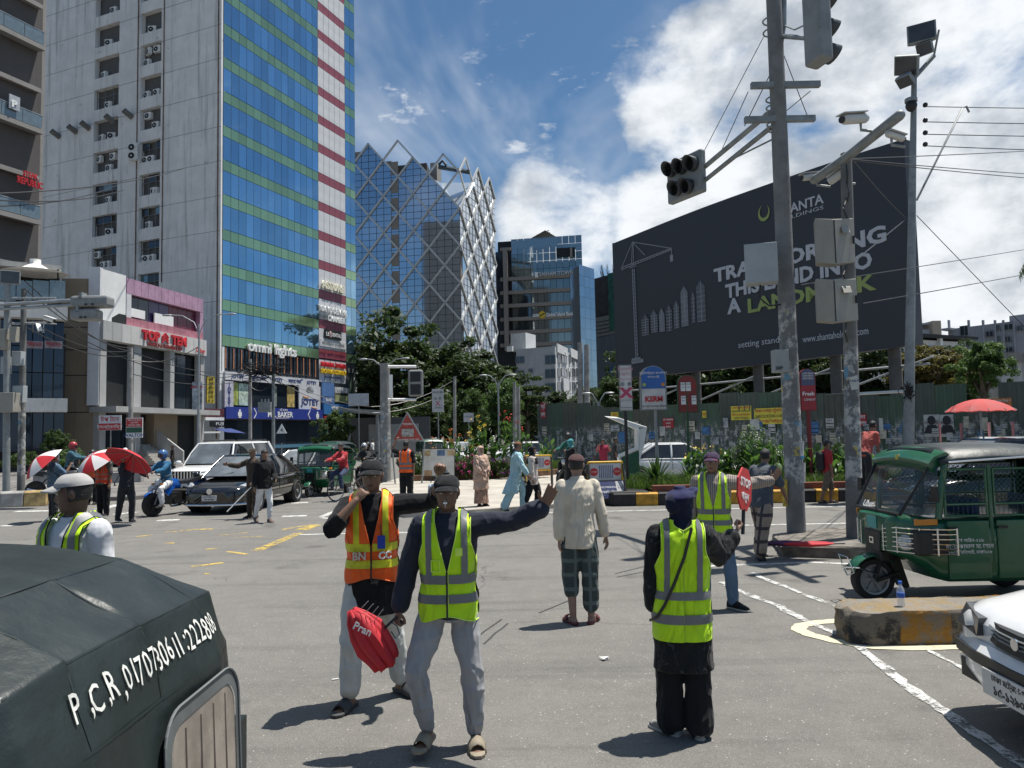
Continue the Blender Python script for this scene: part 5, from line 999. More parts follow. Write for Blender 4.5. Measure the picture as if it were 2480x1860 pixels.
def hp(i,j,off=.004):
 r=rows[i][j];return r+(Vector((.7,0,.7))if i<8 else Vector((1,0,0.2)))*off
for i in(5,7,9):s.tube([hp(i,j,.002)for j in range(3,11)],.004,5)
for j in(4,6,8):s.tube([hp(i,j,.002)for i in range(4,10)],.0035,5)
o=s.build('seam',CANV,fg,60);sw=o.modifiers.new('w','SHRINKWRAP');sw.target=hood;sw.wrap_mode='ABOVE_SURFACE';sw.offset=.0015
s=MB()
for pts in([(-1.55,1.40,1.38),(-1.36,1.42,1.37),(-1.2,1.45,1.36),(-1.08,1.50,1.365),(-1.03,1.58,1.38)],[(-1.4,1.39,1.06),(-1.22,1.42,1.09),(-1.1,1.47,1.13),(-1.0,1.56,1.17)],[(-1.7,1.40,1.45),(-1.5,1.43,1.47),(-1.36,1.5,1.5)]):s.tube([Vector(p)+O for p in pts],[.010]*(len(pts)-1)+[.002],8)
s.build('piping',CANV,fg,60)
def rearM(tilt):return Matrix(((0,-sin(tilt),cos(tilt)),(1,0,0),(0,cos(tilt),sin(tilt))))
paint=mat('hand_paint',(.62,.62,.58),.7,var=.25,vs=30)
ctext='P,C,R,0170780611:222888';yy=1.69
for i,ch in enumerate(ctext):
 z=1.335+.006*sin(i*2.1);xx=-.957+.012*(0)
 if ch in ',:':yy+=.008
 o=txt(ch,.098+.008*sin(i*1.7),paint,fg,Vector((-.9845,yy+.016,z))+O,rearM(.37),ext=0,bold=.004,sx=.68);yy+=(.024 if ch in ',:1' else .037);sw=o.modifiers.new('w','SHRINKWRAP');sw.target=hood;sw.wrap_mode='ABOVE_SURFACE';sw.offset=.006
def rrpts(y0,y1,z0,z1,r,n=6):
 out=[]
 for cy_,cz_,a0 in((y1-r,z1-r,0),(y0+r,z1-r,90),(y0+r,z0+r,180),(y1-r,z0+r,270)):
  for k in range(n+1):a=rad(a0+90*k/n);out.append((cy_+r*cos(a),cz_+r*sin(a)))
 return out
def xs_(z):return float(np.interp(-z,[-1.43,-1.33,-1.235,-1.1,-.9,-.5],[-1.03,-.985,-.955,-.945,-.935,-.93]))
s=MB();oc=rrpts(2.0,2.52,.62,1.20,.10);ic=rrpts(2.035,2.485,.66,1.155,.08)
s.grid([[Vector((xs_(z)+.016,y,z))+O for y,z in oc+oc[:1]],[Vector((xs_(z)+.020,y,z))+O for y,z in ic+ic[:1]]]);s.build('window_surround',mat('vinyl_grey',(.10,.11,.11),.35,var=.2,vs=5),fg)
s=MB();s.add([Vector((xs_(z)+.017,y,z))+O for y,z in ic],[tuple(range(len(ic)))]);s.build('rear_window',mat('plastic_window',(.27,.23,.19),.25,var=.3,vs=7,spec=.7),fg)
s=MB()
for y in(2.12,2.22,2.31,2.40):s.tube([Vector((-.926,y,.68))+O,Vector((-.922,y+.01,.9))+O,Vector((-.932,y+.012,1.13))+O],.004,4)
s.build('seat_fold',mat('fold_brown',(.10,.08,.065),.7),fg);s=MB();s.tube([Vector((xs_(z)+.02,y,z))+O for y,z in oc+oc[:1]],.004,5);s.build('window_piping',mat('piping_grey',(.16,.17,.17),.5),fg)
s=MB();s.loft([[(x+2.1-0,y-2.1,z)for y,z in((1.44,.3),(2.72,.3),(2.72,.95),(1.44,.95))]for x in(-3.2,-.97)]);s.build('body',CANV,fg)
for y in(1.58,2.58):wheel(fg,(-1.45+2.1,y-2.1,.235),.235,.12)
wheel(fg,(-3.25+2.1,0,.235),.235,.12)
def car(name,label,loc,rz,paintm,st,roof,gl,wb,wr=.31,hw=.85,grille=None,plate=None,group='cars at the crossing',bump=None,lamp=LAMP,rimm=steel):
 """st: body stations (x, half width, z bottom, z top); roof/gl: cabin points (x base front, x roof front, x roof rear, x base rear, z belt, z roof)"""
 t=thing(name,label,'car',loc,rz,group);s=MB();s.loft([rrect(0,w_,z0,z1,32,5.5,x,.93)for x,w_,z0,z1 in st]);bd=s.build('body',paintm,t,38)
 xf,rf,rr_,xr,zb,zr=gl;wb_,wt=hw*.93,hw*.70
 def ringz(f,w2,z,xo):return None
 base=[(xf,wb_*.90),(xf-.22,wb_),(xr+.25,wb_),(xr,wb_*.86)];top=[(rf,wt*.93),(rf-.15,wt),(rr_+.15,wt),(rr_,wt*.92)]
 L_=[(x,y,zb)for x,y in base]+[(x,-y,zb)for x,y in base[::-1]];T_=[(x,y,zr)for x,y in top]+[(x,-y,zr)for x,y in top[::-1]]
 M__=[tuple((Vector(a)*.45+Vector(b)*.55)+Vector((.03 if i in(0,7)else-.03 if i in(3,4)else 0,(.035 if a[1]>0 else-.035),0)))for i,(a,b)in enumerate(zip(L_,T_))];s=MB();s.loft([L_,M__,T_],False);s.build('cabin_glass',TINT,t,40)
 for nm_,p_,q_ in(('windscreen',0,7),('rear_screen',3,4)):
  ws_=[Vector(L_[p_]),Vector(L_[q_]),Vector(T_[q_]),Vector(T_[p_])];cw=sum(ws_,Vector())/4;s=MB();s.add([cw+(v-cw)*.93+Vector((.05 if p_==0 else-.05,0,.02))for v in ws_],[(0,1,2,3)]);s.build(nm_,mat('screen_glass',(.20,.22,.23),.05,.35,.3,2,spec=.9),t)
 s=MB();Tr=[(x*1.0+(.02 if i in(0,7)else-.02 if i in(3,4)else 0),y*1.03,zr-.015)for i,(x,y,z)in enumerate(T_)]
 s.loft([Tr,[((rf+rr_)/2+(x-(rf+rr_)/2)*.98,y*.97,zr+.035)for x,y,z in T_],[((rf+rr_)/2+(x-(rf+rr_)/2)*.8,y*.7,zr+.06)for x,y,z in T_]]);s.build('roof',paintm,t,40)
 s=MB();mid=(rf+rr_)/2+.1
 for sg in(1,-1):
  for a,b,r in(((xf,wb_*.90),(rf,wt*.93),.035),((xr,wb_*.86),(rr_,wt*.92),.06),((mid,wb_*1.0),(mid,wt*1.0),.035),((xr+.25,wb_*1.),(rr_+.15,wt),.045)):s.tube([(a[0],sg*a[1],zb-.02),(a[0]*.45+b[0]*.55,sg*(a[1]*.45+b[1]*.55+.035),(zb*.45+zr*.55)),(b[0],sg*b[1]*1.01,zr+.01)],r,6)
  s.tube([(xf-.2,sg*wb_*1.005,zb),(xr+.2,sg*wb_*1.005,zb)],.018,5)
 s.build('pillar',paintm,t,60)
 for x in(wb/2+st_off(st),-wb/2+st_off(st)):
  for sg in(1,-1):
   s=MB();s.cyl((x,sg*(hw-.3),wr),(x,sg*(hw+.004),wr),wr*1.13,26);s.build('wheel_arch',black,t);wheel(t,(x,sg*(hw-.065),wr),wr,.2,rimm=rimm)
 xe=st[-1][0]
 for sg in(1,-1):
  s=MB();s.sph((xf-.12,sg*(hw+.10),zb+.08),(.07,.11,.075),10,7);s.tube([(xf-.14,sg*hw*.95,zb+.03),(xf-.13,sg*(hw+.06),zb+.06)],.02,5);s.build('mirror',paintm,t,60)
  s=MB();s.box((mid+.02,sg*hw*1.0,(zb+.42)/2+.1),(.012,.012,zb-.4));s.box((xf-.3,sg*hw*1.0,(zb+.42)/2+.1),(.012,.012,zb-.45));s.build('door_seam',black,t);s=MB();s.box((mid-.18,sg*hw*1.005,zb-.13),(.16,.03,.03));s.box((xr+.35,sg*hw*1.0,zb-.13),(.16,.03,.03));s.build('handle',paintm,t)
 s=MB();s.tube([(xf+.02,-.4,zb+.02),(xf-.12,.1,zb+.13)],.008,4);s.tube([(xf+.02,.1,zb+.02),(xf-.12,.55,zb+.12)],.008,4);s.build('wiper',black,t)
 return t
def st_off(st):return(st[0][0]+st[-1][0])/2-.02
def fpart(t,name,pts,m,th=.02,bev=.0):
 s=MB();s.prism([Vector(p)for p in pts],(th,0,0));return s.build(name,m,t,None,bev)
FT=Matrix(((0,0,1),(1,0,0),(0,1,0)))
WP=mat('car_white',(.74,.74,.73),.22,var=.03,coat=.6);BP=mat('car_black',(.006,.006,.007),.12,var=0,coat=1.)
st=[(-2.1,.70,.35,.80),(-2.0,.82,.25,.93),(-1.2,.85,.2,.96),(.3,.85,.2,.94),(1.0,.85,.2,.90),(1.6,.84,.22,.84),(1.9,.80,.24,.78),(2.02,.73,.27,.72),(2.07,.62,.30,.66)]
wc=car('saloon_car','white saloon car with black bumper strip nosing past the median',(5.02,4.36,0),pi-.03,WP,st,None,(.95,.25,-1.15,-1.75,.92,1.36),2.46)
for sg in(1,-1):
 h=fpart(wc,'headlight',[(1.985,sg*.40,.585),(1.915,sg*.74,.60),(1.83,sg*.77,.715),(1.965,sg*.40,.695)],mat('lamp_dark',(.04,.043,.046),.12,.1,0,spec=.7),.13);s=MB();s.prism([(1.97,sg*.72,.60),(1.62,sg*.845,.62),(1.62,sg*.845,.735),(1.93,sg*.74,.715)],(.01,sg*.02,0));s.build('lamp_side',mat('lamp_dark',None),h)
s=MB();s.loft([[(2.07+dx,y,.575),(2.04+dx,y,.69),(1.9+dx,y,.69),(1.9+dx,y,.575)]for y,dx in((-.40,-.02),(-.2,.045),(0,.06),(.2,.045),(.40,-.02))]);gr=s.build('grille',black,wc);s=MB()
for z in(.615,.64,.665):s.tube([(2.05,-.38,z),(2.105,-.18,z),(2.12,0,z),(2.105,.18,z),(2.05,.38,z)],.006,4)
s.build('grille_bar',gsteel,gr);s=MB();s.lathe([(.0,0),(.035,0),(.035,.01),(.0,.012)],16,(2.12,0,.64),Matrix.Rotation(pi/2,3,'Y'));s.build('emblem',chrome,gr)
s=MB();s.loft([[(x+dx,y*k,z)for dx,z in((-.12,.24),(.03,.26),(.075,.36),(.075,.50),(.03,.55),(-.12,.55))]for x,y,k in((1.62,-.88,1),(1.86,-.83,1),(2.0,-.68,1),(2.06,-.4,1),(2.08,0,1),(2.06,.4,1),(2.0,.68,1),(1.86,.83,1),(1.62,.88,1))]);bm=s.build('bumper',WP,wc,40)
s=MB();s.loft([[(x+dx,y*1.01,z)for dx,z in((-.1,.42),(.085,.43),(.088,.50),(-.1,.51))]for x,y in((1.62,-.885),(1.86,-.835),(2.0,-.69),(2.06,-.4),(2.08,0),(2.06,.4),(2.0,.69),(1.86,.835),(1.62,.885))]);s.build('bumper_strip',black,bm,40);s=MB();s.b2((2.09,-.62,.28),(2.10,-.30,.40));s.b2((2.09,.30,.28),(2.10,.62,.40));s.build('air_intake',black,bm)
s=MB();s.b2((2.165,-.25,.29),(2.18,.25,.44));p_=s.build('plate',PLATE,wc);txt('ঢাকা মেট্রো-গ',.05,letter_b,p_,(2.182,0,.405),FT,ext=.001);txt('১৫-১২৯০',.075,letter_b,p_,(2.182,0,.335),FT,ext=.001,bold=.02)
st=[(-2.25,.62,.45,.95),(-2.15,.80,.32,1.02),(-1.4,.88,.22,.98),(.2,.88,.2,.92),(1.0,.88,.2,.88),(1.6,.86,.2,.80),(1.95,.80,.2,.74),(2.15,.70,.22,.68),(2.24,.55,.28,.58)]
bc=car('sedan_car','glossy black sedan waiting at the stop line',(-7.6,21.45,0),atan2(-.995,-.1),BP,st,None,(1.25,.35,-.75,-1.95,.90,1.44),2.7,.33,.88,rimm=steel)
for sg in(1,-1):
 h=fpart(bc,'headlight',[(1.93,sg*.42,.60),(1.72,sg*.80,.70),(1.60,sg*.82,.80),(1.80,sg*.62,.72)],LAMP,.12);fpart(bc,'fog_light',[(2.06,sg*.58,.32),(2.02,sg*.72,.34),(1.98,sg*.74,.46),(2.06,sg*.6,.40)],LAMP,.03)
fpart(bc,'air_intake',[(2.20,-.5,.28),(2.20,.5,.28),(2.20,.42,.38),(2.20,-.42,.38)],black,.03);s=MB();s.tube([(1.9,-.92,.26),(2.25,-.6,.26),(2.33,0,.26),(2.25,.6,.26),(1.9,.92,.26)],.03,8);s.build('bumper_guard',chrome,bc)
s=MB();s.b2((2.25,-.2,.36),(2.27,.2,.50));p_=s.build('plate',PLATE,bc);txt('ঢাকা মেট্রো-গ',.05,letter_b,p_,(2.273,0,.46),FT,ext=.001);txt('৩৩-৬৫৬৯',.065,letter_b,p_,(2.273,0,.40),FT,ext=.001,bold=.02);s=MB();s.lathe([(.05,-.0),(.075,0),(.075,.015),(.05,.015)],20,(2.245,0,.60),Matrix.Rotation(pi/2,3,'Y'));s.build('emblem',chrome,bc)
st=[(-2.35,.75,.55,1.12),(-2.2,.90,.42,1.16),(-1.4,.94,.36,1.14),(.5,.94,.34,1.12),(1.3,.94,.34,1.12),(1.8,.93,.36,1.07),(2.15,.88,.38,1.0),(2.32,.80,.42,.92),(2.38,.7,.46,.8)]
sv=car('suv_car','large white four wheel drive car beside the blue motorbike',(-9.75,25.2,0),atan2(-.99,-.13),WP,st,None,(1.15,.55,-1.9,-2.25,1.12,1.80),2.8,.38,.94)
for sg in(1,-1):fpart(sv,'headlight',[(2.20,sg*.50,.78),(2.1,sg*.86,.80),(2.05,sg*.87,.98),(2.2,sg*.50,.96)],LAMP,.12)
s=MB();s.b2((2.30,-.46,.74),(2.39,.46,.98));gr=s.build('grille',black,sv);s=MB()
for k in range(9):s.b2((2.385,-.42+k*.1,.75),(2.41,-.38+k*.1,.97))
s.build('grille_bar',chrome,gr);fpart(sv,'air_intake',[(2.36,-.7,.46),(2.36,.7,.46),(2.36,.62,.6),(2.36,-.62,.6)],black,.04);s=MB()
for sg in(1,-1):s.tube([(.3,sg*.60,1.89),(-1.8,sg*.60,1.89)],.025,6)
s.build('roof_rail',black,sv);s=MB();s.b2((2.40,-.22,.50),(2.42,.22,.62));s.build('plate',PLATE,sv)
st=[(-2.1,.70,.4,.95),(-1.9,.82,.28,1.0),(-1.0,.86,.2,.96),(.5,.86,.2,.92),(1.3,.85,.2,.86),(1.8,.80,.24,.78),(2.05,.65,.3,.65)]
def small(lab,loc,rz,pm=WP):
 t=car('hatchback_car',lab,loc,rz,pm,st,None,(1.25,.3,-.85,-1.85,.90,1.42),2.5,.31,.86)
 for sg in(1,-1):fpart(t,'headlight',[(1.86,sg*.45,.62),(1.7,sg*.78,.66),(1.6,sg*.80,.76),(1.84,sg*.45,.72)],LAMP,.12)
 return t
small('white car passing behind the spiky plants',(5.95,27.6,0),-.12);small('white car half hidden behind the auto rickshaw',(-8.2,29.5,0),atan2(-.98,-.2));small('white car in the far road under the trees',(-3.4,46,0),-1.4);small('white car behind the flower bed',(1.0,40.,0),0.2)
vb=small('black van with a lettered roof edge behind the green auto rickshaw',(9.3,14.3,0),pi,BP);vb.scale=(1,1,1.13)
t3=cng('far green auto rickshaw with a goods rack near the bakery',(-9.6,40,0),atan2(-.95,-.3),False);t4=copy_tree(c2);t4.location=(-5.0,45,0);t4['label']='distant green auto rickshaw left of the flower bed';t4.rotation_euler[2]=-1.2
def bike(label,loc,rz,tank,lean=0.,group='motorbikes at the crossing'):
 t=thing('motorbike',label,'motorbike',loc,rz,group);t.rotation_euler=(lean,0,rz)
 for x in(.66,-.66):wheel(t,(x,0,.3),.3,.10,rimm=black,spokes=5)
 s=MB();s.loft([[(x,y*w_,z0+(z1-z0)*f)for y,f in((-.6,0),(.6,0),(1,.45),(.55,1),(-.55,1),(-1,.45))]for x,w_,z0,z1 in((.36,.06,.72,.86),(.26,.12,.68,.93),(.05,.135,.66,.94),(-.12,.09,.68,.86))]);s.prism([(.30,-.14,.50),(.42,-.14,.60),(.30,-.14,.80),(.10,-.14,.72)],(0,.03,0));s.prism([(.30,.11,.50),(.42,.11,.60),(.30,.11,.80),(.10,.11,.72)],(0,.03,0));s.loft([[(x,y*w_,z)for y in(-1,1)for z in((z0,z1)if y<0 else(z1,z0))]for x,w_,z0,z1 in((-.45,.09,.72,.80),(-.95,.05,.82,.88))]);s.build('tank',tank,t,50)
 s=MB();s.loft([[(x,y,z)for y,z in((-w_,z0),(w_,z0),(w_*.9,z0+.09),(-w_*.9,z0+.09))]for x,w_,z0 in((-.02,.09,.78),(-.3,.13,.77),(-.55,.12,.82),(-.85,.09,.87))]);s.build('seat',black,t,50)
 s=MB();s.box((.05,0,.42),(.34,.24,.3));s.cyl((.05,-.16,.4),(.05,.16,.4),.11,12);s.tube([(.34,0,.62),(.0,0,.3),(-.4,0,.32),(-.66,0,.3)],.03,6);s.tube([(-.66,.06,.3),(-.4,.07,.62),(-.2,.06,.7)],.022,6);s.build('engine',mat('engine_dark',(.05,.05,.05),.4,.5),t)
 s=MB();s.tube([(.12,-.12,.32),(.0,-.14,.2),(-.4,-.15,.24),(-.85,-.16,.34)],[.025,.03,.045,.05],8);s.build('exhaust',chrome,t,60)
 s=MB()
 for sg in(-1,1):s.tube([(.66,sg*.07,.3),(.40,sg*.07,.95)],.024,7)
 s.tube([(.30,-.36,1.05),(.36,-.16,1.02),(.38,.16,1.02),(.30,.36,1.05)],.014,6);s.build('fork',gsteel,t,60)
 s=MB();s.loft([[(.66+.335*cos(rad(a)),y,.3+.335*sin(rad(a)))for y in(-.06,0,.06)]for a in range(40,170,12)],False,False);s.build('fender',tank,t,60).modifiers.new('s','SOLIDIFY').thickness=.012
 s=MB();s.sph((.50,0,.86),(.09,.11,.10),12,8);s.build('headlight',LAMP,t,60);s=MB()
 for sg in(-1,1):s.tube([(.33,sg*.30,1.05),(.34,sg*.36,1.22)],.008,5);s.sph((.34,sg*.38,1.25),(.015,.07,.045),10,6)
 s.build('mirror',black,t);s=MB()
 for sg in(-1,1):s.b2((.50,sg*.17-.03,.80),(.56,sg*.17+.03,.84))
 s.build('indicator',AMB,t);return t
BLU=mat('bike_blue',(.01,.10,.42),.25,coat=.6);
mb1=bike('blue motorbike ridden beside the white four wheel drive',(-8.95,19.75,0),atan2(-.86,-.45),BLU)
mb2=bike('black motorbike parked by the yellow barricades',(2.0,24.2,.12),atan2(-.75,-.65),black,.12);mb3=bike('red motorbike behind the traffic pole',(-5.9,31,0),atan2(-.95,-.2),redp);mb4=bike('dark motorbike behind the cyclist',(-5.35,27.6,0),atan2(-.95,-.25),black);mb5=bike('motorbike parked before the low wall by the left masts',(-14.6,24.0,.14),.3,black)
def bicycle(label,loc,rz):
 t=thing('bicycle',label,'bicycle',loc,rz);t.rotation_euler=(.04,0,rz)
 for x in(.53,-.53):
  w_=bpy.data.objects.new('wheel',None);COL.objects.link(w_);w_.parent=t;w_.location=(x,0,.335);s=MB();s.tube([(.32*cos(2*pi*k/32),0,.32*sin(2*pi*k/32))for k in range(33)],.017,6);s.build('tyre',rubber,w_,60);s=MB();s.tube([(.302*cos(2*pi*k/32),0,.302*sin(2*pi*k/32))for k in range(33)],.010,5);s.cyl((0,-.04,0),(0,.04,0),.02,8)
  for k in range(18):a=2*pi*k/18;s.tube([(0,.02*(-1)**k,0),(.30*cos(a),0,.30*sin(a))],.0022,3,False)
  s.build('rim',steel,w_)
 s=MB()
 for a,b in(((.53,.335),(.36,.86)),((.38,.80),(-.12,.78)),((.40,.74),(-.05,.30)),((-.05,.30),(-.17,.88)),((-.53,.335),(-.05,.30)),((-.53,.335),(-.14,.78))):s.tube([(a[0],0,a[1]),(b[0],0,b[1])],.016,6)
 s.tube([(.22,-.25,.99),(.34,-.12,1.02),(.35,0,.98),(.34,.12,1.02),(.22,.25,.99)],.012,6);s.tube([(.36,0,.86),(.35,0,.98)],.014,6);s.build('frame',mat('bicycle_paint',(.10,.05,.04),.5),t,60)
 s=MB();s.loft([[(x,y*w_,z)for y,z in((-1,.90),(1,.90),(.8,.95),(-.8,.95))]for x,w_ in((.02,.03),(-.15,.06),(-.28,.10))]);s.build('saddle',black,t);s=MB();s.cyl((-.05,-.03,.30),(-.05,.03,.30),.09,16);s.tube([(-.05,.05,.30),(.05,.06,.16)],.01,5);s.tube([(-.05,-.05,.30),(-.15,-.06,.44)],.01,5);s.box((.05,.11,.16),(.09,.09,.02));s.box((-.15,-.11,.44),(.09,.09,.02));s.build('crank',gsteel,t);return t
bicycle('old bicycle ridden by the man in the red shirt',(-5.05,22.9,0),atan2(-.80,-.55))
# ================= street furniture =================
def postered(name,base_c,z0,z1):
 if name in MATS:return MATS[name]
 m,t,b=newmat(name);MATS[name]=m;tx=t.nodes.new('ShaderNodeTexCoord');sp=t.nodes.new('ShaderNodeSeparateXYZ');t.links.new(tx.outputs['Object'],sp.inputs[0])
 c=mmix(t,mrange(t,mnoise(t,3,7,.65),.3,.7),tuple(q*.75 for q in base_c),tuple(q*1.15 for q in base_c));band=mth('MULTIPLY',mrange(t,sp.outputs[2],z0,z0+.25),mrange(t,sp.outputs[2],z1,z1-.3),ntree=t)
 pap=mmix(t,mrange(t,mnoise(t,9,5,.7,off=(3,3,3)),.4,.6),(.16,.17,.18),(.50,.49,.46));pap=mmix(t,mrange(t,mnoise(t,2.2,2,.5,(1,1,1.4),off=(9,2,5)),.60,.63),pap,(.14,.30,.42));pap=mmix(t,mrange(t,mnoise(t,2.6,2,.5,(1,1,1.2),off=(2,8,1)),.69,.71),pap,(.55,.45,.08))
 t.links.new(mmix(t,mth('MULTIPLY',band,mrange(t,mnoise(t,1.9,9,.66,(1,1,.8),off=(7,5,2)),.46,.5),ntree=t),c,pap),b.inputs['Base Color']);b.inputs['Roughness'].default_value=.85;mbump(t,b,mnoise(t,12,6,.7),.4,.015);return m
PCON=(.20,.20,.195)
def pole(name,label,b,tp,r0,r1,m,cat='pole',n=14,group=None):
 t=thing(name,label,cat,b,0,group);s=MB();d=Vector(tp)-Vector(b);s.tube([(0,0,-.05),d*.33,d*.66,d],[r0,r0+(r1-r0)*.33,r0+(r1-r0)*.66,r1],n);s.build('shaft',m,t,60);return t
def wires(name,label,lines,r=.012,m=black,sag=.25):
 t=thing(name,label,'cable',lines[0][0]);o0=Vector(lines[0][0])
 for a,b in lines:
  a,b=Vector(a),Vector(b);s=MB();s.tube([a.lerp(b,k/10)-o0-Vector((0,0,sag*4*(k/10)*(1-k/10)))for k in range(11)],r,4,False);s.build('cable',m,t)
 return t
def add(t,name,fn,m,sm=None,bev=0.):
 s=MB();fn(s);return s.build(name,m,t,sm,bev)
sb_=G(1930,1312);sb_.z=.15;stp=P(1868,-140,12.6);sp_=pole('signal_pole','tall concrete pole with signal arms, wires and a grey cabinet',sb_,stp,.155,.125,postered('postered_concrete',PCON,.7,4.0),'pole',18)
def lp(px,py,d):return P(px,py,d)-sb_
yd=sb_.y
a0,a1=lp(1864,272,yd),lp(1697,412,15.0)
add(sp_,'signal_arm',lambda s:(s.tube([a0,a1],.05,8),s.tube([a0-Vector((0,0,.28)),a1-Vector((0,0,.28))],.045,8),s.tube([a0+Vector((.05,-.1,-.5)),a0.lerp(a1,.55)-Vector((0,0,.28))],.018,6)),gsteel,60)
add(sp_,'cross_arm',lambda s:(s.box((lp(1812,219,yd)+lp(1977,212,yd))/2-Vector((0,.15,0)),(1.2,.09,.1)),s.box((lp(1797,305,yd)+lp(1965,290,yd))/2-Vector((0,.15,0)),(1.22,.09,.1))),gsteel)
def clampband(s,px,py,k):s.tube([lp(px,py,yd)+Vector((.16*cos(2*pi*j/14),.16*sin(2*pi*j/14),0))for j in range(15)],k,5)
add(sp_,'clamp',lambda s:[clampband(s,1868+y*.042,y,.015)for y in(50,78,205,240,260,282,300,312,590,640)],gsteel)
add(sp_,'conduit',lambda s:s.tube([lp(1899,-140,yd),lp(1897,60,yd-.1),lp(1886,130,yd-.14),lp(1893,305,yd-.16)],.055,10),gsteel,60)
add(sp_,'stay_wire',lambda s:[s.tube([lp(*a),lp(*b)],.008,4)for a,b in(((1850,88,yd),(1698,380,15.)),((1812,222,yd),(1745,370,14.3)),((1885,140,yd),(1803,305,yd)),((1897,130,yd),(1957,285,yd)),((1963,220,yd),(1905,268,yd)))],black)
add(sp_,'cabinet',lambda s:s.box(lp(1843,641,yd-.38),(.52,.34,.66),-.32),mat('cabinet_grey',(.36,.39,.40),.45,var=.08),None,.01)
add(sp_,'cabinet_cable',lambda s:s.tube([lp(1842,690,yd-.3),lp(1840,722,yd-.3),lp(1862,740,yd-.2),lp(1890,738,yd-.1)],.014,6),black)
mb_=add(sp_,'meter_box',lambda s:s.box(lp(1889,875,yd-.24),(.24,.2,.38)),mat('meter_grey',(.33,.35,.34),.5),None,.012);txt('30P',.085,letter_b,mb_,lp(1887,892,yd-.345))
def wrap_poster(t,b0,px,y0,y1,d,r,a0,a1,m):
 zt,zb=P(px,y0,d)-b0,P(px,y1,d)-b0
 return add(t,'poster',lambda s:s.grid([[c+Vector((r*sin(a),-r*cos(a),0))for a in np.linspace(a0,a1,7)]for c in(zb,zt)]),m)
pap=lambda n,c:mat('paper_'+n,c,.75,var=.35,vs=9)
for px,y0,y1,a0,a1,n,c in((1921,1018,1062,-1.,.7,'sky',(.36,.44,.48)),(1924,1068,1104,-.8,.9,'white',(.5,.5,.48)),(1924,1104,1112,-.8,.9,'blue',(.08,.25,.42)),(1912,905,960,-.5,1.0,'grey',(.4,.4,.39)),(1916,965,1012,-1.1,.2,'white',None),(1927,1120,1168,-.3,1.1,'grey',None),(1915,1160,1225,-1.3,-.7,'yellow',(.5,.36,.05)),(1905,780,830,-.6,.8,'white',None)):wrap_poster(sp_,sb_,px,y0,y1,yd,.158,a0,a1,pap(n,c))
def signal_head(label,c,face,wd,rows,lampr,mount=None,cols=None,back=.16):
 """face: unit direction the lamps look; rows: list of (lateral offset, height) of lamps"""
 t=thing('traffic_signal',label,'traffic light',c);face=Vector(face).normalized();lat=Vector((0,0,1)).cross(face);R=Matrix((lat,face,Vector((0,0,1)))).transposed()
 us=[r[0]for r in rows];vs_=[r[1]for r in rows];cl={}
 for r in rows:cl.setdefault(round(r[1],2),[]).append(r)
 hs=mat('signal_housing',(.23,.24,.235),.5,var=.15,vs=4,dirt=.3)
 s=MB();s.box((0,0,(max(vs_)+min(vs_))/2),(max(us)-min(us)+lampr*2.5,back,max(vs_)-min(vs_)+lampr*2.6),R=R);s.build('housing',hs,t,None,.04)
 for u_,v in rows:
  q=MB();ce=R@Vector((u_,0,0))+Vector((0,0,v));n=16;rings=[]
  for dd in(back*.45,back*.45+lampr*1.7):
   rings.append([ce+R@Vector((lampr*cos(2*pi*k/n),dd-(lampr*1.0*(1-sin(2*pi*k/n))*.5 if dd>back else 0),lampr*sin(2*pi*k/n)))for k in range(n)])
  q.loft(rings,False);o=q.build('visor',mat('visor_dark',(.05,.055,.06),.6),t,60);o.modifiers.new('s','SOLIDIFY').thickness=.008
  q=MB();q.loft([[ce+R@Vector((lampr*.93*k2*cos(2*pi*k/n),back*.5+.02*(1-k2),lampr*.93*k2*sin(2*pi*k/n)))for k in range(n)]for k2 in(1,.6,.1)]);q.build('lens',mat('lens_dark',(.02,.022,.025),.25),o)
 return t
signal_head('five lamp traffic signal at the end of the pole arm',P(1662,436,15.2),(-.86,-.5,0),1,[(-.32,.30),(0,.26),(.32,.22),(-.16,-.16),(.16,-.20)],.15)
signal_head('large traffic signal hung high beside the signal pole, lamps turned away',P(1978,40,11.2),(.85,.25,-.1),1,[(0,.75),(0,.30),(0,-.15),(0,-.55)],.16,back=.24)
add(sp_,'signal_bracket',lambda s:(s.tube([lp(1895,88,yd-.1),lp(1952,92,11.4)],.04,8),s.tube([lp(1900,62,yd-.1),lp(1925,72,12),lp(1950,60,11.4)],.015,6)),gsteel)
cb=G(2072,1330);cb.z=.15;cp=pole('camera_pole','steel camera pole with two beige cabinets',cb,P(2049,372,cb.y),.13,.085,postered('postered_steel',(.16,.16,.155),.8,3.2),'pole',16);cd=cb.y
def lc(px,py,d):return P(px,py,d)-cb
add(cp,'camera_arm',lambda s:s.cap([lc(1972,436,12.9),lc(2049,382,cd-.12),lc(2179,279,10.2)],.075,10),gsteel,60)
BEI=mat('cabinet_beige',(.30,.285,.245),.55,var=.08,vs=3,dirt=.2)
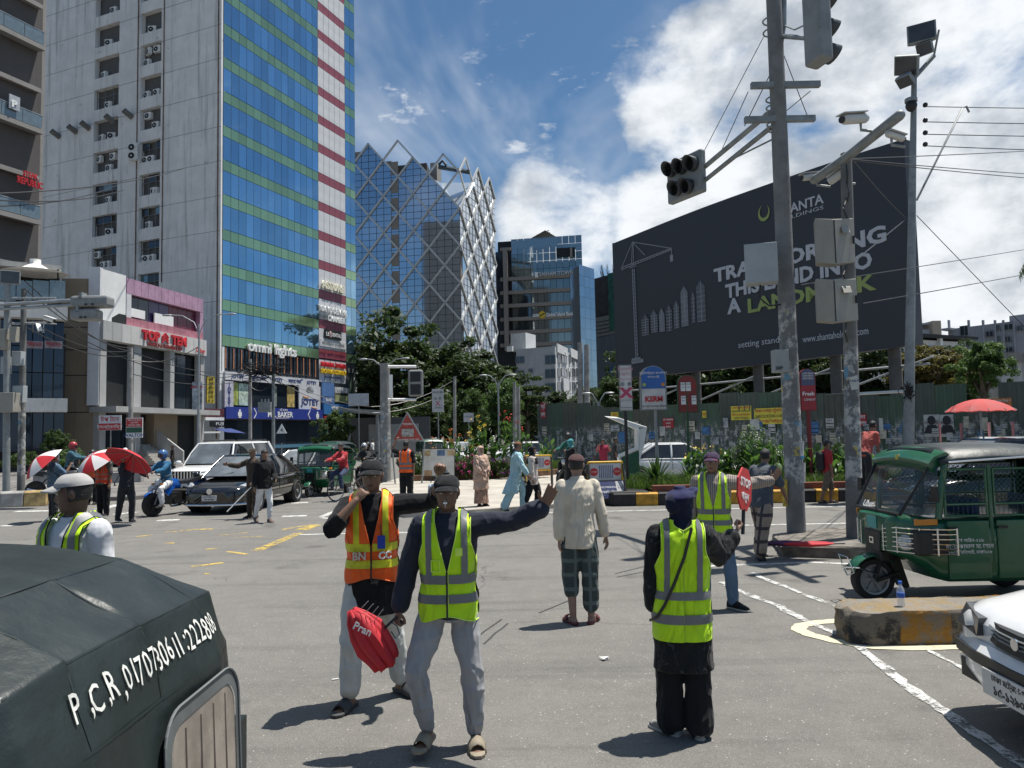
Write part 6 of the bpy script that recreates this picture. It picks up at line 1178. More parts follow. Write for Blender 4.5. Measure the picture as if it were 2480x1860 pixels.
for(x0,x1,xm,y0,y1,lab)in((1976,2070,2020,525,638,0),(1978,2077,2020,672,778,1)):
 dd=11.0;A_,B_,C_=lc(x0,(y0+y1)/2,dd+.32),lc(xm,(y0+y1)/2+4,dd),lc(x1,(y0+y1)/2,dd+.25);h_=(y1-y0)*dd/1800
 o=add(cp,'cabinet',lambda s:s.prism([A_-Vector((0,0,h_/2)),B_-Vector((0,0,h_/2)),C_-Vector((0,0,h_/2)),C_+Vector((-.25,.36,-h_/2)),A_+Vector((.1,.3,-h_/2))],(0,0,h_)),BEI,None,.012)
 add(o,'vent_hood',lambda s:s.prism([B_.lerp(C_,.35)+Vector((0,-.02,h_*.30)),B_.lerp(C_,.7)+Vector((0,-.02,h_*.30)),B_.lerp(C_,.7)+Vector((0,-.07,h_*.16)),B_.lerp(C_,.35)+Vector((0,-.07,h_*.16))],(0,.03,.03)),BEI);add(o,'latch',lambda s:s.box(B_.lerp(C_,.9)+Vector((0,-.03,0)),(.02,.03,.12)),black)
 add(o,'door_seam',lambda s:s.box(B_+Vector((.01,-.012,0)),(.012,.012,h_*.95)),black)
[add(cp,'dangling_cable',lambda s:s.tube([lc(2050,y,cd-.1),lc(2042+k*5,y+25,cd-.2),lc(2052,y+48,cd-.1)],.012,5),black)for k,y in((0,640),(1,780),(2,400),(3,440),(0,480))]
add(cp,'notice',lambda s:s.prism([lc(2055,915,cd-.13),lc(2077,908,cd-.13),lc(2080,942,cd-.13),lc(2062,945,cd-.13)],(0,-.004,0)),mat('notice_paper',(.55,.55,.5),.7));txt('NFS Job Fair',.05,letter_n,cp,lc(2068,922,cd-.14),ext=.001)
def cctv(label,c,dr,L_=.42,r=.075,hood=True,m=None):
 t=thing('security_camera',label,'camera',c);dr=Vector(dr).normalized();m=m or mat('camera_white',(.55,.54,.5),.4);s=MB();s.cap([-dr*L_/2,dr*L_/2],r,12);s.build('casing',m,t,60);s=MB();s.cyl(dr*(L_/2+r*.7),dr*(L_/2+r*1.05),r*.7,12);s.build('lens',black,t);up=Vector((0,0,1))
 s=MB();sd_=dr.cross(up).normalized();s.prism([-dr*L_*.5-sd_*r*1.15+up*r*1.0,-dr*L_*.5+sd_*r*1.15+up*r*1.0,dr*L_*.75+sd_*r*1.15+up*r*1.0,dr*L_*.75-sd_*r*1.15+up*r*1.0],up*.015);s.build('hood',m,t);s=MB();s.tube([-dr*L_*.3-up*r*.8,-dr*L_*.3-up*(r+.10),-dr*L_*.3-up*(r+.12)+Vector((.35,.05,0))*(L_/.42)],.022,6);s.build('bracket',gsteel,t,60);return t
cctv('large beige bullet camera above the camera pole arm',P(2070,288,10.8),(-.9,-.35,-.18),.38,.075);cctv('small white camera at the low end of the camera pole arm',P(1966,428,12.9),(-.95,-.2,-.15),.30,.06);cctv('small camera under the camera pole arm, pointed right',P(2168,330,10.5),(.9,.3,-.15),.24,.05);cctv('white camera tucked below the arm joint',P(2030,425,12.2),(-.6,.5,-.4),.26,.07)
lb=Vector((10.62,20.2,.4));lpole=pole('floodlight_pole','leaning grey pole carrying floodlights and wires in front of the billboard',lb,P(2214,185,20.2),.15,.07,gsteel,'pole')
def ll(px,py,d=20.2):return P(px,py,d)-lb
add(lpole,'bracket_arm',lambda s:(s.tube([ll(2213,190),ll(2262,135)],.06,8),s.tube([ll(2262,135),ll(2274,72,20)],.03,6),s.tube([ll(2220,485),ll(2331,262),ll(2340,257),ll(2347,272)],.03,6)),gsteel,60)
add(lpole,'wire_tangle',lambda s:[s.tube([ll(2192+random.gauss(0,10),950+random.gauss(0,16))+Vector((0,-.2,0))for _ in range(8)],.012,4)for _ in range(7)],black)
add(lpole,'insulator',lambda s:[s.sph(ll(2236,y)+Vector((0,-.1,0)),.07,8,6)for y in(258,295,325,353)],black)
def flood(label,c,R,sz):
 t=thing('floodlight',label,'floodlight',c);s=MB();s.loft([[R@Vector((x*k,y,z*k))for x,z in((-.5*sz,-.4*sz),(.5*sz,-.4*sz),(.5*sz,.4*sz),(-.5*sz,.4*sz))]for y,k in((-.06,1),(.04,1),(.2,.72),(.28,.5))]);s.build('housing',gsteel,t,None,.015);s=MB();s.box((0,0,0),(.88*sz,.01,.70*sz),R=R)
 for i,v in enumerate(s.v):s.v[i]=tuple(Vector(v)+R@Vector((0,-.068,0)))
 s.build('lens',mat('flood_glass',(.06,.065,.07),.15),t);return t
flood('upper square floodlight on the leaning pole',P(2232,80,20),Matrix.Rotation(-.55,3,'Z')@Matrix.Rotation(-.15,3,'X'),.72);flood('lower tilted floodlight on the leaning pole',P(2196,158,20),Matrix.Rotation(-1.1,3,'Z')@Matrix.Rotation(.5,3,'X')@Matrix.Rotation(.4,3,'Y'),.66);flood('small floodlight tucked under the upper one',P(2240,118,20),Matrix.Rotation(-.9,3,'Z')@Matrix.Rotation(.35,3,'X'),.42);flood('lowest floodlight hanging on the leaning pole',P(2192,196,20),Matrix.Rotation(-1.0,3,'Z')@Matrix.Rotation(.9,3,'X'),.42)
dm_=thing('dome_camera','dark dome camera on the leaning floodlight pole','camera',P(2207,256,20));add(dm_,'dome',lambda s:s.sph((0,0,0),(.15,.15,.17),12,8),black,60);add(dm_,'collar',lambda s:s.cyl((0,0,.1),(0,0,.2),.16,12),gsteel)
wires('power_cable','power lines running from the floodlight pole to the right',[(P(2236,258,20.2),P(2800,264,26)),(P(2236,295,20.2),P(2800,302,26)),(P(2236,325,20.2),P(2800,333,26)),(P(2236,353,20.2),P(2800,372,26))],.013,sag=.02)
wires('guy_wire','slanting guy wire from the floodlight pole over the far houses',[(P(2220,522,20.2),P(2600,915,22)),(P(2060,640,12),P(2195,530,20))],.014,sag=.0)
wires('telephone_cable','thin cables strung from the camera pole past the billboard',[(P(2052,385,cd),P(2700,350,30)),(P(2052,385,cd),P(2700,432,24)),(P(2052,388,cd),P(2700,445,24)),(P(2060,380,cd),P(2196,530,20)),(P(1940,690,12.5),P(2700,565,40)),(P(2090,735,12),P(2700,620,40))],.009,sag=.05)
def sign_box(name,label,base,px0,py0,px1,py1,polepx,m,polem=black,back=.12,arch=False,top=None,cat='sign',poler=.045):
 b=Vector(base);d=b.y;t=thing(name,label,cat,b);x0,x1=P(px0,(py0+py1)/2,d).x-b.x,P(px1,(py0+py1)/2,d).x-b.x;xm=(px0+px1)/2;z1,z0=P(xm,py0,d).z-b.z,P(xm,py1,d).z-b.z
 xp=P(polepx,(py1+1150)/2,d).x-b.x;s=MB();s.cyl((xp,0,0),(xp,0,z0+.1 if not arch else z1-.3),poler,10);s.build('post',polem,t,60)
 pts=[(x0,z0),(x1,z0)]
 if arch:rr_=(x1-x0)/2;pts+=[((x0+x1)/2+rr_*cos(rad(a)),z1-rr_*.9+rr_*.9*sin(rad(a)))for a in range(0,181,15)]
 else:pts+=[(x1,z1),(x0,z1)]
 s=MB();s.prism([(a,-back/2,c)for a,c in pts],(0,back,0));s.build('frame',polem if polem is not black else gsteel,t);s=MB();cx,cz=(x0+x1)/2,(z0+z1)/2;s.prism([(cx+(a-cx)*.9,-back/2-.012,cz+(c-cz)*.95)for a,c in pts],(0,.01,0));s.build('panel',m,t)
 return t,x0,x1,z0,z1
LB=mat('lightbox_face',(.55,.54,.53),.5)
t,x0,x1,z0,z1=sign_box('lightbox_sign','white lightbox sign with a pink X on a black post by the spiky plant',(3.05,20.4,.4),1500,884,1530,995,1517,LB)
cx=(x0+x1)/2;h_=z1-z0
for st,f,sz,m in(('ট্রাফিক',.90,.13,mat('pink_letters',(.5,.25,.3),.6)),('আইন',.79,.13,mat('pink_letters',None)),('মেনে চলুন',.68,.10,mat('pink_letters',None)),('● ●',.57,.16,gsteel),('CERAMICS',.22,.075,gsteel),('facebook.com',.07,.05,letter_b)):txt(st,sz,m,t,(cx,-.075,z0+h_*f),ext=.001)
txt('X',.36,mat('x_red',(.45,.06,.12),.5),t,(cx,-.075,z0+h_*.38),bold=.06,sx=1.2)
t,x0,x1,z0,z1=sign_box('arched_sign','blue and white arched sign with bold red letters on a grey post',(4.20,21.6,.4),1550,886,1613,993,1590,LB,gsteel,arch=True);cx=(x0+x1)/2;h_=z1-z0;w_=(x1-x0)
s=MB();s.prism([(cx+w_*.45*cos(rad(a)),-.085,z1-w_*.45+(w_*.42)*sin(rad(a)))for a in range(0,181,15)]+[(cx-w_*.45,-.085,z0+h_*.48),(cx+w_*.45,-.085,z0+h_*.48)],(0,.01,0));s.build('blue_panel',mat('sign_blue',(.03,.12,.38),.45),t);txt('KSRM',.22,letter_r,t,(cx,-.09,z0+h_*.24),bold=.03,sx=.95);txt('লোহায় লোহায় নির্ভর',.075,letter_b,t,(cx,-.09,z0+h_*.08),ext=.001)
for st,f in(('দুর্নীতিমুক্ত বাংলাদেশ',.83),('গড়তে চাই',.74)):txt(st,.085,letter_w,t,(cx,-.098,z0+h_*f),ext=.001)
for sg,m in((-1,mat('seal_green',(.35,.45,.15),.5)),(1,mat('seal_orange',(.5,.2,.05),.5))):s=MB();s.cyl((cx+sg*w_*.36,-.095,z0+h_*.57),(cx+sg*w_*.36,-.1,z0+h_*.57),.055,14);s.build('seal',m,t)
t,x0,x1,z0,z1=sign_box('arched_sign','back of a dull red arched sign with pasted white notices',(5.30,22.2,.4),1640,907,1689,1000,1667,mat('sign_back_red',(.22,.035,.03),.6,var=.2),mat('post_green',(.03,.08,.04),.6),.06,True);w_=x1-x0
for fx_,fz in((.28,.68),(.55,.68),(.28,.33),(.80,.33)):
 s=MB();s.b2((x0+w_*fx_-.07,-.055,z0+(z1-z0)*fz-.13),(x0+w_*fx_+.07,-.05,z0+(z1-z0)*fz+.13));o=s.build('notice',letter_w,t);txt('বাড়ি',.07,letter_b,o,(x0+w_*fx_,-.058,z0+(z1-z0)*fz+.07),ext=.001);txt('ভাড়া',.05,letter_b,o,(x0+w_*fx_,-.058,z0+(z1-z0)*fz-.02),ext=.001)
t,x0,x1,z0,z1=sign_box('arched_sign','tall narrow red cement sign on a red post beside the signal pole',(8.10,20.6,.4),1936,893,1974,995,1961,mat('sign_red',(.34,.025,.035),.45),mat('post_red',(.18,.02,.02),.5),.1,True,poler=.06);cx=(x0+x1)/2;h_=z1-z0;w_=x1-x0
s=MB();s.prism([(cx+w_*.43*cos(rad(a)),-.075,z1-w_*.45+(w_*.42)*sin(rad(a)))for a in range(0,181,15)]+[(cx-w_*.43,-.075,z0+h_*.60),(cx+w_*.43,-.075,z0+h_*.60)],(0,.01,0));s.build('blue_panel',mat('sign_slate',(.08,.09,.16),.5),t);txt('Fresh',.15,letter_w,t,(cx,-.07,z0+h_*.40),bold=.02);txt('CEMENT',.085,letter_w,t,(cx+.03,-.07,z0+h_*.26),ext=.001)
for k in range(3):txt('দুর্নীতিমুক্ত',.06,letter_w,t,(cx,-.085,z0+h_*(.88-.06*k)),ext=.001)
b_=G(935,1172);pc=pole('signal_pole','thick postered concrete pole with a signal, between the cyclist and the orange vest',b_,P(932,880,b_.y),.21,.20,postered('postered_grey',(.24,.24,.235),.2,3.6),'pole');D=b_.y
[add(pc,'signal_arm',lambda s:s.tube([P(940,y,D-.2)-b_,P(1008,y,D-.2)-b_],.06,8),white,60)for y in(888,968)];add(pc,'light_tube',lambda s:s.box(P(947,936,D-.3)-b_,(.12,.12,.95)),white)
ts=thing('traffic_signal','grey backed two aspect signal hung on the thick concrete pole','traffic light',P(1007,928,D-.25));add(ts,'housing',lambda s:s.box((0,0,0),(.60,.22,1.08)),mat('signal_housing',None),None,.08)
for z in(.26,-.26):add(ts,'aspect',lambda s:s.box((0,-.115,z),(.42,.03,.42)),black,None,.04)
b_=G(988,1180);tr=thing('triangle_sign','red triangular warning board in a grey frame','sign',(b_.x,28.2,0));D=28.2;o_=Vector((b_.x,D,0));TP=[P(986,997,D)-o_,P(948,1069,D)-o_,P(1028,1069,D)-o_];ctr=sum(TP,Vector())/3
add(tr,'frame',lambda s:s.prism(TP,(0,.08,0)),gsteel);add(tr,'panel',lambda s:s.prism([ctr+(p-ctr)*.86+Vector((0,-.01,0))for p in TP],(0,.01,0)),mat('triangle_red',(.33,.05,.035),.55,var=.15));add(tr,'photo_print',lambda s:s.box(ctr+Vector((0,-.02,-.05)),(.46,.01,.30)),mat('photo_grey',(.30,.29,.27),.6,var=.6,vs=9));txt('সাবধান',.13,letter_w,tr,ctr+Vector((0,-.02,.27)),ext=.001);txt('রাস্তা পারাপারে সতর্ক থাকুন',.07,letter_w,tr,ctr+Vector((0,-.02,-.30)),ext=.001)
add(tr,'leg',lambda s:[s.tube([p+Vector((0,.04,0)),Vector((p.x*.8+ctr.x*.2,.04,.1))],.03,6)for p in TP[1:]],gsteel)
D=28.6;o_=Vector((P(1062,1120,D).x,D,.12));bd=thing('painted_board','faded painted board on a thin frame in front of the flowers','sign',o_);q=[P(1022,1086,D)-o_,P(1102,1086,D)-o_,P(1102,1153,D)-o_,P(1022,1155,D)-o_]
add(bd,'frame',lambda s:s.prism(q,(0,.05,0)),black);cq=sum(q,Vector())/4;add(bd,'panel',lambda s:s.prism([cq+(p-cq)*.95+Vector((0,-.01,0))for p in q],(0,.01,0)),mat('board_faded',(.55,.55,.52),.7,var=.15,vs=3));add(bd,'leg',lambda s:[s.cyl((x,.03,0),(x,.03,.5),.02,6)for x in(-.3,.3)],black)
for fx_,fz,m in((-.45,.36,(.40,.30,.16)),(.1,.36,(.10,.18,.30)),(.5,.36,(.42,.32,.18)),(-.4,-.40,(.36,.24,.14)),(.2,-.40,(.18,.26,.32))):add(bd,'print_patch',lambda s:s.box(cq+Vector((fx_,-.015,fz)),(.30,.006,.22)),mat('patch_%d%d'%(fx_*10,fz*10),m,.7,var=.4,vs=6))
def lamp_post(label,px,pyt,pyb,d,arm,drop=.25):
 b=P(px,pyb,d);b.z=0;t=thing('lamp_post',label,'street lamp',b,0,'double armed street lamps');z=P(px,pyt,d).z;add(t,'post',lambda s:s.tube([(0,0,0),(0,0,z-.6)],[.09,.06],8),steel,60)
 for sg in(-1,1):
  add(t,'arm',lambda s:s.tube([(0,0,z-1.3),(sg*arm*.15,0,z-.5),(sg*arm*.5,0,z-.05),(sg*arm*.8,0,z)],.035,6),steel,60);add(t,'lamp_head',lambda s:s.sph((sg*arm*.95,0,z),(.34,.12,.07),10,6),steel,60)
 return t
lamp_post('double lamp between the pink shop building and the blue tower',480,762,1100,48,2.2);lamp_post('double lamp rising behind the thick concrete pole',933,869,1090,52,1.55);lamp_post('double lamp in front of the palm and apartment block',1209,908,1070,58,1.2);lamp_post('double lamp behind the twin concrete posts',1452,952,1060,50,.8)
for px,y0,d,lab in((1101,912,60,'thin grey post behind the flower bed'),(1246,925,55,'thin concrete post right of the palm lamp'),(1255,935,50,'bare post in front of the layered tree'),(1405,830,58,'left of the twin concrete posts at the hoarding'),(1421,835,58,'right of the twin concrete posts at the hoarding'),(606,870,56,'concrete utility pole in front of the bakery'),(662,905,56,'utility pole with a transformer box before the bakery'),(317,842,46,'pale concrete pole in front of the shop steps'),(482,1000,50,'utility pole with a poster box by the photo shop')):
 b=P(px,1080,d);b.z=0;r=.22 if d>57 and px>1400 else .13;pole('utility_pole',lab,b,P(px,y0,d),r*1.1,r*.9,concrete if px!=662 else gsteel,'pole',10,'utility poles along the far kerbs')
tb=thing('transformer','grey transformer box between the two bakery poles','transformer',P(642,986,55.6));add(tb,'tank',lambda s:s.box((0,0,0),(.9,.6,.75)),gsteel,None,.03);add(tb,'bushing',lambda s:[s.cyl((x,0,.35),(x,0,.6),.06,8)for x in(-.25,0,.25)],steel)
wires('power_cable','tangled power lines between the bakery poles and the shops',[(P(606,880,56),P(662,900,56)),(P(606,890,56),P(480,905,50)),(P(662,905,56),P(900,985,56)),(P(662,915,56),P(900,1000,56)),(P(606,905,56),P(317,850,46)),(P(317,850,46),P(60,770,30)),(P(317,860,46),P(60,790,30)),(P(317,870,46),P(480,840,48)),(P(606,920,56),P(317,905,46)),(P(606,935,56),P(662,925,56)),(P(60,700,24),P(317,842,46)),(P(60,680,24),P(317,850,46)),(P(160,800,40),P(480,910,50)),(P(900,985,56),P(1100,920,60)),(P(900,1000,56),P(1100,940,60))],.025,sag=.5)
wires('overhead_cable','loose overhead cables crossing the white tower wall',[(P(-40,470,30),P(445,408,60)),(P(-40,482,30),P(300,460,55)),(P(-40,500,30),P(285,448,55))],.03,sag=.4)
tg=thing('tangle_of_wire','dark tangle of service wires on the bakery poles','cable',P(630,900,55.5));add(tg,'wire_loop',lambda s:[s.tube([Vector((random.gauss(0,1.2),random.gauss(0,.15),random.gauss(0,.45)))for _ in range(6)],.03,4)for _ in range(14)],black)
lm=G(20,1200);lm.y=24;lm=Vector((P(18,1100,24).x,24,0));ms=pole('signal_mast','grey signal mast with twin horizontal arms at the left kerb',lm,P(18,675,24),.11,.09,gsteel,'pole')
def lq(px,py,d=24.):return P(px,py,d)-lm
add(ms,'mast_arm',lambda s:(s.tube([lq(-60,742),lq(262,722,23.2)],.06,8),s.tube([lq(-60,752),lq(240,735,23.2)],.05,8),s.tube([lq(20,722),lq(135,722)],.035,6)),steel,60);[add(ms,'control_box',lambda s:s.box(a,b),mat('cabinet_beige',None),None,.01)for a,b in((lq(8,822,23.7),(.28,.25,.65)),(lq(18,975,23.7),(.62,.4,.62)),(lq(35,810,23.7),(.2,.2,.5)))]
for i,(x0,x1,y0,y1,lab)in enumerate(((178,270,718,746,'grey signal casing at the tip of the mast arm'),(178,242,750,777,'lower grey signal casing hanging under the mast arm'))):
 c=P((x0+x1)/2,(y0+y1)/2,23.0);t=thing('traffic_signal',lab,'traffic light',c);w_,h_=(x1-x0)*23/1800,(y1-y0)*23/1800;add(t,'housing',lambda s:s.box((0,0,0),(w_,.5,h_)),mat('signal_housing',None),None,.08);add(t,'bracket',lambda s:s.box((-w_*.2,-.1,h_*.5),(.08,.3,.2)),gsteel);add(t,'latch',lambda s:[s.box((w_*fx_,-.26,-h_*.3),(.07,.03,.05))for fx_ in(-.05,.12)],black)
m2=Vector((P(53,1100,24.5).x,24.5,0));p2_=pole('camera_mast','postered mast with a camera arm behind the barrier kerb',m2,P(58,700,24.5),.12,.08,postered('postered_steel',None,0,0),'pole');add(p2_,'camera_arm',lambda s:s.tube([P(30,784,24.5)-m2,P(110,782,24.5)-m2],.04,8),steel,60);[add(p2_,'control_box',lambda s:s.box(P(*a,24.2)-m2,b),mat('cabinet_grey',None),None,.01)for a,b in(((45,868),(.3,.25,.45)),((48,955),(.34,.25,.55)),((15,885),(.25,.2,.55)))]
cctv('white camera on the left mast, pointed right',P(119,773,24.3),(.9,-.3,-.3),.36,.07,m=white);cctv('small camera hung under the left mast arm',P(94,795,24.3),(.5,-.3,-.8),.22,.06,m=white);flood('floodlight on top of the left signal mast',P(25,672,24),Matrix.Rotation(.5,3,'Z'),.55)
def barricade(label,b,rz,lower=True):
 t=thing('barricade',label,'barricade',b,rz,'yellow police barricades')
 add(t,'frame',lambda s:[s.tube([a,c],.03,6)for a,c in(((-.45,0,1.0),(.45,0,1.0)),((-.45,0,.5),(.45,0,.5)),((-.45,0,.1),(-.45,0,1.02)),((.45,0,.1),(.45,0,1.02)))],yellowp);add(t,'striped_leg',lambda s:[s.tube([(x,y*.1,.95),(x,y,0)],.03,6)for x in(-.47,.47)for y in(-.3,.3)],mat('kerb_black',None))
 add(t,'panel',lambda s:s.b2((-.42,-.02,.53),(.42,.01,.97)),LB)
 for k in range(8):add(t,'bar_print',lambda s:s.box((-.16+k*.05,-.026,.75),(.02,.006,.34)),mat('bar_blue',(.08,.12,.25),.5))
 for x in(-.31,.31):q=add(t,'stop_print',lambda s:s.cyl((x,-.022,.75),(x,-.028,.75),.11,8),redp);txt('STOP',.06,letter_w,q,(x,-.031,.75),ext=.001)
 if lower:
  o=add(t,'lower_board',lambda s:s.grid([[(-.5+1.0*k/8,-.22-.06*sin(k/8*pi),.08+.0*k)for k in range(9)],[(-.44+.9*k/8,-.06,.52)for k in range(9)]]),mat('board_navy',(.045,.055,.14),.5))
  for x0,x1 in((-.46,-.2),(.25,.47)):add(o,'white_panel',lambda s:s.grid([[(x0,-.292,.09),(x1,-.292,.09)],[(x0*.94,-.08,.50),(x1*.94,-.08,.50)]]),LB)
  add(o,'emblem',lambda s:s.lathe([(.0,0),(.10,0),(.10,.004),(0,.004)],16,(-.32,-.19,.33),Matrix.Rotation(1.15,3,'X')),mat('emblem_gold',(.4,.35,.1),.5));txt('NO PARKING',.07,letter_w,o,(.02,-.21,.36),Matrix.Rotation(1.1,3,'X'),ext=.001);txt('পার্কিং নিষেধ',.08,letter_w,o,(.02,-.25,.24),Matrix.Rotation(1.1,3,'X'),ext=.001);txt('Lafz',.12,letter_b,o,(.36,-.22,.36),Matrix.Rotation(1.1,3,'X'),ext=.001)
 return t
barricade('yellow barricade with a navy no parking board leaning on it',G(1468,1212,.12),.12);barricade('yellow barricade behind the walking man in pale blue',G(1305,1172,.12),-.1,False);barricade('yellow barricade far left of the hoarding',G(1245,1128,0),.1,False)
D=23.6;o_=Vector((P(1540,1170,D).x,D,.4));kb_=thing('police_kiosk','tilted white kiosk roof and frame with a green panel behind the barricade','kiosk',o_)
def lk_(px,py,d=D):return P(px,py,d)-o_
add(kb_,'roof',lambda s:s.prism([lk_(1471,1010),lk_(1500,1012),lk_(1567,1034),lk_(1545,1042)],(0,.9,.05)),white,None,.02);add(kb_,'wall',lambda s:s.prism([lk_(1547,1036),lk_(1567,1034),lk_(1560,1080),lk_(1548,1120)],(0,.9,0)),white);add(kb_,'frame',lambda s:(s.tube([lk_(1498,1105),lk_(1545,1085)],.06,6),s.tube([lk_(1498,1105),lk_(1518,1165)],.05,6),s.tube([lk_(1545,1040),lk_(1545,1088)],.05,6)),white);add(kb_,'green_panel',lambda s:s.prism([lk_(1503,1110),lk_(1546,1092),lk_(1552,1165),lk_(1522,1168)],(0,.5,0)),mat('panel_green',(.02,.09,.05),.5))
tbn=thing('concrete_tub','square grey concrete tub behind the motorbike','bin',G(1362,1110));add(tbn,'shell',lambda s:s.box((0,0,.75),(1.2,1.1,1.5)),concrete,None,.03);add(tbn,'cap',lambda s:s.box((0,0,1.55),(1.35,1.25,.1)),concrete,None,.02)
def parasol(label,c,tilt,R,h,mats_,segs=8,group='umbrellas at the crossing',cat='umbrella',pole_=True,hang=.0,post=None):
 t=thing('umbrella',label,cat,c,0,group);Rm=Euler(tilt).to_matrix()
 for k in range(segs):
  a0_,a1_=2*pi*k/segs,2*pi*(k+1)/segs;g_=[]
  for j in range(6):
   u_=j/5;g_.append([Rm@Vector((R*u_*cos(a0_+(a1_-a0_)*f)*(1-.06*sin(pi*f)*u_),R*u_*sin(a0_+(a1_-a0_)*f)*(1-.06*sin(pi*f)*u_),-h*(u_**1.9)-hang*(u_>.99)*(1-.6*sin(pi*f))))for f in(0,.5,1)])
  s=MB();s.grid(g_);s.build('canopy_panel',mats_[k%len(mats_)],t,180)
 add(t,'rib',lambda s:[s.tube([Rm@Vector((R*u_*cos(2*pi*k/segs),R*u_*sin(2*pi*k/segs),-h*u_**1.9-.012))for u_ in(.05,.35,.65,1.)],.006,4)for k in range(segs)],gsteel)
 if pole_:add(t,'shaft',lambda s:(s.tube([Rm@Vector((0,0,.06)),Rm@Vector((0,0,-.78))],.009,6),s.tube([Rm@Vector((0,0,-.78)),Rm@Vector((.03,0,-.86)),Rm@Vector((.06,0,-.82))],.014,6)),black,60)
 return t
RU=mat('umbrella_red',(.50,.02,.03),.7,var=.1,vs=4);WU=mat('umbrella_white',(.66,.64,.64),.7,var=.06);FR_=mat('umbrella_faded',(.46,.07,.065),.8,var=.15,vs=4);FW=mat('umbrella_stripe',(.6,.45,.42),.8)
pu=parasol('large faded red vendor umbrella with pale stripes at the hoarding',P(2372,966,15.5),(0,0,.2),.66,.24,[FR_,FR_,FR_,FR_,FW,FR_],12,pole_=False,hang=.03);add(pu,'shaft',lambda s:s.tube([(0,0,0),(0,0,-P(2372,966,15.5).z)],.02,6),steel);pu.scale=(1,1,1)
st_=thing('vendor_frame','red and white vendor stall frame under the faded umbrella','stall',(P(2372,966,16).x,16.2,0));add(st_,'post',lambda s:[s.cyl((x,y,0),(x,y,1.95),.03,6)for x in(-.55,.55)for y in(-.4,.4)],mat('post_pale_red',(.45,.2,.2),.6));add(st_,'counter',lambda s:s.box((0,0,.8),(1.2,.8,.7)),redp);add(st_,'shelf',lambda s:s.box((0,0,1.5),(1.1,.7,.03)),white)
bt=thing('water_bottle','clear plastic water bottle with blue cap standing on the median nose','bottle',G(2152,1456,.29));bt.location.y=6.85;add(bt,'bottle',lambda s:s.lathe([(.028,0),(.033,.01),(.033,.06),(.030,.075),(.033,.09),(.033,.15),(.015,.195),(.013,.21)],18),mat('clear_plastic',(.75,.8,.85),.08,var=0,alpha=.35,spec=.8),60);add(bt,'label_band',lambda s:s.lathe([(.0338,.085),(.0342,.087),(.0342,.125),(.0338,.127)],18),mat('label_blue',(.03,.12,.5),.4),60);add(bt,'screw_cap',lambda s:s.lathe([(.016,.205),(.017,.207),(.017,.228),(.015,.23)],14),mat('cap_blue',(.02,.12,.55),.4))
for i,(px,py,z,lab,m)in enumerate(((1900,1320,.2,'folded purple umbrella lying on the broken median',mat('fold_purple',(.10,.03,.10),.7)),(1962,1322,.2,'folded red umbrella lying on the broken median',RU))):
 c=G(px,py,z);t=thing('folded_umbrella',lab,'umbrella',c,-.15+.1*i,'umbrellas at the crossing');s=MB();s.loft([[(x,r*cos(2*pi*k/10)*(1+.3*(k%2)),.03+r*.6*sin(2*pi*k/10)*(1+.3*(k%2)))for k in range(10)]for x,r in((-.38,.01),(-.3,.035),(0,.06),(.22,.045),(.34,.012))]);s.build('folded_canopy',m,t,50);add(t,'handle',lambda s:s.tube([(.34,0,.03),(.5,0,.03)],.012,6),black)
def board(name,label,r,d,m,txts=(),legs=True,cat='sign',base=None):
 c=P((r[0]+r[2])/2,r[3],d);zb=c.z;c.z=0;t=thing(name,label,cat,c);w_,h_=(r[2]-r[0])*d/1800,(r[3]-r[1])*d/1800;add(t,'panel',lambda s:s.b2((-w_/2,-.06,zb),(w_/2,0,zb+h_)),m)
 add(t,'post',lambda s:s.cyl((0,.05,0),(0,.05,zb+h_*.6),.04,8),gsteel)
 for st,f,k,mm in txts:txt(st,h_*k,mm,t,(0,-.07,zb+h_*f),ext=.002,bold=.01)
 return t
t=board('street_sign','red, green and white shop sign on a post before the steps',(306,1012,346,1060),45,white,(('WALTON',.12,.24,letter_n),));o_=P(326,1060,45).z;add(t,'red_panel',lambda s:s.b2((-.48,-.07,o_+.65),(.48,-.061,o_+1.15)),redp);add(t,'green_panel',lambda s:s.b2((-.48,-.07,o_+.30),(.48,-.061,o_+.62)),mat('panel_green',None))
for k,st in enumerate(('আমাদের পণ্য','ওয়ালটন','ব্যবহার করুন')):txt(st,.14,letter_w,t,(0,-.075,o_+1.05-.15*k),ext=.001)
t=board('street_sign','red bengali shop sign beside the number column',(240,1006,294,1042),46,CLAD_W,(('টপ টেন',.72,.4,letter_r),));o_=P(267,1042,46).z;add(t,'red_panel',lambda s:s.b2((-.68,-.07,o_+.02),(.68,-.061,o_+.42)),redp);txt('ইলেক্ট্রনিক্স',.26,letter_w,t,(0,-.075,o_+.2),ext=.002)
board('lightbox_sign','pale lightbox sign with an X mark hung before the dark trees',(1047,942,1075,998),50,LB,(('রাস্তা পার',.85,.1,letter_b),('● ●',.58,.16,gsteel),('X',.36,.3,mat('x_red',None)),('CERAMICS',.18,.07,letter_b)));board('lightbox_sign','tall poster lightbox on the pole by the photo shop',(466,925,490,992),49,mat('poster_pale',(.35,.38,.42),.5,var=.6,vs=3),(('আবাসন',.8,.14,letter_r),));board('blank_board','blank pale board on a bracket beside the market canopy',(844,953,893,983),60,mat('blank_board',(.42,.45,.48),.5));board('small_board','small white notice board far behind the flowers',(1123,1000,1147,1022),60,LB,(('Hospital',.6,.25,gsteel),))
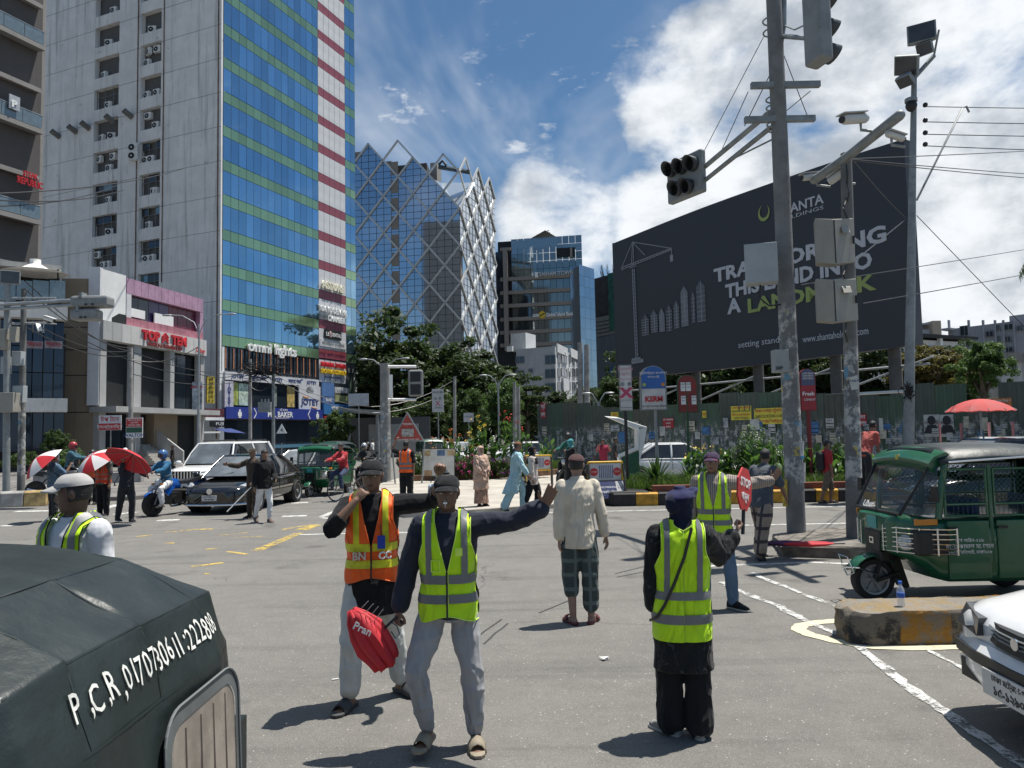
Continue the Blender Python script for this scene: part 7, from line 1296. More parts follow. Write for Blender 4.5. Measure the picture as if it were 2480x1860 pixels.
wt=thing('warning_sign','white triangular road sign before the bakery','sign',(P(682,1060,50).x,50,0));add(wt,'post',lambda s:s.cyl((0,.03,0),(0,.03,1.6),.03,6),gsteel);zt=P(682,1030,50).z;add(wt,'panel',lambda s:s.prism([(-.36,0,zt-.55),(.36,0,zt-.55),(0,0,zt+.1)],(0,.03,0)),white);txt('4',.35,letter_b,wt,(0,-.01,zt-.33))
mk=thing('market_canopy','curved grey market canopy on pillars right of the blue tower','canopy',(P(880,1080,62).x,62,0));add(mk,'roof',lambda s:s.prism([(-1.6,-.5,4.0),(1.5,-.5,3.75),(1.5,-.5,4.05),(-1.6,-.5,4.35)],(0,5,0)),gsteel);add(mk,'pillar',lambda s:[s.cyl((x,0,0),(x,0,3.9),.15,8)for x in(-1.2,1.2)],gsteel);add(mk,'back_wall',lambda s:s.b2((-2.5,5,0),(5,5.2,3.6)),mat('market_wall',(.10,.10,.10),.9));add(mk,'shutter',lambda s:s.b2((-.5,4.9,.2),(4,4.98,3.)),mat('shutter_grey',(.3,.3,.29),.6))
lw=thing('low_wall','low rough concrete wall behind the umbrella holders','wall',G(215,1178));add(lw,'wall',lambda s:s.box((0,0,.3),(4.6,.35,.6),.05),concrete,None,.03);add(lw,'sack',lambda s:[s.sph((-1.2+k*.5,-.4,.18),(.28,.2,.2),10,7)for k in range(3)],mat('silver_sack',(.45,.45,.45),.3,.5,.4,8,.8,14),60)
lt=thing('litter','crumpled white paper scrap on the asphalt','litter',G(1471,1600));add(lt,'paper',lambda s:s.add([Vector((random.gauss(0,.03),random.gauss(0,.025),abs(random.gauss(.015,.012))))for _ in range(10)],[(0,1,2),(2,3,4),(4,5,6),(6,7,8),(8,9,0),(1,5,9),(3,7,0)]),white)
lt2=thing('litter','tiny paper strip on the asphalt beside the sandalled man','litter',G(812,1647));add(lt2,'paper',lambda s:s.box((0,0,.006),(.05,.015,.008),.4),white)
# ================= people (local: facing -y, left hand +x) =================
SK=[mat('skin_%d'%i,c,.5,var=.12,vs=12,bump=.06,bs=60,spec=.4)for i,c in enumerate(((.17,.095,.064),(.22,.125,.082),(.27,.165,.12),(.11,.065,.047)))]
HAIR=mat('hair_black',(.012,.011,.011),.55,bump=.6,bs=80)
TZ=[.78,.86,.95,1.05,1.15,1.28,1.37,1.42,1.46,1.50];TA_=[.165,.166,.165,.148,.155,.178,.188,.172,.115,.060];TBk=[.112,.115,.116,.106,.11,.122,.112,.094,.072,.058]
def ta(z):return float(np.interp(z,TZ,TA_))
def tb_(z):return float(np.interp(z,TZ,TBk))
WTEX=bpy.data.textures.new('wrinkle','MUSGRAVE');WTEX.musgrave_type='RIDGED_MULTIFRACTAL';WTEX.noise_scale=.14;WTEX.octaves=2;WTEX.noise_intensity=.35;WTEX.dimension_max=1.2
def finish(o,vox,disp=0.,sm=2,scale=None):
 r=o.modifiers.new('remesh','REMESH');r.mode='VOXEL';r.voxel_size=vox;r.use_smooth_shade=True
 m=o.modifiers.new('smooth','SMOOTH');m.factor=.5;m.iterations=sm
 if disp:d=o.modifiers.new('wrinkle','DISPLACE');d.texture=WTEX;d.strength=disp;d.texture_coords='LOCAL';d.mid_level=.15
 return o
HZ=[-.115,-.10,-.07,-.03,.02,.06,.09,.108,.115];HA=[.030,.047,.062,.071,.076,.075,.060,.034,.008];HF=[.045,.075,.084,.087,.090,.086,.066,.038,.01];HB=[.02,.032,.06,.085,.098,.094,.070,.040,.01]
def headrings(z0,z1,n,off=0.,m=30,face=True,frontk=None):
 rings=[]
 for i in range(n):
  z=z0+(z1-z0)*i/(n-1);a=np.interp(z,HZ,HA)+off;f=np.interp(z,HZ,HF)+off;b=np.interp(z,HZ,HB)+off;ring=[]
  for k in range(m):
   th=2*pi*k/m;x=a*sin(th);c=cos(th);y=-f*c if c>0 else-b*c
   if face and c>.3:
    y-=.026*math.exp(-(x/.013)**2)*max(0,min(1,(.022-z)/.05))*(1 if z>-.038 else max(0,1-(-.038-z)/.008));y+=.010*math.exp(-((abs(x)-.031)/.015)**2-((z-.010)/.012)**2);y-=.005*math.exp(-(x/.06)**2-((z-.034)/.010)**2)
    y-=.007*math.exp(-(x/.024)**2-((z+.066)/.009)**2);y+=.004*math.exp(-(x/.03)**2-((z+.055)/.003)**2);y-=.006*math.exp(-(x/.025)**2-((z+.10)/.012)**2)
   if frontk is not None:y=frontk(x,y,z,c)
   ring.append(Vector((x,y,z)))
  rings.append(ring)
 return rings
def hand(s,W,d,n,pose,side):
 d=d.normalized();n=(n-d*n.dot(d)).normalized();t=d.cross(n)*(1 if side=='R' else-1)
 s.tube([W-d*.02,W+d*.015,W+d*.05,W+d*.088],[.024,.031,.040,.036],10,True,.42,n)
 curl={'flat':(.06,.06,.05),'relax':(.35,.4,.3),'grip':(1.15,1.25,.8),'cup':(.75,.8,.5)}[pose]
 for i,(o,L_)in enumerate(((.030,.068),(.010,.076),(-.011,.070),(-.030,.055))):
  p=W+d*(.086-.004*abs(i-1))+t*o;ang=0;pts=[p-d*.02,p];sp=.05*(1.5-i)if pose=='flat' else 0
  for j,f in enumerate((.45,.32,.23)):ang+=curl[j];dd=(d*cos(ang)+n*sin(ang)+t*sp).normalized();p=p+dd*L_*f;pts.append(p)
  s.cap(pts,[.0095,.0095,.009,.008,.007],8)
 th={'flat':d*.5+t*.8,'relax':d*.75+t*.45+n*.4,'grip':d*.55+t*.1+n*.8,'cup':d*.7+t*.3+n*.6}[pose].normalized();b0=W+d*.025+t*.026
 s.cap([b0,b0+th*.032,b0+th*.032+(th+d*.5+n*.1).normalized()*.026,b0+th*.03+(th+d*.7+n*.1).normalized()*.046],[.013,.0115,.0105,.008],8)
def foot(s,A,yaw,dz,pitch=0.,r=1.):
 R=Matrix.Rotation(yaw,3,'Z')@Matrix.Rotation(pitch,3,'X');
 s.loft([[A+R@Vector((w_*cos(2*pi*k/12),y,z+h_*sin(2*pi*k/12)))for k in range(12)]for y,w_,h_,z in((.062,.012,.014,-.045),(.05,.030,.030,-.043),(.0,.037,.050,-.022),(-.06,.040,.034,-.040),(-.12,.046,.022,-.053),(-.165,.042,.015,-.060),(-.185,.02,.008,-.063))])
 for i in range(5):x=(-.032+.016*i);s.cap([A+R@Vector((x,-.14,-.060)),A+R@Vector((x*1.08,-.187+.006*abs(i-2),-.062))],.0095,7)
def person(label,pos,rz,H=1.70,skin=1,vox=.012,arms=None,legs=None,lean=(0,0),head=(0,0),top=None,bottom=None,shoes=('slide',black),wear=(),vest=None,face=False,group='people at the crossing',sit=None,hands=True):
 t=thing('person',label,'person',pos,rz,group);t.scale=(H/1.74*.955,H/1.74*.955,H/1.74);sk=SK[skin]
 arms=arms or{};legs=legs or{};J={}
 for sd,sg in(('R',-1),('L',1)):
  td,sdn,yaw,*pt=legs.get(sd,((sg*.03,-.02,-1),(0,.02,-1),sg*.15));hp_=Vector((sg*.09,0,.90));kn=hp_+UV3(td)*.41;an=kn+UV3(sdn)*.405;J['leg'+sd]=(hp_,kn,an,yaw,pt[0]if pt else 0.)
 dz=-min(J['leg'+s_][2].z-.072 for s_ in 'LR')if sit is None else sit-.90
 D=Vector((0,0,dz));B=lambda p:Vector((p[0]+lean[0]*max(0,p[2]-.9),p[1]+lean[1]*max(0,p[2]-.9),p[2]+dz))
 for k in('legL','legR'):h,kn,an,yw,pt=J[k];J[k]=(h+D,kn+D,an+D,yw,pt)
 for sd,sg in(('R',-1),('L',1)):
  u_,v,n,pose,*hd=arms.get(sd,((sg*.12,.02,-1),(sg*.04,-.15,-1),(-sg,0,0),'relax'));sh=B((sg*.175,0,1.405));el=sh+UV3(u_)*.285;wr=el+UV3(v)*.255;J['arm'+sd]=(sh,el,wr,Vector(n),pose);J['h'+sd]=UV3(hd[0])if hd else wr-el
 Rh=Matrix.Rotation(head[0],3,'Z')@Matrix.Rotation(head[1],3,'X');HC=B((0,-.012,1.625));hx=lambda p:HC+Rh@Vector(p)
 s=MB();s.loft([[B((ta(z)*.93*cos(2*pi*k/18),tb_(z)*.93*sin(2*pi*k/18),z))for k in range(18)]for z in(.84,.95,1.05,1.15,1.28,1.37,1.42,1.46,1.50)]);s.cap([B((0,.01,1.44)),B((0,0,1.50)),hx((0,.02,-.06))],[.062,.055,.055],12)
 s.loft([[hx(p)for p in r]for r in headrings(-.115,.115,22)])
 for sg in(-1,1):s.sph(hx((sg*.078,.012,-.002)),(.012,.022,.032),8,6,Rh@Matrix.Rotation(sg*.35,3,'Z'))
 for sd in 'RL':
  sh,el,wr,n,pose=J['arm'+sd];s.cap([sh,sh.lerp(el,.5),el,el.lerp(wr,.35),wr],[.052,.046,.038,.040,.026],10)
  if hands:hand(s,wr,J['h'+sd],n,pose,sd)
  h,kn,an,yw,pt=J['leg'+sd];s.cap([h,h.lerp(kn,.5),kn,kn.lerp(an,.35),an-Vector((0,0,.02))],[.085,.076,.054,.054,.036],10);foot(s,an,yw,dz,pt)
 finish(s.build('body',sk,t),vox)
 if top:
  m=top['m'];hem=top.get('hem',.86);lo=top.get('loose',.018);fl=top.get('flare',0.);s=MB();zs=[z for z in np.linspace(hem,1.455,12)]
  s.loft([[B(((ta(max(z,.86))+lo+fl*max(0,1.0-z))*cos(2*pi*k/22),(tb_(max(z,.86))+lo+.8*fl*max(0,1.0-z))*sin(2*pi*k/22)+top.get('back',0)*max(0,1.-z),z))for k in range(22)]for z in zs]+[[B((.066*cos(2*pi*k/22),.066*sin(2*pi*k/22),1.485))for k in range(22)]])
  se=top.get('sleeve',1.9);sr=top.get('sr',0.)
  for sd in 'RL':
   sh,el,wr,n,pose=J['arm'+sd];r=.016+lo*.4+sr
   pts=[sh,sh.lerp(el,.5),el]+([el.lerp(wr,.4),el.lerp(wr,se-1)]if se>1 else[])if se>=1 else[sh,sh.lerp(el,se*.5),sh.lerp(el,se)]
   s.cap(pts[:-1]+[pts[-1]-(pts[-1]-pts[-2]).normalized()*.02],[.054+r,.048+r,(.042+r if se>=1 else .05+r),.042+r,.034+r][:len(pts)],12)
  o=finish(s.build('shirt',m,t),vox*1.15,top.get('wr',.016),2)
  if top.get('collar',True):q=MB();q.loft([[B((r*cos(2*pi*k/18),r*.95*sin(2*pi*k/18)-.006,z+.012*sin(2*pi*k/18)))for k in range(18)]for r,z in((.078,1.468),(.068,1.505),(.073,1.500),(.086,1.462))],False);q.build('collar',m,t,180)
 if bottom:
  m=bottom['m'];kind=bottom.get('kind','trousers');lo=bottom.get('loose',.02);end=bottom.get('end',.96);s=MB()
  if kind=='trousers':
   lw_=min(lo,.010);s.loft([[Vector(((ta(z)*.97+lw_)*cos(2*pi*k/18),(tb_(z)*.97+lw_)*sin(2*pi*k/18),z+dz))for k in range(18)]for z in(.82,.90,.99)])
   for sd in 'RL':
    h,kn,an,yw,pt=J['leg'+sd];e=end if not isinstance(end,dict)else end[sd];tip=kn.lerp(an,e);w_=bottom.get('cuff',.05);s.cap([h+Vector((0,0,-.0)),h.lerp(kn,.5),kn,kn.lerp(tip,.5),tip],[.080+min(lo,.02),.080+lo,.060+lo,.056+lo,w_+lo*.6],12)
  else:
   z1=bottom.get('z',.12);w1=bottom.get('w',.20);s.loft([[Vector(((.175+(w1-.175)*f)*cos(2*pi*k/20)*(1+.05*sin(5*2*pi*k/20)*f),(.135+(w1*.85-.135)*f)*sin(2*pi*k/20)*(1+.05*cos(6*2*pi*k/20)*f),.98+dz-(.98-z1)*f))for k in range(20)]for f in(0,.15,.35,.6,.85,1)])
  finish(s.build('trousers' if kind=='trousers' else 'skirt',m,t),vox*1.15,bottom.get('wr',.020),2)
 kind,sm_=shoes
 for sd in 'RL':
  h,kn,an,yw,pt=J['leg'+sd];R=Matrix.Rotation(yw,3,'Z')@Matrix.Rotation(pt,3,'X');out=[(.058*cos(a),.05+.045*sin(a))if sin(a)>0 else None for a in()]
  ol=[(-.036,.06),(-.02,.085),(.02,.085),(.036,.06),(.036,-.02),(.050,-.12),(.046,-.175),(.02,-.208),(-.02,-.208),(-.046,-.175),(-.050,-.12),(-.036,-.02)];s=MB();f=lambda x,y,z:an+R@Vector((x,y,z))
  th=.022 if kind=='slide' else .016;s.loft([[f(x*k,y*k,z)for x,y in ol]for k,z in((.96,-.072),(1.03,-.066),(1.03,-.072+th),(.97,-.068+th))]);so_=s.build('sandal' if kind=='slide' else 'shoe',sm_ if kind=='slide' else mat('sole_grey',(.35,.34,.32),.7),t,50)
  s=MB()
  if kind=='slide':s.loft([[f(.052*sx_*1.04,y,-.055+.055*(1-abs(sx_)**2.4)+dy*.10)for sx_ in(-1,-.8,-.5,0,.5,.8,1)]for y,dy in((-.055,.12),(-.10,.0),(-.145,-.1))],False,False);o=s.build('strap',sm_,so_,180);o.modifiers.new('s','SOLIDIFY').thickness=.008
  else:s.loft([[f(w_*cos(2*pi*k/14),y,max(-.060,zc+h_*sin(2*pi*k/14)))for k in range(14)]for y,w_,h_,zc in((.085,.02,.03,-.04),(.07,.038,.05,-.025),(.02,.042,.075,-.01),(-.05,.044,.055,-.03),(-.12,.050,.035,-.04),(-.18,.042,.022,-.046),(-.205,.02,.012,-.05))]);s.build('upper',sm_,so_,60)
 for wk,wm in wear:
  s=MB()
  if wk=='hair':s.loft([[hx(p)for p in r]for r in headrings(-.045,.121,12,.007,26,False,lambda x,y,z,c:(y*.35 if z<.045 and c>.25 else y)if z<.045 else y)]);s.build('hair',wm,t,180)
  elif wk in('cap','topi'):
   z0=.040 if wk=='cap' else .045;s.loft([[hx(p)for p in r]for r in headrings(z0,.126,9,.0135,26,False)]);o=s.build('cap' if wk=='cap' else 'skull_cap',wm,t,70)
   if wk=='cap':q=MB();q.grid([[hx(((.080+.0*j)*sin(a)*(1+.06*j/4),-(.093+.019*j)*cos(a)-.004,.048-.006*j-.018*abs(sin(a))**2))for a in np.linspace(-1.15,1.15,11)]for j in range(5)]);b_=q.build('visor',wm,o,180);b_.modifiers.new('s','SOLIDIFY').thickness=.006
  elif wk=='helmet':
   s.sph(hx((0,.012,.025)),(.118,.142,.135),22,14,Rh);o=s.build('helmet',wm,t,180);q=MB();q.grid([[hx((.121*sin(a),.012-.146*cos(a),z))for a in np.linspace(-.95,.95,11)]for z in(-.045,.0,.045)]);q.build('helmet_visor',TINT,o,180)
  elif wk=='hijab':
   s.sph(hx((0,.085,.02)),(.065,.06,.075),12,8);s.loft([[hx(p)for p in r]for r in headrings(-.10,.128,14,.019,28,False,lambda x,y,z,c:y*.55 if(c>.55 and-.085<z<.055)else y)]);s.loft([[B((r*cos(2*pi*k/24),r*.82*sin(2*pi*k/24)+dy,z))for k in range(24)]for z,r,dy in((1.59,.085,.01),(1.53,.090,.0),(1.47,.125,0),(1.44,.150,.0))+(()if vest else((1.41,.195,.0),(1.33,.215,.0),(1.27,.218,.0)))]);finish(s.build('headscarf',wm,t),max(vox,.008),.012,3)
  elif wk=='cloak':s.loft([[B((r*cos(2*pi*k/24),r*.8*sin(2*pi*k/24),z))for k in range(24)]for z,r in((.75,.27),(.95,.25),(1.15,.245),(1.32,.235),(1.42,.19),(1.5,.09))]);finish(s.build('shawl',wm,t),max(vox,.01),.03,3)
  elif wk=='backpack':s.loft([[B((w_*cos(2*pi*k/16),.20+.10*sin(2*pi*k/16),z))for k in range(16)]for z,w_ in((.92,.10),(.97,.15),(1.15,.165),(1.35,.15),(1.43,.08))]);finish(s.build('backpack',wm,t),.012,.01)
 if face:
  for sg in(-1,1):
   q=MB();q.sph(hx((sg*.031,-.0745,.010)),.0125,12,8);q.m=1;q.sph(hx((sg*.031,-.0835,.010)),.0055,10,6);q.build('eye',[mat('eye_white',(.5,.48,.45),.2,var=0),mat('iris_dark',(.015,.01,.008),.1,var=0)],t,180);q=MB();q.tube([hx((sg*x,y,z))for x,y,z in((.014,-.0955,.030),(.032,-.093,.036),(.050,-.080,.030))],[.003,.004,.002],6);q.build('eyebrow',HAIR,t)
  q=MB();q.tube([hx((x,y,-.062))for x,y in((-.024,-.081),(-.010,-.0925),(0,-.0935),(.010,-.0925),(.024,-.081))],[.002,.004,.0035,.004,.002],6);q.build('lips',mat('lip_brown',(.10,.035,.03),.45),t,180)
 if vest:
  vm,sm2,hem=vest['m'],vest['s'],vest.get('hem',.86);OFF=vest.get('off',.034)
  def surf(x,z,fb,off=OFF):
   a=ta(max(z,.86))+off;b=tb_(max(z,.86))+off;q=min(1.,abs(x)/a);y=b*(1-q**2.6)**(1/2.6);return B((x,-y if fb>0 else y,z+(off*.6 if z>1.35 else 0)))
  zin=lambda x,off=OFF:float(np.interp(-abs(x),[-(a+off)for a in TA_[6:]],TZ[6:]))
  xo=lambda z,fb:(.006 if z<1.13 else .006+.075*min(1,(z-1.13)/.30))if fb>0 and not vest.get('closed')else(0. if z<1.43 else .07*min(1,(z-1.43)/.03))
  def xs__(z,off=OFF):a=ta(max(z,.86))+off;return a*.9995 if z<1.17 else a*.9995+(.158-a)*min(1,(z-1.17)/.14)
  q=MB();st=MB();pp=MB()
  for fb in(1,-1):
   for sg in(-1,1):
    rows=[]
    for j in range(23):
     row=[]
     for i in range(11):
      u_=i/10;xt=.080+(.158-.080)*u_ if fb>0 else .07+(.158-.07)*u_;zt_=zin(xt);z=hem+(zt_-hem)*j/22+(.02*cos(u_*pi)if j==0 and fb>0 else 0);x=xo(z,fb)+(xs__(z)-xo(z,fb))*u_;row.append(surf(sg*x,min(z,zin(x)),fb))
     rows.append(row)
    q.grid(rows);pp.tube([r[0]for r in rows],.004,5);pp.tube([r[10]for r in rows[9:]],.004,5)
    if fb>0:pp.tube(rows[0],.004,5)
    for z0,z1 in vest['bands']:st.grid([[surf(sg*(xo(z,fb)+(xs__(z,OFF+.005)-xo(z,fb))*k/10),z,fb,OFF+.005)for k in range(11)]for z in np.linspace(z0,z1,4)])
    x0,x1=vest.get('vx',(.098,.138));st.grid([[surf(sg*x,vest['bands'][0][1]+(zin(x,OFF+.005)-vest['bands'][0][1])*j/14,fb,OFF+.005)for x in np.linspace(x0,x1,4)]for j in range(15)])
  o=q.build('vest',vm,t,180)
  for ob in(o,):ob.modifiers.new('sub','SUBSURF').render_levels=1;d=ob.modifiers.new('w','DISPLACE');d.texture=WTEX;d.strength=.022;d.texture_coords='LOCAL';d.mid_level=.45
  so_=st.build('reflective_stripe',sm2,o,180);d=so_.modifiers.new('w','DISPLACE');d.texture=WTEX;d.strength=.022;d.texture_coords='LOCAL';d.mid_level=.35;pp.build('piping',vest.get('pm',vm),o,60)
  if not vest.get('closed'):z_=MB();z_.tube([surf(0,z,1,OFF+.006)for z in np.linspace(hem,1.13,12)],.006,6);z_.build('zip',black,o,60)
  J['surf']=surf;J['vest']=o
 J['t']=t;J['hx']=hx;J['B']=B;return J
LIME=cloth('vest_lime',(.50,.80,.015),.6,.35,10,.08);ORG=cloth('vest_orange',(.92,.13,.02),.6,.3,10,.08);SILV=mat('stripe_silver',(.16,.165,.17),.45,.1,.1);YSTR=mat('stripe_yellow',(.62,.60,.02),.5,0,.25,12);PIPE=mat('vest_piping',(.62,.85,.12),.6)
VL=dict(m=LIME,s=SILV,bands=((1.06,1.115),(.94,.995)),pm=PIPE)
navy=cloth('shirt_navy',(.022,.026,.040));blk=cloth('cloth_black',(.010,.010,.012),.9);wht=cloth('cloth_white',(.68,.68,.68));greyt=cloth('trouser_grey',(.32,.32,.33),wr=.45);paleg=cloth('trouser_pale',(.50,.51,.49));cream=cloth('shirt_cream',(.58,.52,.42),wr=.35)
jean=cloth('denim',(.10,.16,.24),flower=(2.5,(.22,.30,.38)));slidem=mat('slide_dark',(.05,.052,.055),.7)
gp='people at the crossing'
JA=person('man in lime vest and black cap blowing a whistle with one arm raised',G(1092,1808),.02,1.70,0,.0068,dict(L=((.80,-.28,.10),(.72,-.42,.34),(.05,-.95,-.2),'flat',(.42,-.22,.88)),R=((-.34,.05,-.94),(-.22,-.16,-.96),(.6,.4,.2),'grip')),dict(R=((-.30,-.28,-.90),(.16,.20,-.96),-.25),L=((.14,-.06,-1),(.05,.05,-1),.1)),(.0,-.02),(.0,.08),dict(m=navy,hem=.84,loose=.022,sleeve=1.95,wr=.022),dict(m=greyt,loose=.014,end=.9,cuff=.042,wr=.03),('slide',mat('slide_tan',(.26,.22,.16),.7)),(('hair',HAIR),('cap',blk)),dict(VL,hem=.84),True)
tA,sf=JA['t'],JA['surf'];vA=JA['vest']
q=MB();q.grid([[sf(x,z,1,.046)for x in np.linspace(.060,.105,4)]for z in(1.235,1.26,1.285)]);q.build('pocket_flap',PIPE,vA);q=MB();q.tube([sf(x,z,1,.042)for x,z in((-.10,1.14),(-.045,1.14),(-.045,1.21),(-.10,1.21),(-.10,1.14))],.004,5);q.build('pocket_edge',PIPE,vA)
wh=thing('whistle','small chrome whistle between the lips of the man in lime vest','whistle',Vector(tA.location));wc_=JA['hx']((0,-.112,-.062))*(1.70/1.72);s=MB();s.cyl(wc_+Vector((-.012,0,-.006)),wc_+Vector((.012,0,-.006)),.011,12);s.box(wc_+Vector((0,.012,.002)),(.014,.03,.008));s.build('barrel',chrome,wh,60);s=MB();s.tube([wc_,wc_+Vector((.0,-.008,-.02)),wc_+Vector((0,-.004,-.035))],.003,5);s.build('ring',chrome,wh)
hw_=tA.location+JA['armR'][2]*(1.7/1.74);um=thing('folded_umbrella','half folded red umbrella hanging from the hand of the man in lime vest','umbrella',hw_+Vector((-.02,-.05,-.08)),0,'umbrellas at the crossing');rr_=random.Random(3)
A0,A1=Vector((-.29,-.01,.11)),Vector((-.05,-.01,-.25));ex=Vector((.84,0,.54));ey=Vector((0,1,0));n=8
for k in range(n):
 s=MB();rows=[];a=2*pi*(k+.5)/n;pk=rr_.uniform(.85,1.2);tip=rr_.uniform(.92,1.12)
 for f,w_ in((0.,.03),(.15,.085),(.4,.125),(.65,.125),(.85,.10),(1.,.085)):
  c=A0.lerp(A1,f*tip);row=[]
  for u_ in(-1,-.5,0,.5,1):aa=a+u_*pi/n*1.15;r_=w_*(pk*(1+.35*f*(1-abs(u_)*1.4)));row.append(c+ex*r_*cos(aa)+ey*r_*.6*sin(aa)+Vector((rr_.gauss(0,.004),rr_.gauss(0,.004),rr_.gauss(0,.004))))
  rows.append(row)
 s.grid(rows);o=s.build('canopy_panel',RU,um,40);o.modifiers.new('s','SOLIDIFY').thickness=.003
s=MB();s.tube([(-.02,0,.02),(.03,.0,-.01),(.05,0,-.07),(.02,0,-.10),(-.01,0,-.05)],.004,5);s.build('wrist_strap',black,um);s=MB();s.tube([(.03,.01,.05),A1.lerp(A0,.4)],.010,8);s.build('shaft',black,um);txt('Pran',.075,letter_w,um,(-.19,-.125,.0),Matrix.Rotation(.45,3,'Y')@RX,ext=.001,bold=.02)
um.scale=(.86,)*3
for k in range(4):s=MB();s.tube([A0+Vector((.08+.03*k,-.03,.02-.03*k)),A0+Vector((.13+.035*k,-.05,.07-.02*k))],.0025,4);s.build('rib',steel,um)
VO=dict(m=ORG,s=YSTR,bands=((1.10,1.155),(.985,1.04)),hem=.90,vx=(.085,.128),pm=mat('piping_orange',(.8,.14,.03),.6),off=.036)
JB=person('man in orange vest and black cap with one hand at his mouth',G(905,1702),.12,1.79,1,.0075,dict(R=((-.30,-.74,-.42),(.70,.12,.78),(.5,.8,.1),'cup'),L=((.93,-.05,.06),(.20,-.62,.62),(-.2,-.95,.2),'cup',(.02,-.25,.96))),dict(R=((-.16,-.20,-1),(-.03,.0,-1),-.45),L=((.12,.22,-1),(.16,.18,-1),.75)),(0,0),(-.05,.12),dict(m=blk,hem=.66,loose=.02,flare=.10,sleeve=1.25,collar=True),dict(m=paleg,loose=.022,end=.86,cuff=.06,wr=.03),('slide',slidem),(('hair',HAIR),('cap',blk)),VO,True)
sf=JB['surf'];vB=JB['vest'];o=txt('BN',.075,mat('bn_letters',(.62,.55,.45),.6),vB,sf(-.085,1.07,1,.052),RX,bold=.03);o=txt('CC',.07,letter_w,vB,sf(.10,1.07,1,.048),Matrix.Rotation(.35,3,'Z')@RX,bold=.03);q=MB();c=sf(.075,1.165,1,.05);q.box(c,(.056,.006,.09),.3);q.build('id_card',mat('card_blue',(.02,.05,.38),.3),vB);q=MB();q.tube([sf(.07,1.29,1,.05),c+Vector((0,0,.04))],.004,5);q.build('lanyard',black,vB)
FLO=cloth('dress_floral',(.010,.011,.012),flower=(14,(.05,.055,.06)))
JC=person('woman in navy headscarf and lime vest holding a stop paddle, seen from behind',G(1662,1782),pi-.12,1.56,2,.0075,dict(R=((-.40,-.66,-.60),(-.52,-.42,.52),(.5,-.2,.7),'grip'),L=((.14,.02,-1),(.02,-.06,-1),(-1,0,0),'relax')),dict(R=((-.02,.02,-1),(-.0,.02,-1),-.1),L=((.04,-.05,-1),(.0,-.02,-1),.75)),(-.03,0),(-.75,-.05),dict(m=FLO,hem=.48,loose=.025,flare=.06,sleeve=1.85,sr=.008),dict(m=blk,loose=.04,end=.93,cuff=.085),('shoe',cloth('plaid_shoe',(.08,.08,.09),check=(60,(.45,.43,.40)))),(('hijab',cloth('scarf_navy',(.010,.012,.030))),),dict(VL,hem=.70,bands=((.985,1.04),(.82,.885)),off=.052))
tC=JC['t'];q=MB();navyc=cloth('cap_navy',(.02,.022,.075));hxC=JC['hx'];q.loft([[hxC(p)for p in r]for r in headrings(.052,.136,8,.034,26,False)]);o=q.build('cap',navyc,tC,180);q=MB();q.grid([[hxC((.085*sin(a)*(1+.08*j/4),-(.115+.02*j)*cos(a),.065+.010*j-.01*abs(sin(a))))for a in np.linspace(-1.1,1.1,9)]for j in range(5)]);b_=q.build('visor',navyc,o,180);b_.modifiers.new('s','SOLIDIFY').thickness=.005
q=MB();B_=JC['surf'];q.tube([B_(-.06,1.44,-1,.066),B_(0.0,1.28,-1,.068),B_(.07,1.10,-1,.066),B_(.14,.95,-1,.07),B_(.19,.87,-1,.07),B_(.235,.82,-1,.07),B_(.17,.80,1,.07)],.011,6);q.build('bag_strap',black,tC,60)
Rz=Matrix.Rotation(pi-.12,3,'Z');hc=tC.location+Rz@((JC['armR'][2]+UV3((-.52,-.42,.52))*.07)*(1.56/1.72));pd=thing('stop_paddle','red octagonal stop paddle held by the woman in the navy headscarf','sign',hc,.95);up=Vector((.22,0,.97)).normalized();s=MB();s.tube([-up*.07,up*.10],.013,8);s.build('handle',black,pd,60)
cP=up*.235;Ro=Matrix.Rotation(.23,3,'Y');s=MB();s.prism([cP+Ro@Vector((.15*cos(pi/8+k*pi/4),-.006,.155*sin(pi/8+k*pi/4)))for k in range(8)],(0,.012,0));o=s.build('plate',redp,pd);txt('STOP',.085,letter_w,o,cP+Vector((.01,-.009,.04)),Ro@RX,ext=.001,bold=.02);txt('থামুন',.07,letter_w,o,cP+Vector((-.01,-.009,-.05)),Ro@RX,ext=.001,bold=.01)
person('man in cream shirt and brown skull cap walking away in rolled checked trousers',G(1408,1508),pi+.22,1.72,2,.0085,dict(R=((-.28,.05,-.95),(-.20,-.05,-.97),(.9,0,0),'relax'),L=((.16,.06,-.98),(.0,-.05,-1),(-.9,0,0),'relax')),dict(L=((.02,-.08,-1),(.0,.16,-1),.15),R=((-.02,.10,-1),(.0,.02,-1),-.6)),(0,-.02),(-.5,-.02),dict(m=cream,hem=.78,loose=.018,flare=.04,sleeve=1.92,sr=.0,wr=.02),dict(m=cloth('checked_green',(.045,.060,.058),check=(2.2,(.10,.13,.125))),loose=.032,end=dict(L=.35,R=.72),cuff=.065),('slide',mat('sandal_maroon',(.13,.03,.035),.6)),(('hair',HAIR),('topi',cloth('topi_brown',(.075,.035,.035)))))
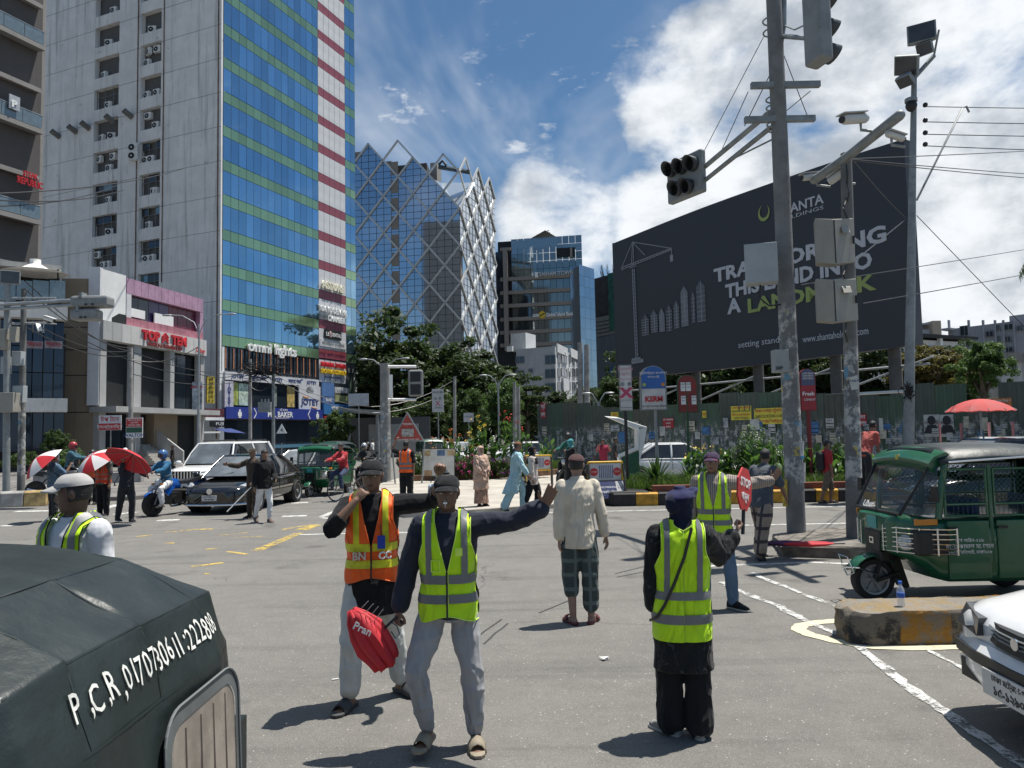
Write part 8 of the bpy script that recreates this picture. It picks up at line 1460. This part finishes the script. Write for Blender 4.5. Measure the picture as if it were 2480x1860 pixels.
JE=person('man in lime vest, jeans and dark cap stopping people with an outstretched arm',G(1738,1474),-.30,1.70,1,.0085,dict(L=((.86,.42,-.08),(.90,.30,.10),(.5,-.8,.2),'flat',(.55,.1,.8)),R=((-.22,.16,-.95),(-.08,.05,-1),(.9,0,0),'relax')),dict(R=((-.10,-.04,-1),(-.02,.02,-1),.05),L=((.16,-.05,-1),(.06,.05,-1),.95)),(0,0),(-.15,.06),dict(m=cloth('striped_shirt',(.20,.16,.14),stripes=('X',14,(.36,.32,.28))),hem=.80,loose=.026,sleeve=1.92),dict(m=jean,loose=.016,end=.95,cuff=.052),('shoe',cloth('shoe_black',(.012,.012,.014))),(('hair',HAIR),('cap',cloth('cap_plum',(.04,.025,.06),flower=(5,(.20,.03,.05))))),dict(VL,hem=.86),True)
person('man in slate shirt and checked rolled trousers hurrying past the signal pole',G(1850,1352),2.3,1.66,1,.011,dict(R=((-.3,-.25,-.9),(.1,-.6,-.6),(.8,0,0),'relax'),L=((.3,.3,-.9),(.1,-.3,-.95),(-.8,0,0),'relax')),dict(L=((.0,-.30,-.95),(.0,.25,-.95),0),R=((0,.38,-.92),(0,.30,-.95),0,.3)),(.05,-.32),(.2,0),dict(m=cloth('shirt_slate',(.075,.085,.10)),hem=.84,loose=.03,sleeve=.85,wr=.014),dict(m=cloth('plaid_beige',(.30,.23,.18),check=(1.6,(.06,.05,.055))),loose=.045,end=.80,cuff=.075),('slide',slidem),(('hair',HAIR),))
person('man in grey cap and lime vest over white shirt, behind the rickshaw hood',(P(187,1240,4.35).x,4.35,0),-.30,1.77,3,.0085,None,None,(0,-.02),(-1.0,.08),dict(m=cloth('shirt_offwhite',(.60,.61,.63),wr=.4),hem=.80,loose=.018,sleeve=.95,wr=.012),dict(m=blk),('shoe',blk),(('hair',HAIR),('cap',cloth('cap_grey',(.36,.35,.34),wr=.2))),dict(VL,hem=.84,pm=blk,bands=((1.10,1.16),(.96,1.02))),True)
def far(label,px,fy,rz,H=1.68,z=0.,vox=.016,**k):return person(label,G(px,fy,z),rz,H,k.pop('skin',1),vox,group=gp,hands=k.pop('hands',True),**k)
bsh=cloth('shirt_bluecheck',(.07,.13,.20),flower=(10,(.25,.32,.38)));ckh=cloth('trouser_dark',(.03,.032,.035))
HOLD=dict(R=((-.3,-.5,-.6),(.1,-.5,.8),(.5,-.5,0),'grip'))
STR=dict(L=((.0,-.32,-.95),(0,.1,-1),0),R=((0,.30,-.95),(0,.35,-.93),0))
far('man in blue patterned shirt under a tilted red and white umbrella',128,1262,2.5,arms=HOLD,top=dict(m=bsh,sleeve=.9,loose=.03),bottom=dict(m=ckh),wear=(('hair',HAIR),));far('guard in orange harness and black trousers among the umbrellas',250,1250,-.2,1.7,vox=.014,top=dict(m=cloth('shirt_grey',(.11,.105,.10)),sleeve=.9),bottom=dict(m=blk,loose=.03),shoes=('shoe',blk),wear=(('hair',HAIR),('cap',blk)),vest=dict(VO,m=cloth('harness_red',(.62,.07,.03)),s=mat('stripe_dull',(.35,.12,.08),.5),hem=.9))
far('man in dark clothes stepping forward under the red umbrella',305,1265,.9,1.74,vox=.014,legs=STR,arms=dict(R=((-.2,-.6,-.5),(0,-.3,.9),(.5,0,0),'grip'),L=((.2,-.7,-.6),(.1,-.8,-.3),(-.5,0,0),'relax')),lean=(0,-.1),top=dict(m=cloth('shirt_dark',(.020,.022,.035)),sleeve=1.9),bottom=dict(m=ckh),shoes=('shoe',blk),wear=(('hair',HAIR),));far('guard in orange jacket behind the second red and white umbrella',222,1222,.1,1.68,top=dict(m=cloth('jacket_orange',(.45,.08,.03)),sleeve=1.9),bottom=dict(m=blk),wear=(('helmet',black),),hands=False)
parasol('red and white umbrella tilted low over the man in blue pattern',P(88,1108,18.2),(.25,-.75,.3),.52,.24,[RU,WU]);parasol('red and white umbrella held behind the guard in harness',P(222,1102,19.2),(.5,-.45,.2),.50,.22,[WU,RU]);parasol('plain red umbrella tilted forward by the man in dark clothes',P(322,1100,17.4),(-.55,.35,.1),.56,.2,[RU])
far('person in white helmet behind the umbrellas by the low wall',302,1190,.3,1.66,top=dict(m=ckh),bottom=dict(m=blk),wear=(('helmet',mat('helmet_white',(.6,.6,.6),.3)),),hands=False)
def rider(label,b,rz,H,topm,botm,helm,sit=.86,skin=1,arms=None,back=-.25,z=0):
 d=Matrix.Rotation(rz,3,'Z')@Vector((0,-back,0));return person(label,Vector(b)-Vector((d.x,d.y,-z)),rz,H,skin,.014,arms or dict(R=((-.25,-.75,-.55),(.05,-.85,-.1),(.2,-.2,-1),'grip'),L=((.25,-.75,-.55),(-.05,-.85,-.1),(-.2,-.2,-1),'grip')),dict(R=((-.28,-.85,-.35),(-.02,.12,-1),-.1),L=((.28,-.85,-.35),(.02,.12,-1),.1)),(0,-.18),(0,.1),dict(m=topm,sleeve=1.9),dict(m=botm,end=.9),('slide',slidem),helm,group=gp,sit=sit)
rz_=lambda x,y:atan2(x,-y)
rider('rider in blue jacket and patterned helmet on the blue motorbike',(-8.95,19.75,0),rz_(-.45,-.86),1.7,cloth('jacket_blue',(.03,.13,.24)),wht,(('helmet',mat('helmet_blue',(.05,.12,.28),.25,var=.5,vs=14)),));rider('cyclist in red shirt on the old bicycle',(-5.05,22.9,0),rz_(-.55,-.80),1.68,cloth('shirt_red',(.38,.03,.04),flower=(9,(.5,.3,.3))),cloth('jeans_dark',(.04,.06,.11)),(('hair',HAIR),),.96,back=-.20);rider('rider in silver helmet behind the cyclist',(-5.35,27.6,0),rz_(-.25,-.95),1.7,ckh,blk,(('helmet',mat('helmet_silver',(.35,.36,.37),.25,.5)),));rider('rider in dark helmet on the red motorbike',(-5.9,31,0),rz_(-.2,-.95),1.7,blk,ckh,(('helmet',black),));rider('rider in black helmet waiting on the parked black motorbike',(2.0,24.2,.12),rz_(-.65,-.75),1.68,cloth('jacket_green',(.02,.10,.08)),blk,(('helmet',black),),z=.12)
rider('motorcyclist in red helmet beyond the left masts',(-14.6,24.0,.14),rz_(.95,.3),1.68,cloth('shirt_teal',(.05,.12,.16)),blk,(('helmet',mat('helmet_red',(.3,.03,.04),.3)),),z=.14)
far('man in black shirt and white jeans walking past the black sedan',640,1266,.75,1.70,vox=.013,legs=dict(L=((.02,-.25,-.97),(0,.05,-1),0),R=((-.02,.28,-.95),(0,.45,-.9),0,.5)),arms=dict(L=((.15,-.35,-.9),(-.2,-.6,-.3),(-.5,0,0),'relax'),R=((-.2,.2,-.95),(-.1,-.2,-.95),(.5,0,0),'relax')),top=dict(m=blk,sleeve=1.9,hem=.82),bottom=dict(m=wht,loose=.008,end=.93,cuff=.04),shoes=('shoe',mat('shoe_brown',(.12,.08,.06),.7)),wear=(('hair',HAIR),))
sol=far('soldier in camouflage with a stick, pointing beside the man in white jeans',612,1256,-.5,1.72,vox=.013,arms=dict(R=((-.75,-.4,-.35),(-.85,-.4,.15),(0,-1,0),'flat'),L=((.2,-.2,-.9),(-.1,-.5,-.85),(-.5,0,0),'grip')),top=dict(m=cloth('camouflage',(.05,.04,.03),flower=(7,(.13,.08,.06))),sleeve=1.9),bottom=dict(m=cloth('camouflage',None)),shoes=('shoe',blk),wear=(('cap',cloth('camouflage',None)),))
stk=thing('baton','long white stick held low beside the soldier','stick',G(612,1256));add(stk,'rod',lambda s:s.tube([(.05,-.25,.78),(-.45,-.45,.22)],.013,6),white)
far('man in orange vest scratching his head beside the triangle sign',985,1226,pi-.2,1.70,.12,vox=.013,arms=dict(L=((.75,-.2,.3),(-.35,-.2,.9),(0,0,-1),'cup'),R=((-.12,.02,-1),(0,-.1,-1),(1,0,0),'relax')),top=dict(m=blk,sleeve=.8),bottom=dict(m=blk,loose=.03),shoes=('shoe',blk),wear=(('hair',HAIR),),vest=dict(VO,s=SILV,hem=.9))
pnk=cloth('dress_peach',(.50,.34,.26),wr=.6);far('woman in peach headscarf and long dress facing the road',1166,1226,.75,1.52,.12,vox=.013,skin=2,arms=dict(L=((.15,-.25,-.95),(-.35,-.5,-.7),(-1,0,0),'relax'),R=((-.15,-.25,-.95),(.35,-.5,-.7),(1,0,0),'relax')),top=dict(m=pnk,hem=.50,loose=.05,flare=.10,sleeve=1.6,collar=False),bottom=dict(kind='skirt',m=cloth('skirt_peach',(.30,.19,.14),wr=.6),z=.10,w=.24),wear=(('hijab',pnk),('cloak',pnk)))
cyn=cloth('panjabi_cyan',(.36,.54,.58),wr=.6);far('man in pale blue long shirt and brown cap striding to the right',1252,1238,1.55,1.72,.06,vox=.013,legs=dict(L=((.0,-.42,-.9),(0,-.02,-1),0),R=((0,.35,-.93),(0,.45,-.9),0,.4)),arms=dict(R=((-.2,-.45,-.85),(0,-.5,-.85),(.5,0,0),'relax'),L=((.2,.4,-.9),(0,.1,-1),(-.5,0,0),'relax')),lean=(0,-.06),top=dict(m=cyn,hem=.48,loose=.04,flare=.14,back=.32,sleeve=1.9),bottom=dict(m=cyn,loose=.05,end=.9,cuff=.08),wear=(('hair',HAIR),('topi',cloth('topi_tan',(.16,.08,.035)))))
far('woman in cream top and black headscarf walking behind the man in pale blue',1292,1236,1.4,1.58,.06,vox=.014,skin=2,legs=STR,top=dict(m=cloth('top_cream',(.48,.42,.38)),hem=.72,loose=.04,sleeve=1.9),bottom=dict(m=blk,loose=.04),wear=(('hijab',blk),));far('woman in black robe with a teal scarf beside the motorbike',1385,1196,1.9,1.62,.12,vox=.014,skin=2,top=dict(m=blk,hem=.3,loose=.05,flare=.12,sleeve=1.9),bottom=dict(kind='skirt',m=blk,z=.06,w=.28),wear=(('hijab',cloth('scarf_teal',(.06,.25,.27))),('cloak',blk)))
far('man in red shirt raising a phone behind the barricade',1463,1165,.0,1.66,arms=dict(R=((-.3,-.5,-.5),(.3,-.3,.9),(.3,-.9,0),'cup'),L=((.3,-.5,-.5),(-.3,-.3,.9),(-.3,-.9,0),'cup')),top=dict(m=cloth('shirt_crimson',(.28,.03,.06)),sleeve=.8),bottom=dict(m=blk),wear=(('hair',HAIR),));far('child in pale blue shirt half hidden behind the man in lime vest',1058,1292,pi,1.15,top=dict(m=cloth('shirt_paleblue',(.50,.55,.62)),sleeve=1.2),bottom=dict(m=ckh),wear=(('hair',HAIR),))
far('boy in red shirt with a black backpack walking along the kerb',2008,1219,1.6,1.62,vox=.013,legs=STR,top=dict(m=cloth('shirt_scarlet',(.36,.03,.04)),sleeve=.9),bottom=dict(m=cloth('shorts_khaki',(.14,.11,.08)),end=.15,cuff=.08),wear=(('hair',HAIR),('backpack',mat('backpack_black',(.012,.013,.015),.7))));far('man in coral shirt bending over in the planted bed',2098,1190,2.0,1.66,.4,lean=(0,-.5),top=dict(m=cloth('shirt_coral',(.42,.10,.08)),sleeve=.8),bottom=dict(m=ckh),wear=(('hair',HAIR),))
for i,(px,d,lab,m)in enumerate(((785,56,'distant man in white shirt and cap in front of the bakery',wht),(902,60,'distant man in white walking under the market canopy',wht),(886,64,'distant man in black near the canopy shutter',blk),(130,34,'man in blue shirt by the podium shrubs',bsh),(418,45,'dark clad man in helmet at the photo shop',blk),(182,38,'man in dark shirt beside the number column',ckh),(1490,31,'man in dark shirt behind the tilted kiosk',ckh))):c=P(px,1080,d);person(lab,(c.x,c.y,0),i*1.3,1.68,1,.022,top=dict(m=m,sleeve=.9),bottom=dict(m=ckh),wear=(('hair',HAIR),),hands=False,group=gp)
